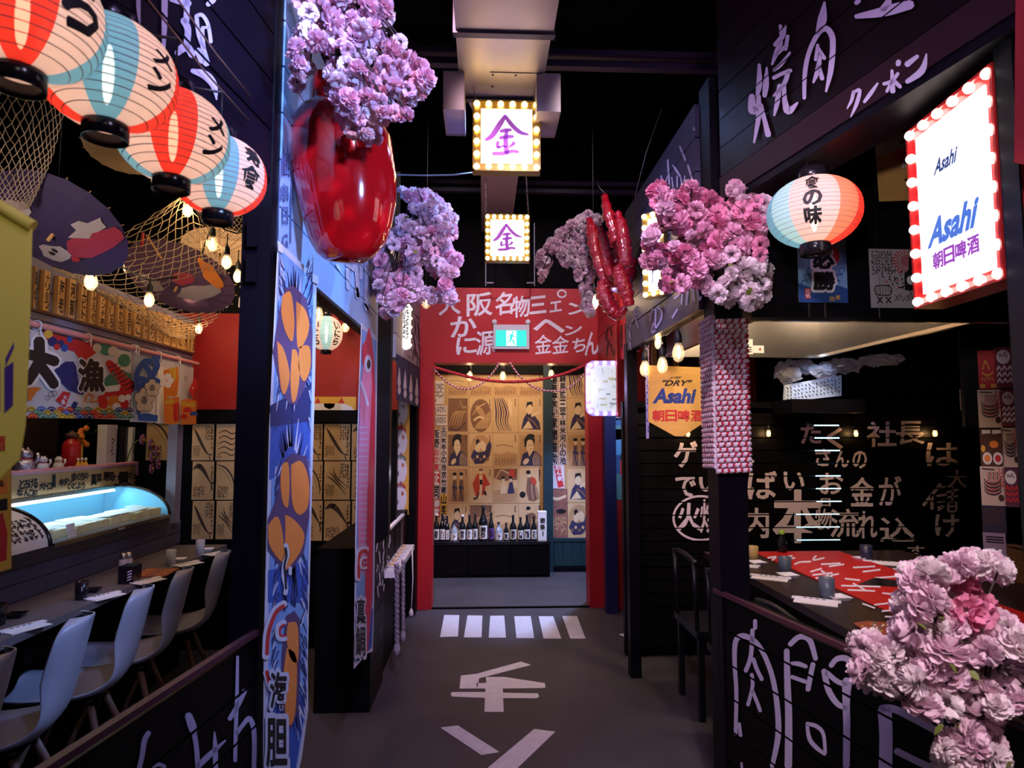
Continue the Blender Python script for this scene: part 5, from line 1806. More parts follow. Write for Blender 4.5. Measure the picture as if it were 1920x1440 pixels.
# rear shelf board with brush writing and pink rope edging
XS = -2.42
PSH = PL((XS, 0, 0), (1, 0, 0))
t = thing('wooden_signboard', 'long scorched wooden signboard with brush writing behind the fish case', 'sign', (XS, 3.6, 1.1))
mb = MB()
mb.bx((XS - .03, 2.62, .905), (XS, 4.60, 1.27), mat('scorched_wood', (.52, .30, .13), .6, var=.35, scale=7, stretch=(1, .3, 1)))
bd_ = part('board', mb, t)
mb = MB()
Z3f = lambda x, y: PSH.px(x / 3.692, 700 + y / 3.692, .002)
for ch, x0, ya_, x1, yb_ in (('と', 135, 735, 170, 800), ('ろ', 165, 740, 200, 795), ('け', 200, 730, 232, 795), ('る', 230, 730, 262, 795), ('な', 118, 800, 160, 850), ('ん', 165, 800, 205, 850), ('ニ', 200, 805, 230, 850), ('町', 228, 810, 262, 855), ('大', 272, 755, 305, 805), ('ト', 305, 755, 330, 805), ('ロ', 328, 760, 360, 805), ('ー', 362, 700, 385, 790),
                         ('キ', 410, 730, 445, 785), ('タ', 440, 725, 470, 775), ('ン', 468, 730, 500, 775), ('ま', 495, 690, 530, 745), ('ぐ', 530, 690, 560, 740), ('ろ', 555, 690, 585, 740), ('の', 580, 690, 612, 730), ('い', 470, 770, 500, 805), ('と', 500, 755, 530, 800), ('よ', 530, 755, 560, 800), ('う', 560, 755, 590, 800),
                         ('真', 630, 695, 668, 775), ('菜', 668, 695, 705, 750), ('寿', 715, 680, 755, 745), ('司', 752, 685, 785, 745), ('十', 780, 690, 805, 745), ('個', 815, 680, 885, 760), ('マ', 885, 690, 915, 735), ('グ', 915, 695, 945, 735), ('ロ', 935, 700, 960, 730), ('赤', 980, 680, 1020, 720), ('身', 985, 735, 1020, 780), ('ね', 880, 755, 915, 790), ('た', 925, 745, 955, 785)):
    write(mb, ch, (lambda X0, Y0, X1, Y1: lambda a, b: Z3f(X0 + (X1 - X0) * a, Y1 + (Y0 - Y1) * b - (a - .5) * 6))(x0, ya_, x1, yb_), M['ink'], .045)
part('lettering', mb, bd_)
mb = MB()
k = 60
mb.tube([V((XS, 2.62 + 1.98 * i / k, 1.275)) for i in range(k + 1)] + [V((XS, 4.60, 1.25)), V((XS + .005, 4.61, 1.19))], [.013 if i % 2 else .016 for i in range(k + 3)], mat('pink_rope', (.60, .26, .30), .8), 8)
part('rope_edging', mb, t)
mb = MB()
mb.bx((XS - .40, 2.4, 1.245), (XS - .03, 4.59, 1.268), M['woodd'])
solo('rear_shelf', mb, 'dark shelf behind the signboard carrying ornaments and boxes', 'shelf')
def onshelf(px, X=-2.55):
    q = atX(px, 880, X)
    return V((X, q.y, 1.268))
def fig_cat(name, label, px, s, body, extra, X=-2.52):
    p = onshelf(px, X)
    t = thing(name, label, 'ornament', p)
    mb = MB()
    mb.lathe([(0, 0), (.42, 0), (.5, .15), (.46, .45), (.34, .72), (.22, .80)], body, 14, (0, 0, 0))
    mb.v = [p + v * s for v in mb.v]
    part('body', mb, t)
    mb = MB()
    mb.ball(p + V((0, 0, .98)) * s, .36 * s, body, 12, 8, (1, 1, .88))
    for e in (-1, 1):
        mb.lathe([(.12 * s, 0), (0, .2 * s)], body, 6, p + V((.0, e * .2, 1.2)) * s)
    hd = part('head', mb, t)
    mb = MB()
    for e in (-1, 1):
        mb.ball(p + V((.30, e * .13, 1.03)) * s, .05 * s, M['ink'], 6, 4)
    mb.ball(p + V((.35, 0, .93)) * s, .035 * s, M['inkred'], 6, 4)
    part('face', mb, hd)
    mb = MB()
    mb.tube([p + V((.30, .30, .45)) * s, p + V((.42, .42, .75)) * s, p + V((.36, .40, 1.05)) * s], [.10 * s, .1 * s, .11 * s], body, 8)
    part('raised_paw', mb, t)
    mb = MB()
    mb.lathe([(.34 * s, .70 * s), (.37 * s, .74 * s), (.34 * s, .78 * s)], extra, 14, p)
    part('collar', mb, t)
    return t
fig_cat('lucky_cat', 'glittering silver lucky cat at the near end of the rear shelf', 46, .10, mat('silver', (.6, .55, .65), .15, .9, bump=1, scale=60), M['inkred'], -2.50)
fig_cat('lucky_cat', 'white lucky cat ornament beside the silver one', 80, .062, M['white'], M['inkred'])
fig_cat('lucky_cat', 'small white and red lucky cat next to the red jar', 109, .058, M['white'], M['gold'])
p = onshelf(132)
t = thing('red_jar', 'tall red jar on the rear shelf', 'jar', p)
mb = MB()
mb.lathe([(0, 0), (.045, 0), (.052, .02), (.05, .14), (.04, .165), (.03, .17), (.03, .19), (0, .19)], mat('red_ceramic', (.45, .015, .015), .3), 18, p)
part('body', mb, t)
mb = MB()
mb.lathe([(0, .19), (.036, .19), (.036, .21), (.015, .22), (0, .235)], M['woodd'], 14, p)
part('lid', mb, t)
p = onshelf(152, -2.6)
t = thing('orange_ornament', 'orange flower knot ornament standing behind the red jar', 'ornament', p)
mb = MB()
mb.tube([p, p + V((0, 0, .16))], .006, M['gold'], 6)
part('stem', mb, t)
for k in range(7):
    mb = MB()
    mb.ball(p + V((.01 * math.cos(k * 2), .028 * math.cos(k * .9), .14 + .018 * k)), .026, M['orange'], 8, 6, (.5, 1, .7))
    part('petal', mb, t)
for k in range(3):
    p = onshelf(146 + k * 7, -2.47)
    t = thing('sake_flask', 'tiny gold-bodied flask in the trio before the red jar, %s' % ['nearest', 'middle', 'farthest'][k], 'flask', p, 'tiny flasks')
    mb = MB()
    mb.lathe([(0, 0), (.012, 0), (.014, .015), (.011, .03), (.005, .038), (.006, .05), (0, .05)], M['gold'], 10, p)
    part('body', mb, t)
    mb = MB()
    mb.ball(p + V((0, 0, .055)), .009, M['white'], 8, 6)
    part('stopper', mb, t)
p = onshelf(186, -2.72)
t = thing('potted_grass', 'green grassy plant in a dark pot on the rear shelf', 'plant', p)
mb = MB()
mb.lathe([(0, 0), (.04, 0), (.055, .09), (.05, .09), (.045, .08), (0, .08)], M['woodd'], 14, p)
part('pot', mb, t)
rnd = random.Random(3)
gl = mat('grass_blade', (.07, .22, .035), .5, trans=.3, var=.3)
for k in range(46):
    g, l = rnd.uniform(0, 6.28), rnd.uniform(.16, .30)
    d = V((math.cos(g), math.sin(g), 0)) * rnd.uniform(.3, 1.0)
    P = [p + V((0, 0, .08)) + d * .02, p + V((0, 0, .08 + l * .55)) + d * l * .28, p + V((0, 0, .08 + l * .72)) + d * l * .62, p + V((0, 0, .08 + l * .6)) + d * l * .95]
    s_ = V((-math.sin(g), math.cos(g), 0)) * .006
    mb = MB()
    mb.add([P[0] - s_ * .5, P[0] + s_ * .5, P[1] - s_, P[1] + s_, P[2] - s_ * .8, P[2] + s_ * .8, P[3]], [(0, 1, 3, 2), (2, 3, 5, 4), (4, 5, 6)], gl, True)
    part('blade', mb, t)
for px, w_, h_, m, X, lab in ((207, .12, .27, M['paper'], -2.52, 'broad white sake box on the rear shelf'), (238, .065, .26, M['blackgloss'], -2.47, 'black sake box between two white ones'), (251, .075, .255, M['paper'], -2.44, 'narrow white sake box with a grey spine'), (262, .03, .25, M['blackgloss'], -2.46, 'narrow black sake box at the end of the row')):
    p = onshelf(px, X)
    t = thing('sake_box', lab, 'box', p, 'tall sake boxes')
    mb = MB()
    mb.bx(p + V((-.06, -w_ / 2, 0)), p + V((.0, w_ / 2, h_)), m)
    part('carton', mb, t)
    mb = MB()
    mb.bx(p + V((-.061, -w_ / 2 - .001, h_ - .03)), p + V((.001, w_ / 2 + .001, h_ + .002)), m)
    part('lid', mb, t)
    mb = MB()
    pp = PL(p, (1, 0, 0))
    mk = M['ink'] if m is M['paper'] else M['white']
    for j in range(5):
        stroke(mb, lambda a, b: pp.p(a, b, .002), [(random.uniform(-.25, .25) * w_, h_ * (.25 + j * .09)), (random.uniform(-.2, .2) * w_, h_ * (.30 + j * .09))], .008, mk)
    part('lettering', mb, t)
p = V((-2.44, 4.50, 1.268))
t = thing('orchid', 'pink orchid hanging over the end of the signboard', 'flower', p)
orm = mat('orchid_petal', (.55, .20, .50), .5, trans=.3)
mb = MB()
st_ = [p, p + V((.03, .02, .13)), p + V((.08, .04, .17)), p + V((.15, .06, .10)), p + V((.17, .08, -.03))]
mb.tube(smooth_path([tuple(q) for q in st_], 4), .004, M['leaf'], 5)
part('stem', mb, t)
for k, (a, b) in enumerate(((.0, .17), (.04, .14), (.07, .09), (.05, .05), (.08, .0), (.05, -.03))):
    c = p + V((a * 1.2 + .08, a * .5 + .04, b))
    mb = MB()
    for j in range(5):
        g = j * 1.257 + k
        mb.ball(c + V((.004, math.cos(g) * .02, math.sin(g) * .02)), .021, orm, 8, 5, (.25, 1, 1))
    mb.ball(c + V((.012, 0, 0)), .008, M['gold'], 6, 4)
    part('bloom', mb, t)
# dark rear wall of the bar with a brown print
mb = MB()
mb.bx((-3.0, 1.8, 0), (-2.95, 4.58, 2.3), mat('bar_dark_wall', (.02, .012, .012), .6))
struct('wall_bar_rear', mb)

# ---- shell chairs along the counter
def shell_chair():
    t = thing('shell_chair', 'x', 'chair', (0, 0, 0), 'chairs along the fish bar')
    prof = [(-.235, .435, .15), (-.22, .445, .18), (-.12, .432, .20), (0, .428, .205), (.10, .44, .20), (.165, .475, .195), (.20, .53, .19), (.222, .62, .185), (.243, .72, .178), (.258, .79, .16), (.268, .825, .12), (.272, .838, .06)]
    prof = [(x, z, q * .86) for x, z, q in smooth_path(prof, 3)]
    n = 12
    mb = MB()
    for side in (0, 1):
        base = len(mb.v)
        for x, z, w_ in prof:
            for j in range(n + 1):
                s = -1 + 2 * j / n
                lift = .045 * abs(s) ** 2.5
                back = max(0, min(1, (z - .46) / .2))
                q = V((x - lift * 1.3 * back, s * w_, z + lift * (1 - back)))
                mb.v.append(q + (V((.006 * back, 0, -.006 * (1 - back))) if side else V()))
        i_ = mb.mi(M['shell'])
        for i in range(len(prof) - 1):
            for j in range(n):
                a = base + i * (n + 1) + j
                fc = [a, a + 1, a + n + 2, a + n + 1]
                mb.f.append(fc if side == 0 else fc[::-1])
                mb.m.append(i_)
                mb.smooth.append(True)
    rimpts = []
    L = len(prof)
    off = L * (n + 1)
    loop = [i * (n + 1) for i in range(L)] + [(L - 1) * (n + 1) + j for j in range(1, n + 1)] + [i * (n + 1) + n for i in range(L - 2, -1, -1)] + [j for j in range(n - 1, 0, -1)]
    for a, b in zip(loop, loop[1:] + loop[:1]):
        mb.f.append([a, b, b + off, a + off])
        mb.m.append(0)
        mb.smooth.append(True)
    part('shell', mb, t)
    for x, y in ((-.12, -.13), (-.12, .13), (.13, -.13), (.13, .13)):
        mb = MB()
        mb.tube([V((x * .6, y * .6, .42)), V((x * 1.7, y * 1.7, 0))], [.014, .010], M['woodd'], 8)
        part('leg', mb, t)
    mb = MB()
    mb.box((0, 0, .415), (.2, .2, .012), M['black'])
    part('seat_mount', mb, t)
    return t
ch0 = shell_chair()
nm = ['nearest, only its edge in view', 'second from the near end', 'middle one of the five', 'second from the far end', 'farthest one by the dark post']
for i, (y, lab) in enumerate(zip((1.95, 2.34, 2.76, 3.13, 3.58), nm)):
    L = 'white moulded shell chair at the counter, ' + lab
    if i == 0:
        ch0.location, ch0.rotation_euler = (-1.66, y, 0), (0, 0, .26)
        ch0['label'] = L
    else:
        copy_thing(ch0, (-1.66, y, 0), L, .26)
# ---- place settings on the counter
def cup(name, label, p, r, h, m, group):
    t = thing(name, label, 'cup', p, group)
    mb = MB()
    mb.lathe([(0, 0), (r * .82, 0), (r * .9, .004), (r, h), (r * .92, h), (r * .82, h * .2), (0, h * .18)], m, 18, p)
    part('body', mb, t)
    mb = MB()
    mb.lathe([(r * .8, -.0), (r * .8, .003), (r * .84, .004)], m, 18, p)
    part('foot_ring', mb, t)
    return t
def setpack(label, p, ang, group, s=1.0):
    t = thing('chopstick_packet', label, 'chopsticks', p, group)
    R_ = Matrix.Rotation(ang, 3, 'Z')
    mb = MB()
    mb.box(p + V((0, 0, .0015)), (.15 * s, .10 * s, .003), M['paper'], R_)
    part('napkin', mb, t)
    mb = MB()
    mb.box(p + R_ @ V((0, .012 * s, .006)), (.17 * s, .026 * s, .005), M['white'], R_)
    sl = part('sleeve', mb, t)
    mb = MB()
    for k in range(4):
        mb.box(p + R_ @ V((-.04 * s + k * .022 * s, .012 * s, .0088)), (.012 * s, .010 * s, .0004), M['ink'], R_)
    part('print', mb, sl)
    return t
def dish(label, p, ang, m, group, s=.08):
    t = thing('soy_dish', label, 'dish', p, group)
    R_ = Matrix.Rotation(ang, 3, 'Z')
    mb = MB()
    h = s / 2
    vs = [V((x * h * .7, y * h * .7, 0)) for x, y in ((-1, -1), (1, -1), (1, 1), (-1, 1))] + [V((x * h, y * h, .016)) for x, y in ((-1, -1), (1, -1), (1, 1), (-1, 1))] + [V((x * h * .86, y * h * .86, .016)) for x, y in ((-1, -1), (1, -1), (1, 1), (-1, 1))] + [V((x * h * .66, y * h * .66, .006)) for x, y in ((-1, -1), (1, -1), (1, 1), (-1, 1))]
    fs = [(3, 2, 1, 0)] + [(a, (a + 1) % 4, (a + 1) % 4 + 4, a + 4) for a in range(4)] + [(a + 4, (a + 1) % 4 + 4, (a + 1) % 4 + 8, a + 8) for a in range(4)] + [(a + 8, (a + 1) % 4 + 8, (a + 1) % 4 + 12, a + 12) for a in range(4)] + [(12, 13, 14, 15)]
    mb.add([p + R_ @ v for v in vs], fs, m)
    part('bowl', mb, t)
    return t
cg = mat('cup_grey_check', (.36, .36, .42), .45, var=.35, scale=160)
T = lambda x, y: atZ(x, y, .752)
cup('tea_cup', 'grey checked tea cup in the middle of the counter', T(320, 1060), .026, .085, cg, 'counter cups')
cup('tea_cup', 'grey checked tea cup at the far end of the counter', T(375, 1039), .026, .085, cg, 'counter cups')
cup('tea_cup', 'black tea cup on the near part of the counter', T(152, 1124), .026, .08, M['blackgloss'], 'counter cups')
cup('tea_cup', 'black tea cup at the photo edge end of the counter', T(-4, 1172), .026, .08, M['blackgloss'], 'counter cups')
for (x, y, lab) in ((46, 1178, 'white chopstick packet at the near end of the counter'), (196, 1119, 'white chopstick packet beside the black cup'), (277, 1090, 'white chopstick packet before the brown menu'), (352, 1058, 'white chopstick packet by the middle grey cup'), (405, 1038, 'white chopstick packet by the far grey cup')):
    setpack(lab, T(x, y), 1.15, 'counter chopsticks', .95)
for (x, y, m, lab) in ((30, 1157, M['blackgloss'], 'black soy dish at the near end of the counter'), (174, 1110, M['blackgloss'], 'black soy dish beside the black cup'), (338, 1052, M['white'], 'white soy dish by the middle grey cup'), (390, 1033, M['white'], 'white soy dish by the far grey cup')):
    dish(lab, T(x, y), .2, m, 'counter dishes', .065)
p = T(243, 1092)
t = thing('napkin_holder', 'black napkin box with a white print on the counter', 'box', p)
mb = MB()
mb.bx(p + V((-.035, -.04, 0)), p + V((.035, .04, .085)), M['blackgloss'])
part('box', mb, t)
mb = MB()
pp = PL(p + V((0, -.04, 0)), (0.25, -1, 0))
for j in range(4):
    stroke(mb, lambda a, b: pp.p(a, b, .010), [(.012, .02 + j * .013), (.028, .026 + j * .013)], .006, M['brushlilac'])
part('print', mb, t)
for k, (x, y) in enumerate(((230, 1072), (240, 1070))):
    p = T(x, y)
    t = thing('spice_jar', 'small glass spice jar behind the black napkin box, %s one' % ('near' if k == 0 else 'far'), 'jar', p, 'spice jars')
    mb = MB()
    mb.lathe([(0, 0), (.02, 0), (.022, .01), (.02, .06), (.013, .068)], mat('jar_frost', (.40, .34, .38), .2), 14, p)
    part('body', mb, t)
    mb = MB()
    mb.lathe([(.016, .066), (.017, .09), (.012, .098), (0, .098)], M['steel'], 12, p)
    part('lid', mb, t)
p = T(293, 1075)
t = thing('menu_card', 'brown printed menu card lying on the counter', 'menu', p)
mb = MB()
R_ = Matrix.Rotation(.1, 3, 'Z')
mb.box(p + V((0, 0, .003)), (.16, .20, .006), mat('menu_brown', (.30, .10, .05), .4, var=.6, scale=30), R_)
part('card', mb, t)
mb = MB()
for j in range(7):
    mb.box(p + R_ @ V((-.05 + .1 * (j % 2), -.08 + j * .026, .0065)), (.06, .014, .0006), M['orange'], R_)
part('print', mb, t)

# ---- fish posters on the left rear wall (each sheet stands alone)
def sheet(name, label, cat, pl, x0, y0, x1, y1, m, art, group=None, off=0.0):
    (u0, v0), (u1, v1) = pl.uv(x0, y1), pl.uv(x1, y0)
    t = thing(name, label, cat, pl.p((u0 + u1) / 2, v0, off), group)
    mb = MB()
    mb.pbox(pl, u0, v0, u1, v1, off, off + .002, m)
    bk = part('sheet', mb, t)
    mb = MB()
    art(mb, lambda a, b: pl.p(u0 + (u1 - u0) * a, v0 + (v1 - v0) * b, off + .0026 + .0))
    if mb.v:
        part('print', mb, t)
    return t
def fish_art(seed, kind):
    def art(mb, f):
        rnd = random.Random(seed)
        sc = lambda *a, **k: scribble(mb, f, *a, **k)
        if kind == 0:                                    # long fish down the sheet
            stroke(mb, f, [(.08, .88), (.22, .72), (.45, .45), (.66, .24), (.80, .15)], [.02, .09, .11, .07, .02], M['inkbrown'])
            stroke(mb, f, [(.80, .15), (.92, .16)], [.02, .05], M['inkbrown'])
            stroke(mb, f, [(.80, .15), (.86, .03)], [.02, .05], M['inkbrown'])
            stroke(mb, f, [(.12, .86), (.3, .66), (.5, .42)], .015, M['kraftl'])
        elif kind == 1:                                  # school of strips
            for k in range(5):
                y = .75 - k * .15
                stroke(mb, f, [(.12, y), (.4, y + .07), (.75, y - .02), (.95, y + .05)], [.02, .03, .035, .01], M['inkbrown'])
        elif kind == 2:                                  # plump fish and fins
            stroke(mb, f, [(.05, .80), (.25, .88), (.5, .78), (.75, .55), (.9, .40)], [.04, .13, .14, .07, .02], M['inkbrown'])
            stroke(mb, f, [(.88, .42), (.99, .45)], [.02, .06], M['inkbrown'])
            stroke(mb, f, [(.88, .42), (.95, .28)], [.02, .06], M['inkbrown'])
            stroke(mb, f, [(.3, .86), (.45, .93)], [.05, .01], M['inkbrown'])
        elif kind == 3:                                  # curved eel
            stroke(mb, f, [(.05, .92), (.45, .82), (.75, .6), (.9, .3), (.88, .15)], [.02, .05, .06, .05, .02], M['inkbrown'])
            stroke(mb, f, [(.1, .85), (.4, .72), (.66, .5), (.78, .28)], .012, M['inkbrown'])
        elif kind == 4:                                  # needle fish pair
            for k in range(3):
                stroke(mb, f, [(.1 + k * .12, .62 + k * .1), (.45, .45 + k * .08), (.85, .12 + k * .12)], [.015, .05, .012], M['inkbrown'])
        for (a, b, c, d, n) in ([(.60, .48, .95, .95, 4)] if kind in (0, 4) else [(.08, .03, .6, .36, 6)] if kind in (2, 3) else []):
            sc(a, b, c, d, n, M['inkbrown'], seed=seed)
        sc(.06, .90, .62 if kind != 1 else .9, .99, 4, M['ink'], seed=seed + 5, w=.02)
        sc(.06, .06, .40, .40 if kind in (0, 4) else .12, 6, M['inkbrown'], seed=seed + 9)
        sc(.86, .14, .97, .90, 1, M['inkbrown'], seed=seed + 13)
        sc(.04, .02, .84, .10, 9, M['inkbrown'], seed=seed + 17)
        if kind == 3 and seed % 2:
            stroke(mb, f, [(.1, .28), (.3, .3), (.5, .27)], [.03, .09, .03], M['inkred'])
    return art
xs_ = (358, 403, 447)
ys_ = (794, 864, 938, 1012)
wd_ = ['top left sheet, with a long diving fish', 'top right sheet, with wavy strips', 'middle left sheet, with a plump fish', 'middle right sheet, with red lips', 'bottom left sheet, with a slim fish', 'bottom right sheet, with needle fish']
for r in range(3):
    for c in range(2):
        i = r * 2 + c
        sheet('fish_poster', 'kraft fish poster left of the dark post, ' + wd_[i], 'poster', PLBL, xs_[c] + 1, ys_[r] + 1, xs_[c + 1] - 1, ys_[r + 1] - 1, M['kraft'], fish_art(21 + i, (0, 1, 2, 3, 0, 4)[i]), 'fish posters')
xs2 = (562, 606, 658, 711)
for r in range(3):
    for c in range(3):
        i = r * 3 + c
        sheet('fish_poster', 'kraft fish poster in the left opening, %s row, %s column' % (('upper', 'middle', 'lower')[r], ('first', 'second', 'third')[c]), 'poster', PLBL, xs2[c] + 1, ys_[r] + 1, xs2[c + 1] - 1, ys_[r + 1] + (2 if r == 2 else -1), M['kraft'], fish_art(41 + i, (0, 0, 2, 3, 4, 1, 2, 2, 0)[i]), 'fish posters in the opening', 0)
sheet('fish_poster', 'dark kraft poster in the shade behind the orchid', 'poster', PLBL, 273, 784, 326, 863, M['kraft'], fish_art(71, 3), 'fish posters')
# lucky cat strip on the red wall
def catstrip(mb, f):
    for s in (0, .5):
        patchf = lambda pts, m: mb.add([f(a, b) for a, b in pts], [list(range(len(pts)))], m)
        patchf([(.14 + s * 0, .52), (.19, .95), (.26, .55)], M['inkred']) if s == 0 else patchf([(.62, .55), (.70, .95), (.76, .52)], M['inkred'])
    mb.add([f(.0, .0), f(.05, .3), f(.14, .48), f(.28, .52), f(.60, .52), f(.76, .48), f(.9, .3), f(.97, 0)], [(0, 1, 2, 3, 4, 5, 6, 7)], M['white'])
    mb.add([f(.32, .52), f(.56, .52), f(.54, .25), f(.44, .10), f(.34, .25)], [(0, 1, 2, 3, 4)], M['orange'])
    mb.add([f(.40, .52), f(.50, .52), f(.48, .36), f(.42, .36)], [(0, 1, 2, 3)], M['woodd'])
sheet('cat_poster', 'yellow strip with lucky cat ears on the red wall', 'poster', PLBL, 578, 744, 668, 770, mat('cat_yellow', (.70, .40, .06), .6), catstrip)
pcy = PL((0, 5.3, 0), (0.3, -1, 0))
pcy = PL((-.66, 5.34, 0), (0.25, -1, 0))
def catposter(mb, f):
    P_ = lambda pts, m: mb.add([f(a, b) for a, b in pts], [list(range(len(pts)))], m)
    for k, y in enumerate((.86, .62, .38, .12)):
        P_([(.5 + .38 * math.cos(g), y + .12 * math.sin(g)) for g in [i * PI / 7 for i in range(14)]], M['white'])
        P_([(.45, y + .1), (.55, y + .15), (.62, y + .09)], M['inkred'])
        stroke(mb, f, [(.2, y - .09), (.5, y - .115), (.8, y - .09)], [.03, .04, .03], M['green'] if k % 2 else M['inkred'])
        P_([(.35 + .10 * math.cos(g), y + .03 + .025 * math.sin(g)) for g in [i * PI / 4 for i in range(8)]], M['ink'])
        P_([(.65 + .08 * math.cos(g), y - .04 + .02 * math.sin(g)) for g in [i * PI / 4 for i in range(8)]], M['orange'])
sheet('cat_poster', 'tall yellow poster of white lucky cats beyond the far left counter', 'poster', pcy, 735, 965, 766, 745, MATS['cat_yellow'], lambda mb, f: catposter(mb, lambda a, b: f(a, 1 - b) if False else f(a, b)))

# ---- lamps on cords: one builder for all filament bulbs
def bulb_thing(label, p, s=1.0, cord=.12, group='filament string bulbs', power=.5, strong=False):
    t = thing('string_bulb', label, 'bulb', p, group)
    mb = MB()
    mb.lathe([(0, -.046 * s), (.012 * s, -.042 * s), (.021 * s, -.028 * s), (.024 * s, -.012 * s), (.020 * s, .008 * s), (.012 * s, .026 * s), (.011 * s, .034 * s)], M['glass'], 14, p)
    part('glass', mb, t)
    mb = MB()
    mb.lathe([(.013 * s, .028 * s), (.015 * s, .034 * s), (.014 * s, .062 * s), (.007 * s, .072 * s), (.004 * s, .085 * s)], M['cable'], 10, p)
    part('socket', mb, t)
    mb = MB()
    mb.tube([p + V((0, 0, .018)) * s, p + V((.004, 0, -.005)) * s, p - V((0, 0, .028)) * s], [.004 * s, .0065 * s, .004 * s], M['glow_w'] if not strong else mat('bulb_bright', (1, .9, .7), .4, emit=40, ecol=(1, .85, .6)), 8)
    part('filament', mb, t)
    if cord is None:
        cord = 4.1 - p.z - .08 * s
    if cord:
        mb = MB()
        mb.tube([p + V((0, 0, .08 * s)), p + V((0, 0, .08 * s + cord))], .0025, M['cable'], 5)
        part('cord', mb, t)
    if power:
        lamp('POINT', p - V((0, 0, .01)), power, (1.0, .66, .33), .012)
    return t
bl = [(171, 523, 2.5, 1.0, 'bulb before the wooden tags, nearest of the net bulbs'), (280, 559, 3.0, .95, 'bulb hanging under the dark umbrella in the net'), (238, 499, 3.6, .8, 'small bulb glowing behind the net'), (359, 553, 3.4, .95, 'bulb beside the umbrella edge, right of the net'),
      (398, 454, 2.9, .95, 'upper bulb of the pair by the dark post'), (425, 488, 2.9, .9, 'lower bulb of the pair by the dark post'), (446, 515, 3.0, .85, 'bulb closest to the dark post'), (373, 614, 4.2, .95, 'bulb at the lowest corner of the net'), (352, 390, 2.8, .9, 'bulb half hidden below the last lantern'),
      (314, 716, 4.05, .8, 'bulb shining behind the printed curtain')]
for x, y, d_, s, lab in bl:
    c = 'filament ' + lab
    p = at(x, y, d_)
    if x == 314:
        p = V((-2.12, p.y, p.z))
    bulb_thing(c, p, s, .05 if x != 171 else .08, power=.9)
for x, y, d_, lab in ((598, 585, 3.6, 'bulb at the left edge of the left opening'), (648, 610, 4.0, 'bulb right of the pale green lantern')):
    bulb_thing('filament ' + lab, at(x, y, d_), 1.0, None, power=.5)
# black cable carrying them
mb = MB()
P = [tuple(at(x, y, d_)) for x, y, d_ in ((150, 468, 2.45), (172, 498, 2.5), (225, 500, 2.8), (280, 525, 3.0), (330, 520, 3.2), (360, 530, 3.4), (395, 430, 2.9), (425, 432, 2.9), (446, 437, 2.95), (462, 425, 2.9))]
mb.tube(smooth_path(P, 4), .004, M['cable'], 5)
solo('string_cable', mb, 'black cable that carries the bulbs through the net', 'cable')

# ---- fishing nets
def net(label, ctrl, nu, nv, r=.0016, sag=.0, seed=0, jit=.25):
    """ctrl: grid of (px, py, depth) control points; diamond mesh of cord"""
    rnd = random.Random(seed)
    G = [[V(at(*c)) for c in row] for row in ctrl]
    def ev(a, b):
        def cr(pts, t):
            n = len(pts) - 1
            i = min(n - 1, int(t * n))
            k = t * n - i
            p0, p1, p2, p3 = pts[max(i - 1, 0)], pts[i], pts[i + 1], pts[min(i + 2, n)]
            return 0.5 * (2 * p1 + (p2 - p0) * k + (2 * p0 - 5 * p1 + 4 * p2 - p3) * k * k + (3 * p1 - p0 - 3 * p2 + p3) * k ** 3)
        return cr([cr(row, a) for row in G], b)
    N = {}
    for i in range(nu + 1):
        for j in range(nv + 1):
            if (i + j) % 2 == 0:
                a = min(1, max(0, (i + rnd.uniform(-jit, jit)) / nu))
                b = min(1, max(0, (j + rnd.uniform(-jit, jit)) / nv))
                N[i, j] = ev(a, b)
    mb = MB()
    for (i, j), p in N.items():
        for di in (-1, 1):
            q = N.get((i + di, j + 1))
            if q is not None and (p - q).length > 1e-4:
                m_ = (p + q) / 2 - V((0, 0, (p - q).length * .06))
                mb.tube([p, m_, q], r, M['net'], 3, False)
    o = solo('fishing_net', mb, label, 'net', None, 'stuff')
    return o
net('beige fishing net slung from the lantern row down to the wooden tags', [[(340, 368, 2.75), (352, 372, 2.8), (392, 440, 2.85), (425, 470, 2.95), (424, 500, 3.1)], [(215, 445, 2.7), (290, 470, 2.9), (350, 500, 3.1), (400, 520, 3.3), (420, 540, 3.5)], [(105, 498, 2.75), (185, 530, 3.0), (270, 560, 3.4), (350, 585, 3.8), (412, 590, 4.1)], [(108, 500, 2.75), (180, 545, 3.1), (250, 580, 3.6), (310, 610, 4.0), (375, 622, 4.35)], [(150, 510, 2.9), (190, 550, 3.2), (262, 590, 3.7), (320, 630, 4.1), (365, 636, 4.4)]], 32, 34, .0021, seed=1)
net('beige fishing net hanging in the upper left corner', [[(-30, 140, 1.9), (60, 138, 1.9), (122, 205, 1.95)], [(-30, 250, 1.9), (50, 260, 1.95), (100, 290, 2.0)], [(-20, 350, 1.95), (30, 355, 2.0), (75, 350, 2.05)], [(-10, 390, 2.0), (20, 400, 2.0), (55, 390, 2.05)]], 22, 26, .0014, seed=2)
net('small gathered net behind the lowest lantern by the dark post', [[(360, 385, 3.2), (420, 395, 3.2), (462, 400, 3.2)], [(375, 410, 3.2), (425, 425, 3.25), (462, 430, 3.2)], [(395, 440, 3.2), (430, 450, 3.25), (462, 452, 3.2)]], 18, 12, .0018, seed=3)

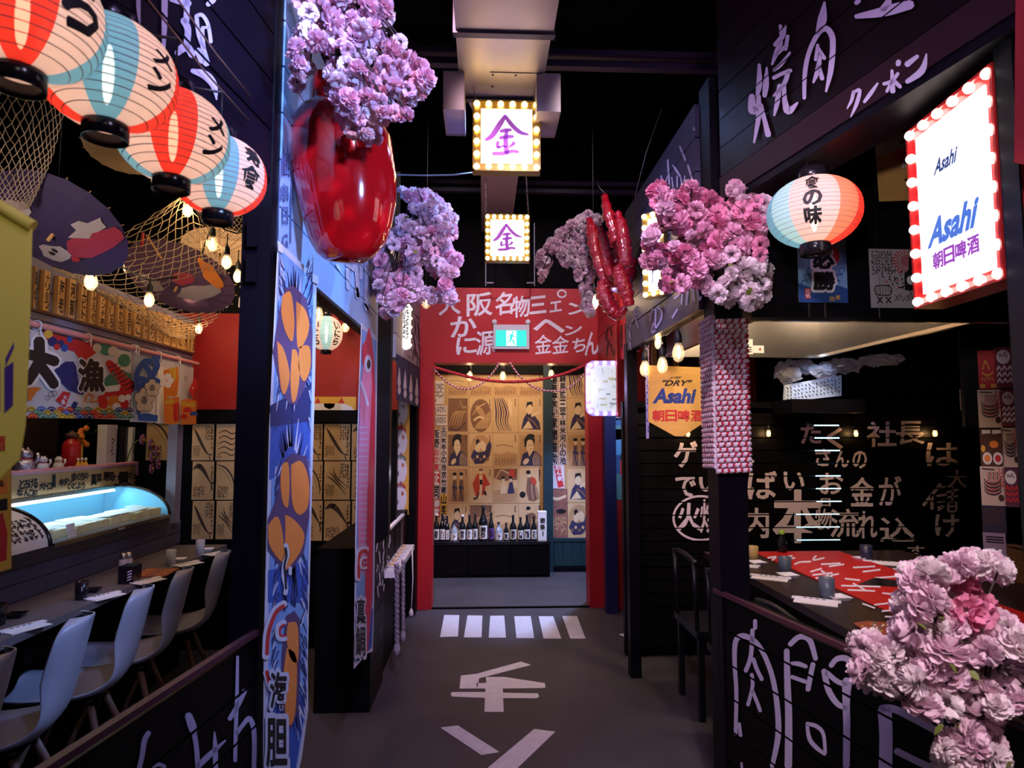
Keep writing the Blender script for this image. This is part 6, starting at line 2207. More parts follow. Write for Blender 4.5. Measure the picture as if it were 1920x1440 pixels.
# ---- oiled paper umbrellas
def umbrella(label, c, nrm, r, m, patches=(), roll=0, dep=.22, nr=20):
    n = V(nrm).normalized()
    R_ = n.to_track_quat('Z', 'Y').to_matrix() @ Matrix.Rotation(roll, 3, 'Z')
    t = thing('paper_umbrella', label, 'umbrella', c)
    mb = MB()
    mb.tube([c + V((0, 0, dep * r * .4)), V((c.x, c.y, 4.1))], .0015, M['cable'], 4)
    part('hanging_wire', mb, t)
    mb = MB()
    N = nr * 2
    def ptc(q, g, off=0):
        sc = 1 - .018 * (0.5 - 0.5 * math.cos(g * nr))
        return c + R_ @ V((q * r * math.cos(g) * sc, q * r * math.sin(g) * sc, -dep * r * (q ** 1.6) + dep * r * .5 + off))
    vs = [ptc(0, 0)]
    K = 5
    for k in range(1, K + 1):
        for j in range(N):
            vs.append(ptc(k / K, 2 * PI * j / N))
    fs = [(0, 1 + j, 1 + (j + 1) % N) for j in range(N)] + [(1 + k * N + j, 1 + (k + 1) * N + j, 1 + (k + 1) * N + (j + 1) % N, 1 + k * N + (j + 1) % N) for k in range(K - 1) for j in range(N)]
    mb.add(vs, fs, m, False)
    can = part('canopy', mb, t)
    for pi_, (pts, pm) in enumerate(patches):
        mb = MB()
        n_ = len(pts)
        cx, cy = sum(p[0] for p in pts) / n_, sum(p[1] for p in pts) / n_
        def F2(x, y):
            q = min(.99, math.hypot(x, y))
            return ptc(q, math.atan2(y, x), .005 + .0012 * pi_)
        vs = [F2(cx, cy)]
        for f_ in (.35, .7, 1.0):
            vs += [F2(cx + (x - cx) * f_, cy + (y - cy) * f_) for x, y in pts]
        fs = [(0, 1 + j, 1 + (j + 1) % n_) for j in range(n_)] + [(1 + k * n_ + j, 1 + (k + 1) * n_ + j, 1 + (k + 1) * n_ + (j + 1) % n_, 1 + k * n_ + (j + 1) % n_) for k in range(2) for j in range(n_)]
        mb.add(vs, fs, pm)
        part('painted_patch', mb, can)
    rb = MB()
    rb.tube([ptc(.04, 0, -.006) - c, ptc(.5, 0, -.005) - c, ptc(1.02, 0, -.004) - c], .003, M['wood'], 4)
    mb0 = rb
    for j in range(nr):
        mb = MB()
        g = 2 * PI * j / nr
        mb.tube([ptc(.04, g, -.006), ptc(.5, g, -.005), ptc(1.03, g, -.002)], .0026, M['wood'], 4)
        part('rib', mb, t)
    mb = MB()
    mb.tube([c + R_ @ V((0, 0, dep * r * .5 + .03)), c + R_ @ V((0, 0, -r * .9))], .006, M['wood'], 6)
    part('handle', mb, t)
    return t
um1, um2 = mat('umbrella_navy', (.06, .04, .11), .6, trans=.25, var=.2), mat('umbrella_plum', (.085, .045, .095), .6, trans=.25, var=.2)
ured, uwht, ubei = mat('umbrella_red', (.55, .06, .10), .6, trans=.25), mat('umbrella_white', (.62, .52, .48), .7, trans=.25), mat('umbrella_beige', (.55, .40, .24), .7, trans=.3, var=.15)
blob = lambda x, y, rx, ry, n=12, w_=.15, s=0: [(x + rx * math.cos(2 * PI * i / n) * (1 + w_ * math.sin(i * 2.3 + s)), y + ry * math.sin(2 * PI * i / n) * (1 + w_ * math.cos(i * 1.7 + s))) for i in range(n)]
c = at(105, 432, 2.2)
dv = (EYE - c).normalized()
umbrella('navy and red painted paper umbrella above the wooden tags', c, (dv.x * .7 - .45, dv.y * .9, dv.z - .75), .22, um1, [(blob(.38, -.38, .52, .22), ured), (blob(.55, -.12, .26, .14, 12, .4), uwht), (blob(-.2, .5, .26, .16), uwht), (blob(-.30, -.30, .26, .2), uwht), (blob(-.34, -.28, .05, .05), M['ink']), (blob(-.22, -.24, .04, .05), M['ink']), (blob(-.08, -.5, .07, .06), M['inkred'])], .3)
c = at(335, 530, 3.3)
dv = (EYE - c).normalized()
umbrella('plum paper umbrella with white cranes caught in the net', c, (dv.x * .4 - .25, dv.y * .7, dv.z - .85), .27, um2, [(blob(.3, -.25, .42, .22), uwht), (blob(-.5, .1, .22, .25), uwht), (blob(.25, .18, .2, .16), ured), (blob(.75, .1, .12, .4), M['orange'])], .1)
c = at(240, 282, 2.7)
dv = (EYE - c).normalized()
umbrella('plain beige paper umbrella behind the third lantern', c, (dv.x - .3, dv.y * .4, dv.z - .6), .17, ubei)
c = at(412, 470, 3.6)
umbrella('plain beige paper umbrella half hidden by the dark post', c, (.1, -.25, -.9), .2, ubei)
mb = MB()
a, b = at(274, 440, 2.9), at(303, 485, 2.95)
mb.tube([a, b], .005, M['wood'], 6)
solo('wooden_stick', mb, 'thin wooden stick caught in the net', 'stick')
mb = MB()
a, b = at(268, 436, 2.88), at(266, 463, 2.88)
mb.tube([a, (a + b) / 2, b], [.006, .008, .005], M['inkred'], 6)
solo('red_float', mb, 'small red float tied to the net edge', 'float')

# ---- hanging flags and banners
def flag_plane(x0, y0, x1, y1, d0, d1):
    A_, B_ = at(x0, y0, d0), at(x1, y1, d1)
    u_ = V((B_.x - A_.x, B_.y - A_.y, 0))
    return PL(A_, u_.cross(V((0, 0, 1))))
t = thing('yellow_flag', 'yellow beer flag with purple lettering at the left frame edge', 'flag', at(20, 640, .80))
pf = PL(at(62, 450, .80), (.25, -1, 0))
fy = mat('flag_yellow', (.85, .70, .14), .8, var=.06, trans=.2)
mb = MB()
mb.slab([pf.px(*q) for q in ((-30, 925), (36, 862), (47, 800), (55, 620), (60, 425), (-30, 372))], .002, fy, pf.n)
part('cloth', mb, t)
mb = MB()
mb.tube([pf.px(-30, 370, .0), pf.px(62, 425, .0)], .008, fy, 8)
part('top_hem', mb, t)
mb = MB()
fp = mat('flag_purple', (.06, .02, .22), .7)
FP = lambda x, y: pf.px(x, y, .001)
for q in ([(10, 672), (26, 641), (26, 652), (10, 688)], [(8, 690), (25, 678), (24, 760), (8, 775)], [(-30, 690), (0, 680), (0, 770), (-12, 775), (-30, 760)]):
    mb.slab([FP(*p) for p in q], .0006, fp, pf.n)
write(mb, '酒', lambda a, b: FP(-8 + 18 * a, 845 - 28 * b), M['inkred'], .03)
part('lettering', mb, t)
t = thing('picture_board', 'yellow board with a red and black face print below the yellow flag', 'poster', at(10, 960, 1.55))
pf2 = PL(at(22, 960, 1.55), (.5, -1, 0))
mb = MB()
mb.slab([pf2.px(*q) for q in ((-40, 1085), (20, 1066), (20, 862), (-40, 850))], .01, M['gold'], pf2.n)
part('board', mb, t)
mb = MB()
G2 = lambda x, y: pf2.px(x, y, .0015)
for q, m in (([(-20, 985), (5, 960), (14, 1000), (12, 1050), (-20, 1060)], M['inkred']), ([(-20, 940), (14, 934), (14, 956), (-20, 960)], M['ink']), ([(-20, 880), (10, 905), (14, 890), (14, 925), (-20, 930)], M['orange']), ([(-20, 905), (6, 900), (8, 912), (-20, 915)], M['ink'])):
    mb.slab([G2(*p) for p in q], .0006, m, pf2.n)
part('print', mb, t)

# long banners on the left row
PBN = PL((-.588, 0, 0), (1, 0, 0))
def banner(name, label, poly, m, loc):
    t = thing(name, label, 'banner', loc)
    mb = MB()
    mb.slab([PBN.px(*p) for p in poly], .002, m, PBN.n)
    return t, part('cloth', mb, t)
bwht = mat('banner_white', (.62, .62, .72), .7)
bblu, bdeep, bsky = mat('banner_blue', (.035, .10, .42), .7, var=.5, scale=14), mat('banner_deep', (.016, .024, .12), .7), mat('banner_sky', (.20, .36, .66), .7, var=.35, scale=10)
bplum = mat('banner_plum', (.10, .05, .13), .7)
t, bc = banner('sea_urchin_banner', 'long blue banner with orange sea urchin pieces hanging on the left post', [(522, 452), (594, 520), (591, 700), (583, 1000), (577, 1240), (578, 1330), (566, 1420), (548, 1500), (494, 1500), (496, 1200), (506, 800)], bwht, PBN.px(540, 900))
ZF = lambda o: (lambda x, y: PBN.px(x, y, o))
mb = MB()
def bp(pts, m, o, mb_=None):
    (mb_ or mb).add([PBN.px(x, y, o) for x, y in pts], [list(range(len(pts)))], m)
bp([(524, 466), (588, 527), (584, 790), (575, 1230), (574, 1325), (560, 1420), (545, 1495), (502, 1495), (504, 1100), (514, 700)], bsky, .0006)
bp([(507, 760), (583, 720), (582, 800), (507, 800)], bdeep, .0010)
bp([(508, 800), (582, 790), (580, 870), (505, 900)], bblu, .0010)
bp([(503, 1070), (577, 1050), (576, 1130), (503, 1130)], bblu, .0010)
bp([(503, 1330), (574, 1300), (573, 1330), (545, 1495), (502, 1495)], bblu, .0010)
part('background_print', mb, bc)
mb = MB()
rnd = random.Random(8)
for (cx, cy, n, ln) in ((552, 640, 70, 75), (545, 950, 70, 95), (545, 1240, 60, 90)):
    for k in range(n):
        g = rnd.uniform(0, 2 * PI)
        a, b = 30 * math.cos(g), ln * math.sin(g)
        x, y = cx + a * .8, cy + b * 1.2
        X, Y = cx + a * rnd.uniform(1.2, 1.5), cy + b * rnd.uniform(1.5, 1.9)
        lo, hi = 524 - max(0, (Y - 470)) * .022 + 3, 589 - max(0, Y - 520) * .016 - 2
        if lo < X < hi and lo < x < hi and Y > 475:
            stroke(mb, ZF(.0014), [(x, y), (X, Y)], [4.0, .8], bdeep if rnd.random() < .75 else bwht, False)
for k in range(230):
    y = rnd.choice((rnd.uniform(500, 560), rnd.uniform(560, 790), rnd.uniform(860, 960), rnd.uniform(1060, 1180), rnd.uniform(1180, 1330)))
    e = rnd.choice((-1, 1))
    lo, hi = 523 - (y - 470) * .021, 588 - max(0, y - 520) * .016
    x = (lo + rnd.uniform(2, 15)) if e < 0 else (hi - rnd.uniform(2, 15))
    L_ = rnd.uniform(14, 40)
    X = min(hi - 1, max(lo + 1, x + e * L_ * .35))
    stroke(mb, ZF(.0013 + k * 1e-6), [(x, y), (X, y + L_ * (.9 if y > 640 else -.8))], [2.6, .8], bdeep if rnd.random() < .7 else bwht, False)
part('spine_print', mb, bc, kind='stuff')
def urchin(parts, shade):
    mb = MB()
    bp(shade, bplum, .0018, mb)
    part('shadow_print', mb, bc)
    for pts in parts:
        mb2 = MB()
        P = smooth_path(pts + pts[:1], 4)[:-1]
        k = len(P)
        cx, cy = sum(p[0] for p in P) / k, sum(p[1] for p in P) / k
        mb2.slab([PBN.px(x, y, .0026) for x, y in P], .0006, M['orange'], PBN.n)
        part('urchin_print', mb2, bc)
urchin([[(530, 555), (545, 548), (552, 600), (548, 640), (535, 620), (528, 585)], [(556, 565), (572, 580), (580, 610), (572, 640), (558, 650)], [(520, 640), (532, 655), (543, 700), (538, 730), (530, 738), (524, 700)], [(548, 655), (557, 660), (562, 700), (556, 745), (548, 752), (545, 710)], [(562, 650), (580, 650), (582, 690), (570, 715), (560, 690)]],
       [(535, 540), (550, 535), (575, 560), (586, 620), (585, 690), (570, 730), (555, 760), (540, 755), (525, 730), (512, 660), (522, 590)])
urchin([[(530, 870), (540, 868), (543, 900), (540, 950), (530, 940), (526, 900)], [(546, 872), (565, 865), (579, 900), (577, 950), (560, 965), (548, 940)], [(503, 985), (520, 968), (530, 1000), (532, 1050), (520, 1045), (505, 1020)], [(535, 965), (552, 975), (570, 1000), (565, 1030), (545, 1060), (530, 1068), (535, 1010)]],
       [(532, 862), (548, 850), (575, 856), (582, 900), (580, 970), (570, 1035), (545, 1072), (525, 1062), (502, 1030), (502, 975), (520, 930)])
urchin([[(540, 1168), (556, 1168), (560, 1200), (558, 1240), (545, 1235), (538, 1200)], [(538, 1215), (556, 1235), (554, 1330), (545, 1360), (536, 1340), (532, 1270)]],
       [(536, 1155), (552, 1145), (562, 1160), (564, 1240), (560, 1330), (545, 1370), (528, 1330), (528, 1230)])
mb = MB()
ZO = [.003]
zb8 = lambda x, y: PBN.px(460 + x / 3.272, 1000 + y / 3.272, ZO[0])
for pts, w_, m in (([(240, 430), (180, 480), (135, 600), (125, 760)], 44, bwht), ([(235, 445), (185, 490), (143, 610), (133, 740)], 24, M['inkred']), ([(130, 850), (160, 960)], 44, bwht), ([(133, 850), (155, 950)], 26, M['inkred']),
                   ([(240, 545), (205, 570), (205, 640), (245, 645)], 34, bwht), ([(240, 560), (215, 580), (215, 625), (243, 628)], 14, M['inkred']),
                   ([(248, 70), (258, 130), (240, 190), (235, 260), (250, 330), (245, 370)], 26, bwht), ([(248, 90), (252, 140), (240, 200), (245, 260), (250, 340)], 14, M['ink']), ([(275, 210), (276, 250)], 20, bwht)):
    ZO[0] += .00012
    stroke(mb, zb8, pts, w_, m)
part('curl_print', mb, bc)
mb = MB()
for ch, x0, ya_, x1, yb_ in (('海', 505, 1258, 540, 1330), ('胆', 498, 1345, 540, 1440)):
    write(mb, ch, lambda a, b: PBN.px(x0 + (x1 - x0) * a, yb_ + (ya_ - yb_) * b, .0052), bwht, .10)
    write(mb, ch, lambda a, b: PBN.px(x0 + 2 + (x1 - x0 - 4) * a, yb_ - 3 + (ya_ - yb_ + 6) * b, .0062), M['ink'], .03)
part('lettering', mb, bc)
for pts in ((522, 452, 530, 470), (586, 512, 597, 528)):
    mb = MB()
    mb.slab([PBN.px(*q, .004) for q in ((pts[0], pts[1]), (pts[0], pts[3]), (pts[2], pts[3] + 6), (pts[2], pts[1] + 7))], .001, M['white'], PBN.n)
    part('corner_tab', mb, t)

PB2 = PBN
t, bc = banner('fish_banner', 'long banner with a leaping pink sea bream at the end of the left opening', [(678, 606), (708, 633), (706, 800), (702, 1100), (699, 1221), (688, 1226), (664, 1254), (667, 1000), (671, 800)], bwht, PBN.px(690, 900))
mb = MB()
bp([(679, 616), (706, 640), (704, 800), (700, 1100), (697, 1214), (687, 1220), (667, 1244), (669, 1000), (673, 800)], bsky, .0006)
bp([(683, 1150), (700, 1140), (697, 1214), (668, 1242), (669, 1150)], bblu, .0010)
part('background_print', mb, bc)
bpk, bcr = mat('banner_pink', (.72, .22, .36), .6, var=.2, scale=40), mat('banner_crimson', (.62, .015, .06), .6)
mb = MB()
bp([(692, 612), (698, 640), (702, 680), (704, 740), (703, 860), (700, 980), (698, 1120), (690, 1220), (686, 1225), (684, 1150), (686, 1030), (690, 900), (692, 800), (688, 740), (683, 700), (680, 660), (685, 640)], bcr, .0014)
bp([(680, 690), (688, 660), (695, 670), (698, 720), (694, 800), (690, 900), (686, 1000), (683, 1080), (672, 1060), (671, 960), (672, 830), (675, 740)], bpk, .0018)
bp([(684, 640), (690, 660), (684, 690), (679, 680), (679, 650)], bcr, .0022)
part('fish_print', mb, bc)
mb = MB()
bp([(690 + 7 * math.cos(g), 682 + 17 * math.sin(g)) for g in [i * PI / 8 for i in range(16)]], bwht, .0026)
bp([(691.5 + 3.5 * math.cos(g), 683 + 9 * math.sin(g)) for g in [i * PI / 8 for i in range(16)]], M['ink'], .0030)
stroke(mb, lambda x, y: PBN.px(x, y, .0026), [(676, 715), (682, 730), (690, 760)], 4, bwht)
part('eye_print', mb, bc)
mb = MB()
for k in range(24):
    y = 800 + k * 11
    for j in range(3):
        x = 674 + j * 5.2
        stroke(mb, lambda a, b: PBN.px(a, b, .0026), [(x, y), (x + 2.2, y + 3), (x + 4.4, y - .5)], 1.1, bwht, False)
part('scale_print', mb, bc)
mb = MB()
for pts, w_, m in (([(745, 95), (700, 110), (690, 200), (690, 280)], 36, bwht), ([(742, 105), (706, 120), (697, 200), (697, 270)], 18, M['inkred']), ([(740, 150), (715, 160), (715, 205), (740, 210)], 22, bwht), ([(740, 160), (722, 168), (722, 198), (738, 200)], 9, M['inkred'])):
    ZO[0] += .00012
    stroke(mb, zb8, pts, w_, m)
part('curl_print', mb, bc)
mb = MB()
for ch, x0, ya_, x1, yb_ in (('真', 668, 1120, 686, 1172), ('鯛', 666, 1172, 686, 1232)):
    write(mb, ch, lambda a, b: PBN.px(x0 + (x1 - x0) * a, yb_ + (ya_ - yb_) * b, .0060), bwht, .10)
    write(mb, ch, lambda a, b: PBN.px(x0 + 1 + (x1 - x0 - 2) * a, yb_ - 2 + (ya_ - yb_ + 4) * b, .0070), M['ink'], .025)
part('lettering', mb, bc)

# noren on the far left stall, rope ends, little glass counter
PN = PL((-.555, 0, 0), (1, 0, 0))
t = thing('navy_noren', 'navy short curtain with white figures under the white boards', 'curtain', PN.px(766, 710))
nb = mat('noren_navy', (.02, .02, .09), .8)
for k in range(4):
    x0, x1 = 744 + k * 11, 744 + (k + 1) * 11 - .7
    mb = MB()
    top = lambda x: 663 + (x - 744) * .60
    bot = lambda x: 750 + (x - 744) * .33
    mb.slab([PN.px(x0, bot(x0)), PN.px(x1, bot(x1)), PN.px(x1, top(x1)), PN.px(x0, top(x0))], .002, nb, PN.n)
    pn = part('cloth_strip', mb, t)
    mb = MB()
    xc, yc = (x0 + x1) / 2 - .5, top(x0) + 52
    stroke(mb, lambda x, y: PN.px(x, y, .001), [(xc, yc - 26), (xc, yc - 16)], [1, 3], M['white'])
    stroke(mb, lambda x, y: PN.px(x, y, .001), [(xc, yc - 16), (xc - .3, yc + 2), (xc, yc + 8)], [3, 6, 4], M['white'])
    stroke(mb, lambda x, y: PN.px(x, y, .001), [(xc, yc + 8), (xc, yc + 18), (xc, yc + 24)], [3, 6, 2], M['white'])
    part('figure_print', mb, pn)
t = thing('glass_counter', 'small glass-topped counter with a white sill at the far left stall', 'counter', (-.58, 4.5, .6))
mb = MB()
mb.bx((-.625, 4.02, .60), (-.53, 5.0, .635), M['white'])
part('sill', mb, t)
mb = MB()
mb.bx((-.63, 4.1, .635), (-.626, 4.9, .85), M['glass'])
part('glass_front', mb, t)
mb = MB()
mb.bx((-.625, 4.05, .86), (-.60, 4.95, .875), M['white'])
part('upper_rail', mb, t)
for y in (4.1, 4.9):
    mb = MB()
    mb.bx((-.622, y - .008, .635), (-.606, y + .008, .86), M['steel'])
    part('corner_bar', mb, t)
for i in range(6):
    tt = thing('snack_plate', 'pale snack plate behind the far left glass, %s from the walkway end' % ['first', 'second', 'third', 'fourth', 'fifth', 'sixth'][i], 'plate', (-.59, 4.17 + i * .13, .636), 'snack plates')
    mb = MB()
    mb.lathe([(0, .0), (.025, .0), (.035, .01), (.03, .012), (0, .006)], M['white'], 12, (-.585, 4.17 + i * .13, .636))
    part('plate', mb, tt)
    mb = MB()
    mb.ball((-.585, 4.17 + i * .13, .652), .02, M['kraftl'], 8, 5, (1, 1, .6))
    part('snack', mb, tt)
lamp('POINT', (-.5, 4.6, 1.2), .8, (.8, .85, 1), .03)
for (x, y0_, y1_, d_, r, lab) in ((744, 1058, 1216, 4.03, .015, 'thick grey twisted rope hanging from the glass counter, near one'), (756, 1050, 1192, 4.25, .012, 'thick grey twisted rope hanging from the glass counter, far one')):
    t = thing('hanging_rope', lab, 'rope', at(x, y1_, d_), 'grey ropes')
    a, b = at(x, y0_, d_), at(x, y1_, d_)
    mb = MB()
    k = 50
    mb.tube([a.lerp(b, i / k) for i in range(k + 1)], [r * (1 + .12 * math.sin(i * 1.6)) for i in range(k + 1)], mat('rope_grey', (.32, .27, .33), .9), 8, True, (mat('rope_grey_dark', (.16, .13, .17), .9), .06, 2))
    part('strand', mb, t)
    mb = MB()
    mb.lathe([(r, .03), (r * 1.5, .0), (r * 1.3, -.035), (0, -.04)], MATS['rope_grey'], 8, b)
    part('frayed_end', mb, t)
t = thing('thin_cord', 'thin white cord with a small tassel by the glass counter', 'cord', at(771, 1150, 4.75))
a, b = at(773, 1028, 4.75), at(771, 1146, 4.75)
mb = MB()
mb.tube([a, a.lerp(b, .5) + V((.008, 0, 0)), b], .0045, M['rope_w'], 6)
part('cord', mb, t)
mb = MB()
mb.lathe([(.006, .02), (.014, .0), (.02, -.03), (0, -.032)], M['rope_w'], 8, b)
part('tassel', mb, t)

# ================================================================== ROOM BEHIND THE DOORWAY
# woodblock style sheets: plain figures of our own
def P_(mb, f, pts, m):
    mb.add([f(a, b) for a, b in pts], [list(range(len(pts)))], m)
umb = mat('ukiyo_umber', (.22, .105, .055), .8, var=.4, scale=30)
ukr = mat('ukiyo_red', (.48, .05, .025), .8)
ukb = mat('ukiyo_indigo', (.035, .028, .075), .8)
ukp = mat('ukiyo_paper', (.62, .40, .20), .8, var=.12, scale=12)
ukd = mat('ukiyo_tan', (.46, .26, .12), .8, var=.3, scale=18)
uks = mat('ukiyo_skin', (.70, .50, .29), .8)
E_ = lambda x, y, rx, ry, n=14, a=0: [(x + rx * math.cos(2 * PI * i / n) * math.cos(a) - ry * math.sin(2 * PI * i / n) * math.sin(a), y + rx * math.cos(2 * PI * i / n) * math.sin(a) + ry * math.sin(2 * PI * i / n) * math.cos(a)) for i in range(n)]
def lay(f, k):
    return f
def ukiyo(kind, seed):
    def art(mb, f0):
        rnd = random.Random(seed)
        k = [0]
        fbase = f0
        def nx():
            k[0] += 1
            o = k[0] * .00025
            return lambda a, b: fbase(a, b) + V((0, -o, 0))
        put = lambda pts, m: P_(mb, nx(), pts, m)
        st = lambda pts, w_, m: stroke(mb, nx(), pts, w_, m)
        if kind == 'bust':
            put([(.03, .03), (.97, .03), (.97, .97), (.03, .97)], umb if seed % 2 else ukd)
            put([(.06, .03), (.16, .38), (.45, .50), (.72, .46), (.97, .28), (.97, .03)], ukb)
            for j in range(6):
                st([(.62 + j * .06, .06), (.60 + j * .07, .25), (.70 + j * .05, .42 - j * .03)], .025, ukp)
            put([(.36, .48), (.44, .30), (.58, .46)], uks)
            put(E_(.46, .62, .16, .21, 14, .2), uks)
            put([(.24, .60), (.22, .82), (.36, .96), (.56, .95), (.68, .82), (.64, .66), (.58, .80), (.44, .82), (.34, .76), (.31, .60)], M['ink'])
            put(E_(.50, .92, .17, .07), M['ink'])
            st([(.40, .64), (.46, .655)], .015, M['ink'])
            st([(.52, .66), (.57, .65)], .015, M['ink'])
            st([(.48, .53), (.52, .53)], .02, ukr)
            put(E_(.30, .16, .14, .08, 10, .5), uks)
        elif kind == 'bend':
            put(E_(.5, .52, .47, .45, 16), ukd)
            put([(.06, .30), (.2, .52), (.4, .42), (.62, .46), (.9, .8), (.97, .62), (.86, .30), (.6, .10), (.25, .08)], ukb)
            put(E_(.38, .60, .12, .16, 12, -.5), uks)
            put(E_(.60, .62, .12, .17, 12, .4), uks)
            put([(.30, .64), (.28, .80), (.40, .84), (.46, .74), (.40, .72)], M['ink'])
            for j in range(5):
                put(E_(.2 + j * .15, .22 + (j % 2) * .08, .06, .05, 8), ukp if j % 2 else umb)
        elif kind == 'pair':
            put([(.03, .03), (.97, .03), (.97, .97), (.03, .97)], ukd)
            for x in (.34, .66):
                put([(x - .15, .06), (x - .09, .45), (x - .10, .66), (x + .10, .66), (x + .12, .42), (x + .14, .05)], umb)
                st([(x, .6), (x - .03, .35), (x + .06, .08)], .05, ukb)
                put(E_(x, .74, .07, .085, 10), uks)
                put(E_(x, .82, .10, .05, 10), M['ink'])
                st([(x - .09, .45), (x + .1, .42)], .07, ukr if seed % 3 == 0 else ukb)
        elif kind == 'kimono':
            put([(.28, .18), (.14, .55), (.34, .82), (.66, .82), (.90, .52), (.70, .46), (.66, .24)], ukr)
            put([(.42, .80), (.46, .40), (.34, .14), (.50, .12), (.56, .42), (.58, .80)], uks)
            put([(.45, .66), (.56, .66), (.57, .52), (.45, .52)], M['ink'])
            put([(.60, .30), (.72, .20), (.76, .26), (.66, .38)], M['ink'])
            put(E_(.50, .88, .07, .07, 10), uks)
            put(E_(.50, .94, .10, .04, 10), umb)
            st([(.20, .12), (.35, .16), (.42, .3)], .05, M['ink'])
        elif kind == 'sitting':
            put([(.03, .03), (.97, .03), (.97, .97), (.03, .97)], ukp)
            put([(.10, .10), (.2, .40), (.35, .56), (.62, .52), (.86, .30), (.92, .08)], ukb)
            put([(.15, .10), (.4, .34), (.6, .12)], uks)
            st([(.4, .4), (.62, .3), (.8, .12)], .05, umb)
            put(E_(.44, .66, .13, .15, 12, .2), uks)
            put([(.30, .68), (.34, .86), (.56, .88), (.60, .72), (.50, .80), (.38, .76)], M['ink'])
            st([(.55, .48), (.84, .58), (.94, .62)], [.09, .06, .02], uks)
        elif kind == 'standing':
            put([(.40, .08), (.30, .35), (.36, .72), (.60, .74), (.76, .44), (.86, .12), (.62, .04)], umb)
            for j in range(4):
                st([(.46 + j * .08, .64), (.46 + j * .09, .34), (.5 + j * .10, .10)], .022, ukp if j % 2 else ukb)
            put(E_(.42, .80, .07, .085, 10), uks)
            put(E_(.40, .87, .10, .06, 10), M['ink'])
            put(E_(.16, .24, .13, .09, 10), M['ink'])
            st([(.86, .96), (.86, .62)], .03, ukb)
            put(E_(.62, .62, .14, .10, 10, -.6), ukr if seed % 2 else umb)
        elif kind == 'garden':
            put([(.03, .03), (.97, .03), (.97, .42), (.03, .36)], ukd)
            put([(.03, .70), (.40, .62), (.97, .66), (.97, .97), (.03, .97)], umb)
            st([(.1, .70), (.3, .92), (.5, .88), (.7, .80)], .04, ukp)
            put([(.62, .72), (.90, .72), (.90, .95), (.66, .95)], ukr)
            for x in (.40, .70):
                put([(x - .12, .26), (x - .05, .58), (x + .08, .60), (x + .16, .28)], uks if x < .5 else ukb)
                put(E_(x, .66, .06, .07, 10), uks)
                put(E_(x, .72, .08, .04, 10), M['ink'])
        elif kind == 'moon':
            put(E_(.5, .48, .46, .47, 18), umb)
            put(E_(.48, .60, .26, .10, 14, -.6), ukd)
            put([(.2, .1), (.4, .3), (.62, .42), (.9, .62), (.97, .45), (.80, .12)], ukd)
            st([(.2, .35), (.42, .44), (.62, .40)], .06, uks)
            st([(.15, .5), (.4, .72), (.7, .82)], .03, ukp)
        elif kind == 'wave':
            put([(.03, .03), (.97, .03), (.97, .97), (.03, .97)], ukp)
            for j in range(6):
                st([(.05 + j * .07, .97), (.12 + j * .10, .6), (.12 + j * .09, .3), (.25 + j * .1, .05)], [.03, .06, .04, .02], umb if j % 2 else ukb)
            put([(.62, .95), (.78, .85), (.76, .5), (.66, .45), (.60, .7)], uks)
        elif kind == 'shrimp':
            put([(.03, .03), (.97, .03), (.97, .97), (.03, .97)], umb)
            for j in range(5):
                st([(.1 + j * .12, .2), (.25 + j * .12, .5), (.5 + j * .1, .62)], [.02, .05, .02], ukd)
            st([(.1, .12), (.5, .08), (.9, .3)], .03, ukb)
            st([(.6, .9), (.75, .7), (.9, .75)], .04, ukd)
        else:                       # low landscape
            put([(.03, .03), (.97, .03), (.97, .38), (.6, .45), (.3, .36), (.03, .42)], ukd)
            st([(.1, .62), (.4, .66), (.8, .60)], .02, umb)
            for j in range(7):
                st([(.1 + j * .12, .12), (.14 + j * .12, .24)], .03, umb)
        for j in range(3):
            st([(.88, .94 - j * .07), (.90, .90 - j * .07)], .03, M['inkbrown'])
    return art
cols = [838, 879, 924, 972, 1018]
rows_ = [697, 744, 812, 876, 944, 1008]
kinds = [['low', 'low', 'low', 'low'], ['shrimp', 'moon', 'wave', 'sitting'], ['bust', 'bend', 'low', 'bust'], ['pair', 'kimono', 'garden', 'standing'], ['sitting', 'shrimp', 'low', 'standing']]
names = {'low': 'a quiet landscape', 'shrimp': 'swirling lines on brown', 'moon': 'a round brown scene', 'wave': 'flowing dark hair lines', 'sitting': 'a seated figure', 'bust': 'a woman in a striped robe', 'bend': 'two leaning figures', 'pair': 'two standing women', 'kimono': 'a figure in a red robe', 'garden': 'people in a garden', 'standing': 'a lone standing figure'}
ro, co = ('top', 'second', 'third', 'fourth', 'bottom'), ('first', 'second', 'third', 'fourth')
for r in range(5):
    for c in range(4):
        kd = kinds[r][c]
        sheet('woodblock_print', 'print of %s, %s row, %s column before the green post' % (names[kd], ro[r], co[c]), 'print', PLBB, cols[c] + .8, rows_[r] + .8, cols[c + 1] - .8, rows_[r + 1] - .8, ukp, ukiyo(kd, r * 7 + c + 1), 'prints left of the green post')
cols = [1036, 1066, 1104]
for r, (y0, y1, kd) in enumerate(((697, 746, 'wave'), (746, 812, 'sitting'), (812, 878, 'pair'), (878, 943, 'sitting'), (943, 1009, 'bend'))):
    sheet('woodblock_print', 'print of %s right of the green post, %s from the top' % (names[kd], ('first', 'second', 'third', 'fourth', 'fifth')[r]), 'print', PLBB, 1064, y0 + .8, 1108, y1 - .8, ukp, ukiyo(kd, 50 + r), 'prints right of the green post')
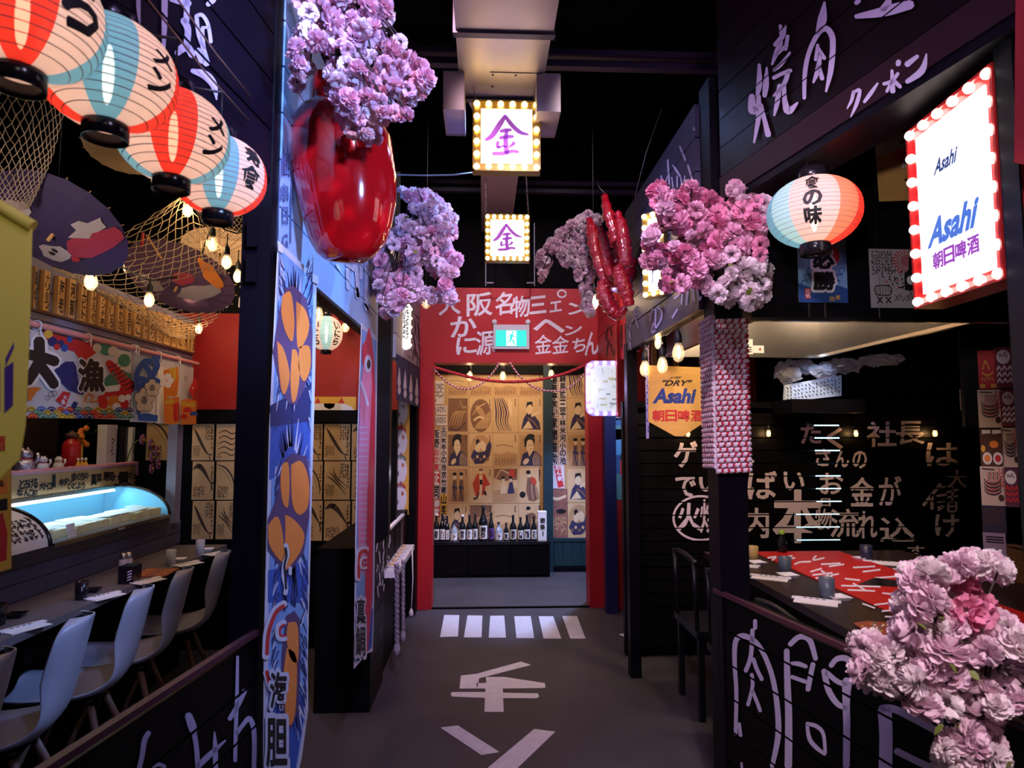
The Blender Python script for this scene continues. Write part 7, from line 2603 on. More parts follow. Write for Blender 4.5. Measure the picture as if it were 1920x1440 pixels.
sheet('woodblock_print', 'reddish food print low beside the green post', 'print', PLBB, 1034, 917, 1064, 1010, mat('print_food', (.26, .10, .07), .8, var=.5, scale=25), lambda mb, f: [scribble(mb, f, .08, .05, .92, .45, 8, ukp, 3), stroke(mb, f, [(.1, .82), (.4, .8), (.9, .86)], .06, uks), P_(mb, f, E_(.6, .55, .3, .05), M['ink'])])
# vertical name strips
def strip_art(txt, m, seed):
    def art(mb, f):
        n = len(txt)
        for j, ch in enumerate(txt):
            write(mb, ch, lambda a, b: f(.10 + .8 * a, 1 - (j + 1 - .05) / n + b * .9 / n), m, .035)
    return art
pk_ = mat('strip_white', (.66, .55, .55), .8)
for x0, y0, x1, y1, tx, m, bg, lab in ((826, 800, 838, 842, '立川笑志', 'ink', pk_, 'white name strip left of the prints, upper'), (826, 842, 838, 883, '小の池', 'ink', pk_, 'white name strip left of the prints, middle'), (826, 883, 838, 926, '京竹寄', 'ink', pk_, 'white name strip left of the prints, lower'), (826, 926, 838, 966, '山笑', 'ink', M['gold'], 'yellow name strip left of the prints'), (826, 966, 838, 1000, '米本', 'ink', pk_, 'white name strip just above the bottles'),
                                     (813, 805, 825, 840, '阪野', 'ink', pk_, 'name strip at the left jamb, first'), (813, 841, 825, 882, 'おか家', 'inkred', pk_, 'name strip at the left jamb with red writing'), (813, 883, 825, 910, '正', 'white', M['inkred'], 'red name strip at the left jamb, upper'), (813, 911, 825, 935, '司', 'ink', pk_, 'name strip at the left jamb, second white'), (813, 936, 825, 968, '柳家', 'white', M['inkred'], 'red name strip at the left jamb, lower'),
                                     (1034, 706, 1046, 780, '春風亭笑い', 'ink', pk_, 'narrow name strip right of the green post, first'), (1048, 702, 1062, 748, '騎馬怒', 'ink', pk_, 'name strip right of the green post, upper'), (1048, 749, 1062, 785, '三平', 'ink', pk_, 'name strip right of the green post, second'), (1048, 786, 1062, 828, '林米河', 'ink', pk_, 'name strip right of the green post, third'), (1048, 829, 1062, 870, '小の池', 'ink', pk_, 'name strip right of the green post, lowest'),
                                     (1034, 782, 1046, 826, '家膳', 'ink', pk_, 'narrow name strip right of the green post, middle'), (1034, 828, 1046, 870, '猫助', 'ink', pk_, 'narrow name strip right of the green post, lower')):
    sheet('name_strip', lab + ', lettered ' + tx if len(lab.split()) < 13 else lab, 'name strip', PLBB, x0, y0, x1, y1, bg, strip_art(tx, M[m], 1), 'paper name strips', .004)
sheet('name_strip', 'pinkish white tilted slip with red lettering beside the green post', 'name strip', PLBB, 1034, 871, 1058, 916, pk_, lambda mb, f: (mb.add([f(.2, .95), f(.65, .97), f(.95, .08), f(.5, .03)], [(0, 1, 2, 3)], M['inkred']), [write(mb, ch, (lambda j: lambda a, b: f(.30 + .08 * j + .36 * a, .78 - j * .23 + .2 * b) + V((0, -.0008, 0)))(j), M['white'], .03) for j, ch in enumerate('おん家')]), 'paper name strips', .004)
for (x0, y0, x1, y1, lab) in ((813, 714, 833, 758, 'grey pictured slip high at the left jamb'), (813, 760, 838, 778, 'small white handwritten slip, upper of two at the left jamb'), (813, 780, 838, 798, 'small white handwritten slip, lower of two at the left jamb')):
    sheet('paper_slip', lab, 'note', PLBB, x0, y0, x1, y1, pk_, lambda mb, f: scribble(mb, f, .06, .1, .94, .9, 5, M['ink'], 31), 'handwritten slips', .005)

# low black bench with bottles
t = thing('black_bench', 'long low black bench below the prints carrying sake bottles', 'bench', (0, 6.75, 0))
yb_ = 6.72
A, Bp = at(800, 1017, yb_), at(1033, 1017, yb_)
zt_ = A.z
mb = MB()
mb.bx((A.x - .2, yb_, zt_ - .03), (Bp.x, 7.0, zt_), M['blackgloss'])
part('top', mb, t)
mb = MB()
mb.bx((A.x - .2, yb_ + .02, 0), (Bp.x - .01, 7.0, zt_ - .03), M['black'])
part('carcass', mb, t)
for i in range(3):
    w_ = (Bp.x - A.x) / 3
    mb = MB()
    mb.bx((A.x + i * w_ + .01, yb_ + .005, .03), (A.x + (i + 1) * w_ - .012, yb_ + .02, zt_ - .04), M['black'])
    part('front_panel', mb, t)
bot = mat('bottle_dark', (.010, .014, .016), .08, spec=.6)
botb = mat('bottle_clear', (.30, .36, .42), .1, spec=.6)
def bottle(label, x, top, base, w_, m, lab_m=None, txt='獺', cap=None):
    d_ = yb_ + .10
    p = at(x, 1010, d_)
    p.z = zt_
    px_ = d_ / F
    h = (base - top) * px_
    r = w_ / 2 * px_
    t = thing('sake_bottle', label, 'bottle', p, 'sake bottles on the bench')
    mb = MB()
    mb.lathe([(0, 0), (r * .95, 0), (r, h * .03), (r, h * .50), (r * .85, h * .60), (r * .42, h * .72), (r * .34, h * .80), (r * .33, h * .93), (r * .38, h * .94), (r * .38, h * .96), (0, h * .96)], m, 16, p)
    part('glass_body', mb, t)
    mb = MB()
    mb.lathe([(r * .40, h * .93), (r * .42, h * 1.0), (0, h * 1.0)], cap or M['ink'], 12, p)
    part('cap', mb, t)
    mb = MB()
    h0, h1 = h * .06, h * .44
    mb.lathe([(r * 1.02, h0), (r * 1.02, h1)], lab_m or M['paper'], 10, p, None, False, math.radians(215), math.radians(325))
    lb_ = part('label', mb, t)
    mb = MB()
    def f(a, b):
        g = math.radians(240 + 60 * a)
        return p + V((r * 1.05 * math.cos(g), r * 1.05 * math.sin(g), h0 + (h1 - h0) * (.1 + .8 * b)))
    n = len(txt)
    for j, ch in enumerate(txt):
        write(mb, ch, lambda a, b: f(a, 1 - (j + 1) / n + b * .95 / n), M['ink'], .03)
    part('lettering', mb, lb_)
    return t
BT = [(818, 968, 1017, 12, bot, '獺', 'first bottle from the left on the bench, dark with a square white label'), (829, 968, 1017, 11, bot, '白', 'second bottle from the left, dark with a small label'), (838, 970, 1015, 10, bot, '日', 'third bottle from the left, slim with a white label'), (851, 984, 1017, 14, botb, '下', 'short clear jar-like bottle, first of two'),
      (867, 968, 1015, 13, bot, '獺祭', 'dark bottle with a white neck band and label'), (880, 968, 1015, 12, bot, '五十', 'dark bottle left of the flower-crest bottle'), (891, 966, 1015, 11, bot, '米', 'dark bottle with a black crest label beside the tallest'), (906, 950, 1014, 17, bot, '獺祭', 'tallest bottle, dark with a large white label'), (921, 966, 1017, 11, bot, '夢', 'dark bottle with a bluish red label right of the tallest'),
      (935, 984, 1017, 15, botb, '下', 'short clear jar-like bottle, second of two'), (949, 984, 1016, 10, bot, '獺', 'smallest dark bottle with a low white label'), (962, 970, 1016, 13, bot, '獺祭', 'dark bottle with a white label, left of the lean blue-label one'), (976, 974, 1016, 12, bot, '白嶺', 'dark bottle with a two-character white label'), (988, 970, 1016, 13, bot, '鶴', 'dark bottle with a shield-like label'), (1001, 970, 1014, 11, bot, '花', 'last dark bottle before the white carton')]
blab = mat('label_blue_red', (.12, .05, .25), .5, var=.8, scale=60)
for x, a, b, w_, m, tx, lab in BT:
    bottle(lab, x, a, b, w_, m, blab if tx == '夢' else None, tx, M['paper'] if x in (867, 818) else None)
p = at(1017, 1017, yb_ + .08)
p.z = zt_
t = thing('sake_carton', 'tall white sake carton at the right end of the bench', 'carton', p)
px_ = (yb_ + .08) / F
mb = MB()
mb.bx(p + V((-8 * px_, 0, 0)), p + V((8 * px_, .08, 52 * px_)), M['paper'])
part('carton', mb, t)
mb = MB()
pp = PL(p, (0, -1, 0))
for j, ch in enumerate('獺祭'):
    write(mb, ch, quv(pp, -4 * px_, (27 - j * 12 + 4) * px_, 5 * px_, (27 - j * 12 + 14) * px_, .001), M['ink'], .03)
stroke(mb, lambda a, b: pp.p(a, b, .001), [(1 * px_, 16 * px_), (1 * px_, 8 * px_)], 2 * px_, M['ink'])
part('lettering', mb, t)
mb = MB()
mb.bx(p + V((-8.2 * px_, -.001, 49 * px_)), p + V((8.2 * px_, .081, 52.5 * px_)), M['paper'])
part('lid', mb, t)

# ropes and bulbs across the doorway
def garland(name, label, pts, d_, r, m, tw=None, cat='rope'):
    mb = MB()
    P = smooth_path([tuple(at(x, y, d_)) for x, y in pts], 14)
    mb.tube(P, r, m, 8, True, tw)
    return solo(name, mb, label, cat)
garland('rope_garland', 'thick red rope sagging across the top of the doorway', [(812, 688), (850, 699), (900, 711), (955, 716), (1010, 712), (1060, 700), (1102, 682)], 5.50, .013, M['rope_r'], (mat('rope_red_light', (.60, .05, .05), .8), .05, 2))
garland('twisted_garland', 'red and white twisted rope sagging at the left of the doorway', [(813, 690), (830, 710), (855, 726), (880, 729), (905, 718), (925, 698), (936, 680)], 5.50, .0075, M['rope_w'], (M['rope_r'], .03, 1))
garland('twisted_garland', 'red and white twisted rope sagging at the right of the doorway', [(956, 680), (970, 700), (985, 715), (1005, 728), (1030, 733), (1060, 730), (1085, 712), (1100, 695)], 5.50, .0075, M['rope_w'], (M['rope_r'], .03, 1))
for x, y, lab in ((881, 703, 'left'), (943, 703, 'middle'), (1034, 700, 'right')):
    bulb_thing('filament bulb in the top of the doorway, %s one of three' % lab, at(x, y, 5.9), 1.25, .62, 'doorway bulbs', 1.2)
bulb_thing('dazzling bulb in front of the red crab over the doorway', at(1114, 563, 4.6), 1.5, 1.5, 'doorway bulbs', 5.0, True)
bulb_thing('bulb beneath the far left blossom branch', at(799, 563, 4.6), 1.4, 1.5, 'doorway bulbs', 1.2)
# landscape print on the red jamb wall
pj = PL((0, 5.5, 0), (0, -1, 0))
def gate(mb, f):
    P2 = lambda pts, m: P_(mb, f, pts, m)
    P2([(0, .50), (1, .47), (1, .78), (0, .78)], mat('print_sky', (.10, .26, .52), .6))
    st = mat('print_thicket', (.10, .20, .22), .8, var=.9, scale=140)
    P2([(0, .0), (1, .0), (1, .24), (.5, .27), (0, .29)], st)
    P2([(0, .66), (1, .68), (1, .84), (0, .82)], st)
    f2 = lambda a, b: f(a, b) + V((0, -.0006, 0))
    mb.add([f2(.25, .28), f2(.50, .28), f2(.50, .36), f2(1, .36), f2(1, .41), f2(.5, .41), f2(.5, .44), f2(.27, .44)], [tuple(range(8))], M['inkred'])
    mb.add([f2(.28, .44), f2(.48, .44), f2(.44, .52), f2(.38, .55), f2(.31, .51)], [tuple(range(5))], M['ink'])
    for j, y in enumerate((.88, .945)):
        mb.add([f2(0, y), f2(1, y + .01), f2(1, y + .035), f2(0, y + .025)], [(0, 1, 2, 3)], ukb)
    for j in range(5):
        mb.add([f2(.06 + j * .19, .885), f2(.18 + j * .19, .885), f2(.18 + j * .19, .91), f2(.06 + j * .19, .91)], [(0, 1, 2, 3)], M['white'])
sheet('landscape_poster', 'blue landscape poster with a red gate beside the navy column', 'poster', pj, 1153, 768, 1190, 937, mat('print_blue_deep', (.03, .09, .25), .6, var=.3), gate)

# ================================================================== RIGHT STALL
# steel extraction hood over the table
t = thing('extraction_hood', 'brushed steel extraction hood with dark front hanging over the right table', 'hood', (1.66, 3.35, 1.95))
zn, zf = 1.98, 1.975
X0, X1, Yn, Yf = 1.16, 2.16, 2.70, 4.0
mb = MB()
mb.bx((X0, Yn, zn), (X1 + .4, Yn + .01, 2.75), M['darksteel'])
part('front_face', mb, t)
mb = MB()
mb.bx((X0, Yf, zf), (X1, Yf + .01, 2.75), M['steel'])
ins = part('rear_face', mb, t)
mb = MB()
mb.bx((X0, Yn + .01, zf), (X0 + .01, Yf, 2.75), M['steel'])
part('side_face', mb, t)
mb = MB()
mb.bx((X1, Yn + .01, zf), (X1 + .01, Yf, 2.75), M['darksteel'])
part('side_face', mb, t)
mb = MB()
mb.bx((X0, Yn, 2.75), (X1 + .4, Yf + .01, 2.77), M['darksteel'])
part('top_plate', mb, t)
for a, b in (((X0 - .008, Yn - .006, zn - .012), (X1 + .4, Yn + .02, zn + .004)), ((X0 - .008, Yn + .02, zn - .012), (X0 + .02, Yf, zn + .004)), ((X1 - .01, Yn + .02, zn - .012), (X1 + .02, Yf + .02, zn + .006)), ((X0, Yf - .02, zf - .010), (X1, Yf + .02, zf + .002))):
    mb = MB()
    mb.bx(a, b, M['steel'])
    part('lip', mb, t)
for x in (1515, 1646, 1545):
    A = at(x, 500, Yn)
    mb = MB()
    mb.bx((A.x - .003, Yn - .004, zn + .004), (A.x + .003, Yn, 2.6), M['steel'])
    part('seam_strip', mb, t)
PH = PL((0, Yf, 0), (0, -1, 0))
for (x0, y0, x1, y1, red_) in ((1393, 636, 1411, 664, 0), (1412, 648, 1432, 662, 1)):
    (a, b), (c, d) = PH.uv(x0, y1), PH.uv(x1, y0)
    mb = MB()
    mb.pbox(PH, a, b, c, d, 0, .002, M['paper'])
    o = part('sticker', mb, t)
    mb = MB()
    if red_:
        cx, cy = (a + c) / 2 + .01, (b + d) / 2
        for k in range(6):
            g = k * PI / 3 + .5
            stroke(mb, lambda x, y: PH.p(x, y, .0024), [(cx, cy), (cx + .010 * math.cos(g), cy + .010 * math.sin(g))], [.007, .003], M['inkred'])
    else:
        for k in range(3):
            stroke(mb, lambda x, y: PH.p(x, y, .0024), [(a + .008, b + .015 + k * .014), (c - .01, b + .015 + k * .014)], .006, M['ink'])
    part('print', mb, o)
# hood posters
pft = PL((0, Yn - .002, 0), (0, -1, 0))
def victory(mb, f):
    f2 = lambda k: (lambda a, b: f(a, b) + V((0, -.0004 * k, 0)))
    P_(mb, f2(0), [(0, 0), (1, 0), (1, .22), (.7, .30), (.3, .22), (0, .30)], mat('poster_navy', (.02, .07, .24), .6))
    for j in range(4):
        for q in range(3):
            x, y, r = .12 + q * .06 + j * .22, .30 + .10 * ((j + q) % 3), .06
            stroke(mb, f2(1), [(x + r * math.cos(g), y + r * .8 * math.sin(g)) for g in [i * .6 for i in range(9)]], .016, MATS['poster_navy'])
    P_(mb, f2(1), E_(.66, .74, .20, .18, 18), M['inkred'])
    stroke(mb, f2(2), [(.4, .95), (.36, .6), (.9, .45), (.95, .9)], .012, MATS['poster_navy'])
    for ch, y0 in (('必', .54), ('勝', .20)):
        write(mb, ch, lambda a, b: f2(3)(.29 + .46 * a, y0 - .02 + .32 * b), M['white'], .11)
        write(mb, ch, lambda a, b: f2(6)(.31 + .42 * a, y0 + .28 * b), M['ink'], .06)
    P_(mb, f2(2), [(.12, .06), (.24, .06), (.24, .22), (.12, .22)], M['inkred'])
    for j, ch in enumerate('元気'):
        write(mb, ch, lambda a, b: f2(3)(.13 + .1 * a, .14 - j * .07 + .065 * b), M['white'], .02)
    for j, ch in enumerate('出来'):
        write(mb, ch, lambda a, b: f2(3)(.62 + j * .12 + .1 * a, .02 + j * .02 + .08 * b), M['gold'], .02)
sheet('victory_poster', 'blue wave poster with two bold black characters on the hood', 'poster', pft, 1498, 450, 1585, 567, mat('poster_sky', (.16, .30, .48), .6, var=.12), victory)
def beerart(mb, f):
    f2 = lambda k: (lambda a, b: f(a, b) + V((0, -.0004 * k, 0)))
    for j in range(22):
        g = j * 2 * PI / 22
        stroke(mb, f2(0), [(.70 + .13 * math.cos(g), .80 + .10 * math.sin(g)), (.70 + .27 * math.cos(g), min(.99, .80 + .20 * math.sin(g)))], [.01, .026], M['inkred'], False)
    P_(mb, f2(1), E_(.70, .80, .12, .10, 16), mat('poster_rose', (.42, .12, .12), .6))
    P_(mb, f2(2), [(.64, .30), (.90, .30), (.90, .58), (.82, .66), (.80, .86), (.74, .86), (.73, .66), (.64, .58)], M['ink'])
    P_(mb, f2(3), E_(.77, .47, .09, .08, 14), M['paper'])
    rnd = random.Random(2)
    for j in range(30):
        x, y = rnd.uniform(.32, .62), rnd.uniform(.30, .66)
        stroke(mb, f2(1), [(x, y), (x + rnd.uniform(-.06, .06), y + rnd.uniform(-.05, .05))], .018, M['ink'] if j % 5 else M['inkred'])
    stroke(mb, f2(1), [(.10, .22), (.10, .36), (.36, .36), (.36, .22), (.10, .22)], .02, M['inkbrown'])
    for j in range(5):
        stroke(mb, f2(1), [(.13 + j * .05, .22), (.13 + j * .05, .35)], .008, M['inkbrown'])
    for x in (.12, .28):
        stroke(mb, f2(2), [(x, .18), (x + .09, .08)], .022, M['ink'])
        stroke(mb, f2(2), [(x + .09, .18), (x, .08)], .022, M['ink'])
    for j in range(16):
        x = rnd.uniform(.5, .9)
        stroke(mb, f2(1), [(x, rnd.uniform(.1, .3)), (x + rnd.uniform(-.08, .08), rnd.uniform(.1, .28))], .012, M['inkbrown'])
    scribble(mb, f2(1), .04, .50, .44, .97, 7, M['ink'], 9)
    scribble(mb, f2(1), .45, .02, .95, .05, 12, M['inkbrown'], 19)
sheet('beer_poster', 'white poster with a bottle under red rays half behind the lit beer sign', 'poster', pft, 1633, 468, 1728, 577, mat('poster_grey', (.42, .38, .38), .7), beerart)
pk1 = PL(at(1690, 300, 2.45), (-.15, -1, 0.05))
def kirin(mb, f):
    f2 = lambda k: (lambda a, b: f(a, b) + V((0, -.0004 * k, 0)))
    P_(mb, f2(0), [(0, .66), (.3, .70), (.7, .66), (1, .72), (1, 1), (0, 1)], mat('beer_foam', (.55, .50, .42), .7))
    P_(mb, f2(1), [(.34, .72), (.50, .78), (.80, .60), (.98, .55), (.98, .46), (.62, .52), (.44, .62)], M['inkred'])
    stroke(mb, f2(1), [(.50, .84), (.72, .93), (.95, .90)], .03, M['inkbrown'])
    stroke(mb, f2(2), [(.66, .80), (.80, .76), (.92, .80)], .045, M['inkblue'])
    write(mb, 'KIRIN', lambda a, b: f2(3)(.50 + .56 * a, .475 + .07 * b + .05 * a), M['paper'], .04)
    stroke(mb, f2(1), [(.54, .30), (.74, .31)], .03, M['ink'])
    write(mb, 'KIRIN', lambda a, b: f2(1)(.58 + .5 * a, .12 + .055 * b + .02 * a), M['inkbrown'], .03)
sheet('beer_poster', 'tilted amber beer poster hanging left of the lit beer sign', 'poster', pk1, 1648, 248, 1732, 378, mat('beer_amber', (.50, .26, .07), .6, var=.25, scale=7), lambda mb, f: kirin(mb, lambda a, b: f(a, b)))
q = pk1.px(1690, 250)
mb = MB()
mb.tube([q, V((q.x, q.y, 4.1))], .0015, M['cable'], 4)
solo('string', mb, 'thin string holding the tilted amber beer poster', 'string')

# wooden beer pennant
pw = PL((0, 3.6, 0), (0, -1, 0))
t = thing('beer_pennant', 'pointed wooden beer pennant lit by a bulb in the right stall', 'sign', pw.px(1275, 750))
wl_ = mat('pennant_wood', (.66, .36, .09), .6, var=.15, scale=9, stretch=(1, 1, 6))
R5 = zoom(1160, 560, 3.84, pw, .001)
mb = MB()
mb.slab([pw.px(1160 + x / 3.84, 560 + y / 3.84) for x, y in ((215, 885), (405, 990), (465, 990), (652, 870), (612, 495), (218, 480))], .012, wl_, pw.n)
bd_ = part('board', mb, t)
mb = MB()
for ch, x0, y0, x1, y1, m, bo in (('SUPER', 370, 560, 450, 578, 'inkbrown', .02), ('"DRY"', 310, 585, 520, 628, 'ink', .03), ('Asahi', 255, 645, 552, 755, 'inkblue', .045)):
    write(mb, ch, (lambda X0, Y0, X1, Y1: lambda a, b: R5(X0 + (X1 - X0) * a + 24 * (b - .5), Y1 + (Y0 - Y1) * b))(x0, y0, x1, y1), M[m], bo)
for j, ch in enumerate('朝日啤酒'):
    x0 = 245 + j * 92
    write(mb, ch, (lambda X0: lambda a, b: R5(X0 + 82 * a, 882 - 80 * b))(x0), M['inkred'], .03)
part('lettering', mb, bd_)
for x in (240, 590):
    mb = MB()
    a = pw.px(1160 + x / 3.84, 560 + 485 / 3.84, -.006)
    mb.tube([a, a + V((0, 0, .16))], .003, M['cable'], 5)
    part('hanger', mb, t)
# wooden frame with a picture above the pennant
t = thing('framed_picture', 'wooden framed dark window picture above the beer pennant', 'picture', (1.2, 4.6, 1.8))
pfm = PL((0, 4.61, 0), (0, -1, 0))
for q in ((1222, 600, 1228, 700), (1262, 640, 1270, 695), (1310, 630, 1318, 695), (1222, 690, 1320, 697)):
    (a, b), (c, d) = pfm.uv(q[0], q[3]), pfm.uv(q[2], q[1])
    mb = MB()
    mb.pbox(pfm, a, b, c, d, 0, .03, M['wood'])
    part('frame_bar', mb, t)
(a, b), (c, d) = pfm.uv(1224, 694), pfm.uv(1316, 610)
mb = MB()
mb.pbox(pfm, a, b, c, d, -.01, 0, mat('window_dusk', (.05, .05, .10), .2))
part('picture', mb, t)
# narrow paper strip hanging from the fascia
ps = PL((.93, 0, 0), (-1, 0, 0))
t = thing('paper_streamer', 'narrow white patterned streamer hanging beside the far right post', 'streamer', at(1213, 730, 3.7))
pstr = PL((0, 3.72, 0), (0, -1, 0))
mb = MB()
mb.slab([pstr.px(*q) for q in ((1212, 823), (1217, 822), (1217, 645), (1209, 645))], .002, mat('streamer_lilac', (.50, .45, .70), .7), pstr.n)
part('strip', mb, t)
mb = MB()
rnd = random.Random(6)
for k in range(26):
    y = 650 + k * 6.5
    x = rnd.choice((1210.5, 1213, 1215))
    stroke(mb, lambda a, b: pstr.px(a, b, .001), [(x, y), (x + rnd.uniform(-1, 1.5), y + 4)], 1.8, M['inkblue'], False)
part('print', mb, t)
# bulbs under the slate fascia
for x, y, d_, s, lab in ((1209, 688, 3.6, 1.25, 'left'), (1242, 681, 3.3, 1.2, 'lower middle'), (1235, 640, 3.5, 1.0, 'upper middle'), (1272, 657, 3.0, 1.25, 'right')):
    bulb_thing('filament bulb under the slate fascia, %s of four' % lab, at(x, y, d_), s, .3 if lab != 'right' else .3, 'bulbs under the slate fascia', 1.0)
mb = MB()
mb.tube(smooth_path([tuple(at(x, y, d_)) for x, y, d_ in ((1200, 648, 3.65), (1212, 650, 3.6), (1235, 622, 3.5), (1250, 628, 3.3), (1272, 605, 3.0), (1300, 595, 2.8))], 4), .004, M['cable'], 5)
solo('string_cable', mb, 'black cable of the bulbs under the slate fascia', 'cable')
# wall lamps on the plank wall
for i, (x, lab) in enumerate(((1290, 'under the pennant tip'), (1441, 'right of the rope-wrapped post'), (1605, 'in the middle of the lettered wall'), (1753, 'at the right of the lettered wall'))):
    p = PLBR.px(x, 811, .05)
    t = thing('wall_bulb', 'small filament wall bulb ' + lab, 'bulb', p, 'wall bulbs on the planks')
    mb = MB()
    mb.lathe([(0, -.03), (.012, -.026), (.016, -.01), (.012, .012), (.008, .02)], M['glass'], 12, p)
    part('glass', mb, t)
    mb = MB()
    mb.tube([p + V((0, 0, .01)), p - V((0, 0, .02))], .0055, M['glow_w'], 8)
    part('filament', mb, t)
    mb = MB()
    mb.lathe([(.010, .018), (.011, .045), (0, .05)], M['cable'], 10, p)
    mb.tube([p + V((0, 0, .04)), p + V((0, .05, .045))], .005, M['cable'], 5)
    part('socket', mb, t)
    lamp('POINT', p - V((0, 0, .008)), .55, (1.0, .55, .2), .012)
p = at(1823, 748, 3.7)
bulb_thing('filament bulb beside the food posters at the right', p, 1.1, .04, 'right stall bulbs', 1.0)
mb = MB()
a = p + V((-.06, .06, -.10))
mb.bx(p + V((-.055, .012, -.065)), p + V((.07, .03, .06)), mat('lamp_plate', (.30, .22, .15), .5))
solo('lamp_plate', mb, 'pale square plate behind the bulb by the food posters', 'plate')

# long table with red runner
PT = PL((0, 0, .75), (0, 0, 1))
TZ = lambda x, y, z=.75: atZ(x, y, z)
t = thing('long_table', 'long dark dining table in the right stall', 'table', (1.95, 3.1, 0))
tw = mat('table_dark', (.022, .010, .010), .32, var=.3, scale=20)
mb = MB()
mb.bx((1.36, 2.06, .715), (2.62, 3.98, .75), tw)
part('tabletop', mb, t)
for x in (1.46, 2.52):
    for y in (2.16, 3.88):
        mb = MB()
        mb.bx((x - .035, y - .035, 0), (x + .035, y + .035, .715), M['black'])
        part('leg', mb, t)
for a, b in (((1.40, 2.12, .64), (2.58, 2.14, .715)), ((1.40, 3.90, .64), (2.58, 3.92, .715)), ((1.40, 2.12, .64), (1.42, 3.92, .715)), ((2.56, 2.12, .64), (2.58, 3.92, .715))):
    mb = MB()
    mb.bx(a, b, M['black'])
    part('apron', mb, t)
t = thing('table_runner', 'red lacquered table runner painted with white brush signs', 'runner', (1.95, 3.0, .751))
mb = MB()
rr = mat('runner_red', (.52, .012, .012), .4, var=.15, scale=5)
q = [TZ(1425, 1040, .752), TZ(1585, 1036, .752), TZ(1700, 1092, .752), TZ(1760, 1118, .752), TZ(1790, 1180, .752), TZ(1696, 1166, .752)]
xa, xb = 1.66, 2.20
mb.bx((xa, 2.10, .7505), (xb, 3.95, .754), rr)
bd_ = part('board', mb, t)
mb = MB()
fr = lambda x, y: TZ(x, y, .7548)
for pts in ([(1440, 1046), (1455, 1044), (1448, 1050)], [(1470, 1045), (1485, 1042)], [(1462, 1049), (1490, 1046)], [(1530, 1042), (1525, 1050), (1545, 1046)], [(1490, 1058), (1500, 1054), (1520, 1053)], [(1540, 1058), (1575, 1056)], [(1555, 1062), (1582, 1058)],
            [(1520, 1072), (1540, 1066)], [(1524, 1078), (1560, 1074)], [(1540, 1070), (1560, 1082)], [(1530, 1084), (1572, 1076)], [(1600, 1064), (1640, 1062)], [(1618, 1072), (1650, 1068)], [(1585, 1085), (1612, 1088)], [(1640, 1084), (1690, 1080)],
            [(1578, 1098), (1650, 1100)], [(1600, 1094), (1622, 1106)], [(1590, 1106), (1640, 1108)], [(1655, 1112), (1690, 1116)], [(1618, 1132), (1640, 1140)], [(1640, 1134), (1672, 1130)], [(1654, 1146), (1690, 1142)], [(1660, 1156), (1698, 1158)]):
    stroke(mb, fr, pts, 3.2, M['brush'])
part('painted_signs', mb, bd_)
cb, cdk, ctan = mat('cup_blue_grey', (.07, .09, .12), .4), mat('cup_dark_blue', (.02, .02, .05), .4), mat('cup_tan', (.42, .27, .10), .5)
PR = lambda x, y: TZ(x, y, .75)
cup('table_cup', 'tan cup at the far left corner of the long table', PR(1411, 1052), .034, .085, ctan, 'cups on the long table')
cup('table_cup', 'blue grey cup in the middle of the left table side', PR(1472, 1075), .034, .085, cb, 'cups on the long table')
cup('table_cup', 'blue grey cup nearest on the left table side', PR(1551, 1121), .034, .088, cb, 'cups on the long table')
cup('table_cup', 'dark cup on the right table side', PR(1625, 1050), .034, .085, cdk, 'cups on the long table')
for x, y, lab in ((1419, 1058, 'far'), (1477, 1082, 'middle'), (1572, 1124, 'near'), (1612, 1050, 'right side'), (1690, 1073, 'rightmost')):
    dish('white soy dish on the long table, %s one' % lab, PR(x, y), .1, M['white'], 'dishes on the long table', .085 if x < 1600 else .06)
for x, y, lab in ((1404, 1062, 'far left'), (1444, 1084, 'middle left'), (1530, 1128, 'near left'), (1655, 1056, 'right side')):
    setpack('white chopstick packet on the long table, %s one' % lab, PR(x, y), -.55 if x < 1600 else -.5, 'chopsticks on the long table', 1.15 if x != 1404 else .7)
p = PR(1467, 1036)
t = thing('soy_bottle', 'soy sauce bottle with a green cap at the far table end', 'bottle', p)
mb = MB()
mb.lathe([(0, 0), (.028, 0), (.03, .02), (.026, .07), (.013, .10), (.012, .115)], M['blackgloss'], 14, p)
part('body', mb, t)
mb = MB()
mb.lathe([(.016, .112), (.017, .135), (0, .137)], mat('cap_green', (.25, .42, .05), .4), 12, p)
part('cap', mb, t)
p = PR(1665, 1178)
t = thing('table_menu', 'round-cornered colourful food menu on the near end of the runner', 'menu', p)
mb = MB()
mp = [TZ(x, y, .757) for x, y in ((1600, 1168), (1625, 1164), (1680, 1168), (1705, 1180), (1700, 1195), (1655, 1194), (1620, 1182))]
mb.slab(mp[::-1], .003, mat('menu_print', (.35, .08, .04), .4, var=.9, scale=45), (0, 0, 1))
cd_ = part('card', mb, t)
mb = MB()
rnd = random.Random(4)
for k in range(34):
    x, y = rnd.uniform(1612, 1698), rnd.uniform(1168, 1192)
    if y > 1182 and x < 1640:
        continue
    stroke(mb, lambda a, b: TZ(a, b, .7574), [(x, y), (x + rnd.uniform(2, 8), y + rnd.uniform(-2, 2))], 2.4, rnd.choice((M['orange'], M['gold'], M['green'], M['paper'])), False)
part('print', mb, cd_)
mb = MB()
mb.slab([TZ(x, y, .757) for x, y in ((1610, 1095), (1690, 1100), (1700, 1090), (1640, 1083))], .003, M['blackgloss'], (0, 0, 1))
solo('serving_tongs_tray', mb, 'small black tray on the middle of the red runner', 'tray')
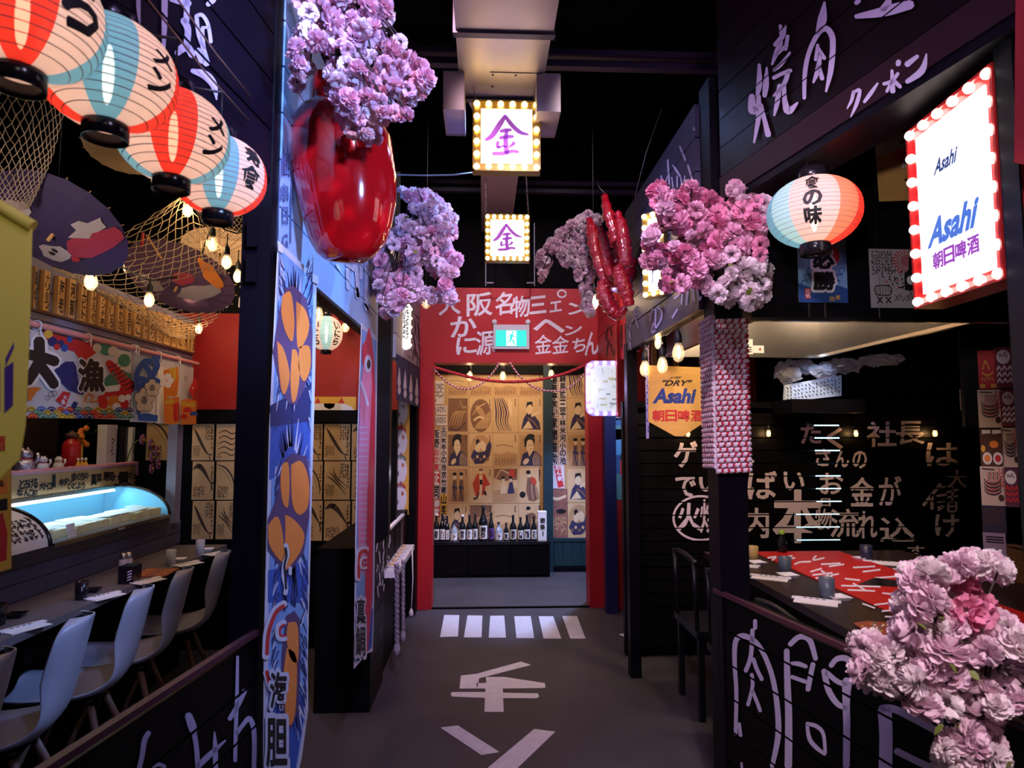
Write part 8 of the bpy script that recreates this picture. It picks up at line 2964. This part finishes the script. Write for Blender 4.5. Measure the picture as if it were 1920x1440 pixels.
# dim chairs on the near table side
def bench_chair(label, x, y, rot, m):
    t = thing('dining_chair', label, 'chair', (x, y, 0), 'dark chairs at the long table')
    R_ = Matrix.Rotation(rot, 3, 'Z')
    B_ = lambda a, b: [a, b]
    def bxx(nm, c, d):
        mb = MB()
        mb.box(V((x, y, 0)) + R_ @ V(c), d, m, R_)
        part(nm, mb, t)
    bxx('seat', (0, 0, .44), (.40, .40, .035))
    for a in (-.17, .17):
        for b in (-.17, .17):
            bxx('leg', (a, b, .21), (.03, .03, .42))
    mb = MB()
    P = [V((x, y, 0)) + R_ @ V((-.19 - .02 * math.cos(k / 8 * PI - PI / 2), -.19 + .38 * k / 8, .80 + .03 * math.sin(k / 8 * PI))) for k in range(9)]
    mb.tube(P, .014, m, 8)
    part('top_rail', mb, t)
    for b in (-.17, .17):
        mb = MB()
        mb.tube([V((x, y, 0)) + R_ @ V((-.185, b, .44)), V((x, y, 0)) + R_ @ V((-.20, b, .82))], .012, m, 6)
        part('back_post', mb, t)
    return t
gm = mat('chair_dark_metal', (.006, .006, .010), .35, .2)
bench_chair('dark chair at the far left side of the long table', 1.30, 3.55, 0, gm)
bench_chair('dark chair at the middle left side of the long table', 1.30, 3.0, 0, gm)
bench_chair('dark chair at the near left side of the long table', 1.30, 2.42, 0, gm)
t = bench_chair('brown-backed chair at the far right side of the long table', 2.86, 3.6, PI, M['woodd'])
mb = MB()
mb.box((3.03, 3.6, .72), (.02, .36, .20), mat('chair_back_brown', (.16, .07, .03), .5))
part('back_panel', mb, t)

# lit white tag board on the shelf, plastic wrapped box
pb = PL((0, 3.9, 0), (.12, -1, 0))
t = thing('tag_board', 'white handwritten board lit from above on the ledge', 'sign', pb.px(1525, 740))
mb = MB()
mb.slab([pb.px(*q) for q in ((1470, 754), (1578, 742), (1578, 703), (1472, 722))], .015, mat('tag_board_white', (.62, .70, .86), .5), pb.n)
bd_ = part('board', mb, t)
mb = MB()
rnd = random.Random(14)
for k in range(15):
    x = 1475 + k * 6.9
    for j in range(4):
        y = 727 - (x - 1472) * .165 + j * 7.0
        stroke(mb, lambda a, b: pb.px(a, b, .001), [(x + rnd.uniform(0, 2), y), (x + rnd.uniform(1, 4), y + rnd.uniform(1, 5))], 1.6, M['ink'], False)
part('lettering', mb, bd_)
mb = MB()
a, b = pb.px(1458, 770, -.05), pb.px(1580, 755, -.05)
mb.bx((a.x, 3.98, a.z - .02), (b.x, 4.25, b.z + .01), M['blackgloss'])
part('stand', mb, t)
lamp('SPOT', pb.px(1530, 660, .25), 3.0, (.45, .62, 1.0), .02, pb.px(1530, 735), 70, .6)
def bag(label, pts, thick, col, seed):
    rnd = random.Random(seed)
    mb = MB()
    m = mat('plastic_film', (.75, .72, .78), .12, spec=.8, alpha=.25)
    for (x, y, d_, rx, ry) in pts:
        mb.ball(at(x, y, d_), rx * d_ / F, m, 30, 20, (1, .8, ry / rx))
    for i, v in enumerate(mb.v):
        q = noise.noise_vector(v * 22 + V((seed, 0, 0))) * 1.6 + noise.noise_vector(v * 60) * .7
        mb.v[i] = v + q * thick * 1.6
    mb.smooth = [False] * len(mb.smooth)
    return solo('plastic_bag', mb, label, 'plastic bag')
bag('crumpled clear plastic wrap on the ledge left of the lit board', [(1478, 700, 4.15, 24, 20), (1500, 688, 4.2, 30, 14)], .012, None, 1)
bag('clear plastic wrap draped over the lit white board', [(1545, 695, 4.1, 24, 14), (1580, 686, 4.15, 34, 13), (1650, 676, 4.2, 40, 10)], .010, None, 2)

# food posters on the pillar at the right
pfp = PL(at(1838, 800, 3.1), (-.62, -1, 0))
mb = MB()
(a, b), (c, d) = pfp.uv(1836, 1100), pfp.uv(1915, 640)
mb.pbox(pfp, a - .02, 0, c + .05, 2.6, -.12, -.004, M['black'])
struct('trim_18', mb)
cream = mat('poster_cream', (.58, .46, .38), .8, var=.06)
def bowl(col):
    def art(mb, f):
        f2 = lambda k: (lambda a, b: f(a, b) + pfp.n * (.0004 * k))
        for j in range(4):
            y = .34 + j * .09
            stroke(mb, f2(1), [(.15, y + .07), (.25, y - .02), (.5, y - .06), (.75, y - .02), (.85, y + .07)], .035, M['ink'])
            stroke(mb, f2(2), [(.25, y + .03), (.5, y - .01), (.75, y + .03)], .02, col)
        for j in range(6):
            x = .3 + j * .08
            stroke(mb, f2(1), [(x, .66), (x + .03, .76 + .06 * (j % 2)), (x - .02, .84)], .025, M['ink'] if j % 2 else col)
        scribble(mb, f2(1), .75, .45, .97, .97, 2, M['inkred'], 3)
        stroke(mb, f2(1), [(.1, .94), (.6, .92)], .03, M['ink'])
        P_(mb, f2(1), E_(.82, .2, .12, .09, 10), M['inkbrown'])
    return art
def plates(mb, f):
    f2 = lambda k: (lambda a, b: f(a, b) + pfp.n * (.0004 * k))
    P_(mb, f2(1), E_(.60, .60, .38, .22, 16), M['woodd'])
    P_(mb, f2(2), E_(.60, .58, .2, .10, 12), M['orange'])
    for x in (.28, .74):
        P_(mb, f2(1), E_(x, .20, .21, .17, 14), M['paper'])
        P_(mb, f2(2), E_(x, .20, .13, .10, 12), M['orange'] if x < .5 else M['inkred'])
    for x in (.30, .76):
        P_(mb, f2(1), [(x - .2, .86), (x + .18, .88), (x + .18, .97), (x - .2, .97)], M['paper'])
    P_(mb, f2(1), E_(.12, .46, .10, .10, 10), M['gold'])
def goldart(mb, f):
    f2 = lambda k: (lambda a, b: f(a, b) + pfp.n * (.0004 * k))
    stroke(mb, f2(1), [(.25, .50), (.42, .72), (.6, .50)], .06, M['gold'])
    stroke(mb, f2(1), [(.2, .42), (.5, .34), (.8, .42)], .05, M['gold'])
    scribble(mb, f2(1), .15, .16, .9, .30, 6, M['gold'], 7)
    for x in (.05, .65):
        P_(mb, f2(1), [(x, .02), (x + .3, .02), (x + .3, .12), (x, .12)], M['gold'])
def glyphs(m):
    def art(mb, f):
        f2 = lambda k: (lambda a, b: f(a, b) + pfp.n * (.0004 * k))
        for j in range(3):
            for i in range(3):
                stroke(mb, f2(1), [(.12 + i * .3, .15 + j * .15), (.24 + i * .3, .22 + j * .15), (.34 + i * .3, .14 + j * .15)], .07, m)
        P_(mb, f2(1), E_(.5, .76, .38, .18, 14), M['paper'])
        scribble(mb, f2(2), .25, .66, .75, .86, 4, M['ink'], 5)
    return art
for x0, y0, x1, y1, m, art, lab in ((1836, 656, 1866, 729, M['inkred'], goldart, 'red poster with gold marks at the top of the right pillar'), (1867, 650, 1897, 728, mat('poster_maroon', (.16, .03, .04), .7), glyphs(M['paper']), 'maroon poster with a white badge at the top of the right pillar'), (1836, 730, 1876, 802, cream, bowl(M['inkred']), 'cream poster of a stacked noodle bowl on the right pillar'), (1878, 730, 1903, 800, mat('poster_maroon', (.16, .03, .04), .7), glyphs(M['paper']), 'maroon poster beside the noodle bowl one'),
                                 (1840, 804, 1879, 873, M['woodd'], plates, 'dark poster of two white plates on the right pillar'), (1881, 802, 1907, 876, cream, bowl(M['inkbrown']), 'cream poster of a cone dish on the right pillar'), (1841, 875, 1882, 947, cream, bowl(M['inkred']), 'cream poster of a fish bowl on the right pillar'), (1884, 878, 1908, 950, mat('poster_plum', (.10, .03, .06), .7), glyphs(M['inkred']), 'plum poster low on the right pillar'),
                                 (1843, 949, 1885, 998, mat('poster_night', (.03, .025, .05), .5), lambda mb, f: scribble(mb, f, .1, .2, .9, .9, 5, M['woodd'], 4), 'dark blank-looking poster under the fish bowl one'), (1845, 1000, 1885, 1050, mat('poster_lilac', (.28, .22, .30), .7), lambda mb, f: [stroke(mb, f, [(.15, .85 - k * .09), (.9, .84 - k * .09)], .05, M['ink']) for k in range(3)], 'lilac notice lowest on the right pillar')):
    sheet('food_poster', lab, 'poster', pfp, x0, y0, x1, y1, m, art, 'posters on the right pillar')
# red flag edge at the upper right
pr = PL(at(1905, 150, 1.15), (-.3, -1, 0))
t = thing('red_flag', 'plain red flag at the upper right frame corner', 'flag', at(1915, 150, 1.15))
mb = MB()
mb.slab([pr.px(*q) for q in ((1902, 305), (1990, 320), (1990, -60), (1905, -60))], .002, mat('flag_red', (.22, .006, .015), .8, trans=.2), pr.n)
part('cloth', mb, t)
mb = MB()
mb.tube([pr.px(1900, -60), pr.px(1995, -60)], .006, M['cable'], 6)
part('rod', mb, t)
# angled lit sign behind the blossom on the slate fascia
psn = PL(V((.88, 3.0, 0)), (-1, -.55, 0))
a, b = at(1238, 555, 3.05), at(1228, 395, 3.05)
psn = PL(at(1222, 480, 3.1), (-1.0, -.9, 0))
(a, b), (c, d) = psn.uv(1208, 560), psn.uv(1246, 392)
marquee('bulb_sign', 'narrow bulb-framed lit sign on the slate fascia behind the pink blossom', psn, a, b, c, d, .05, mfg, M['glow_m'], 3, 8, .03, .014, lambda mb, f: scribble(mb, f, .2, .05, .8, .95, 2, M['inkblue'], 8))
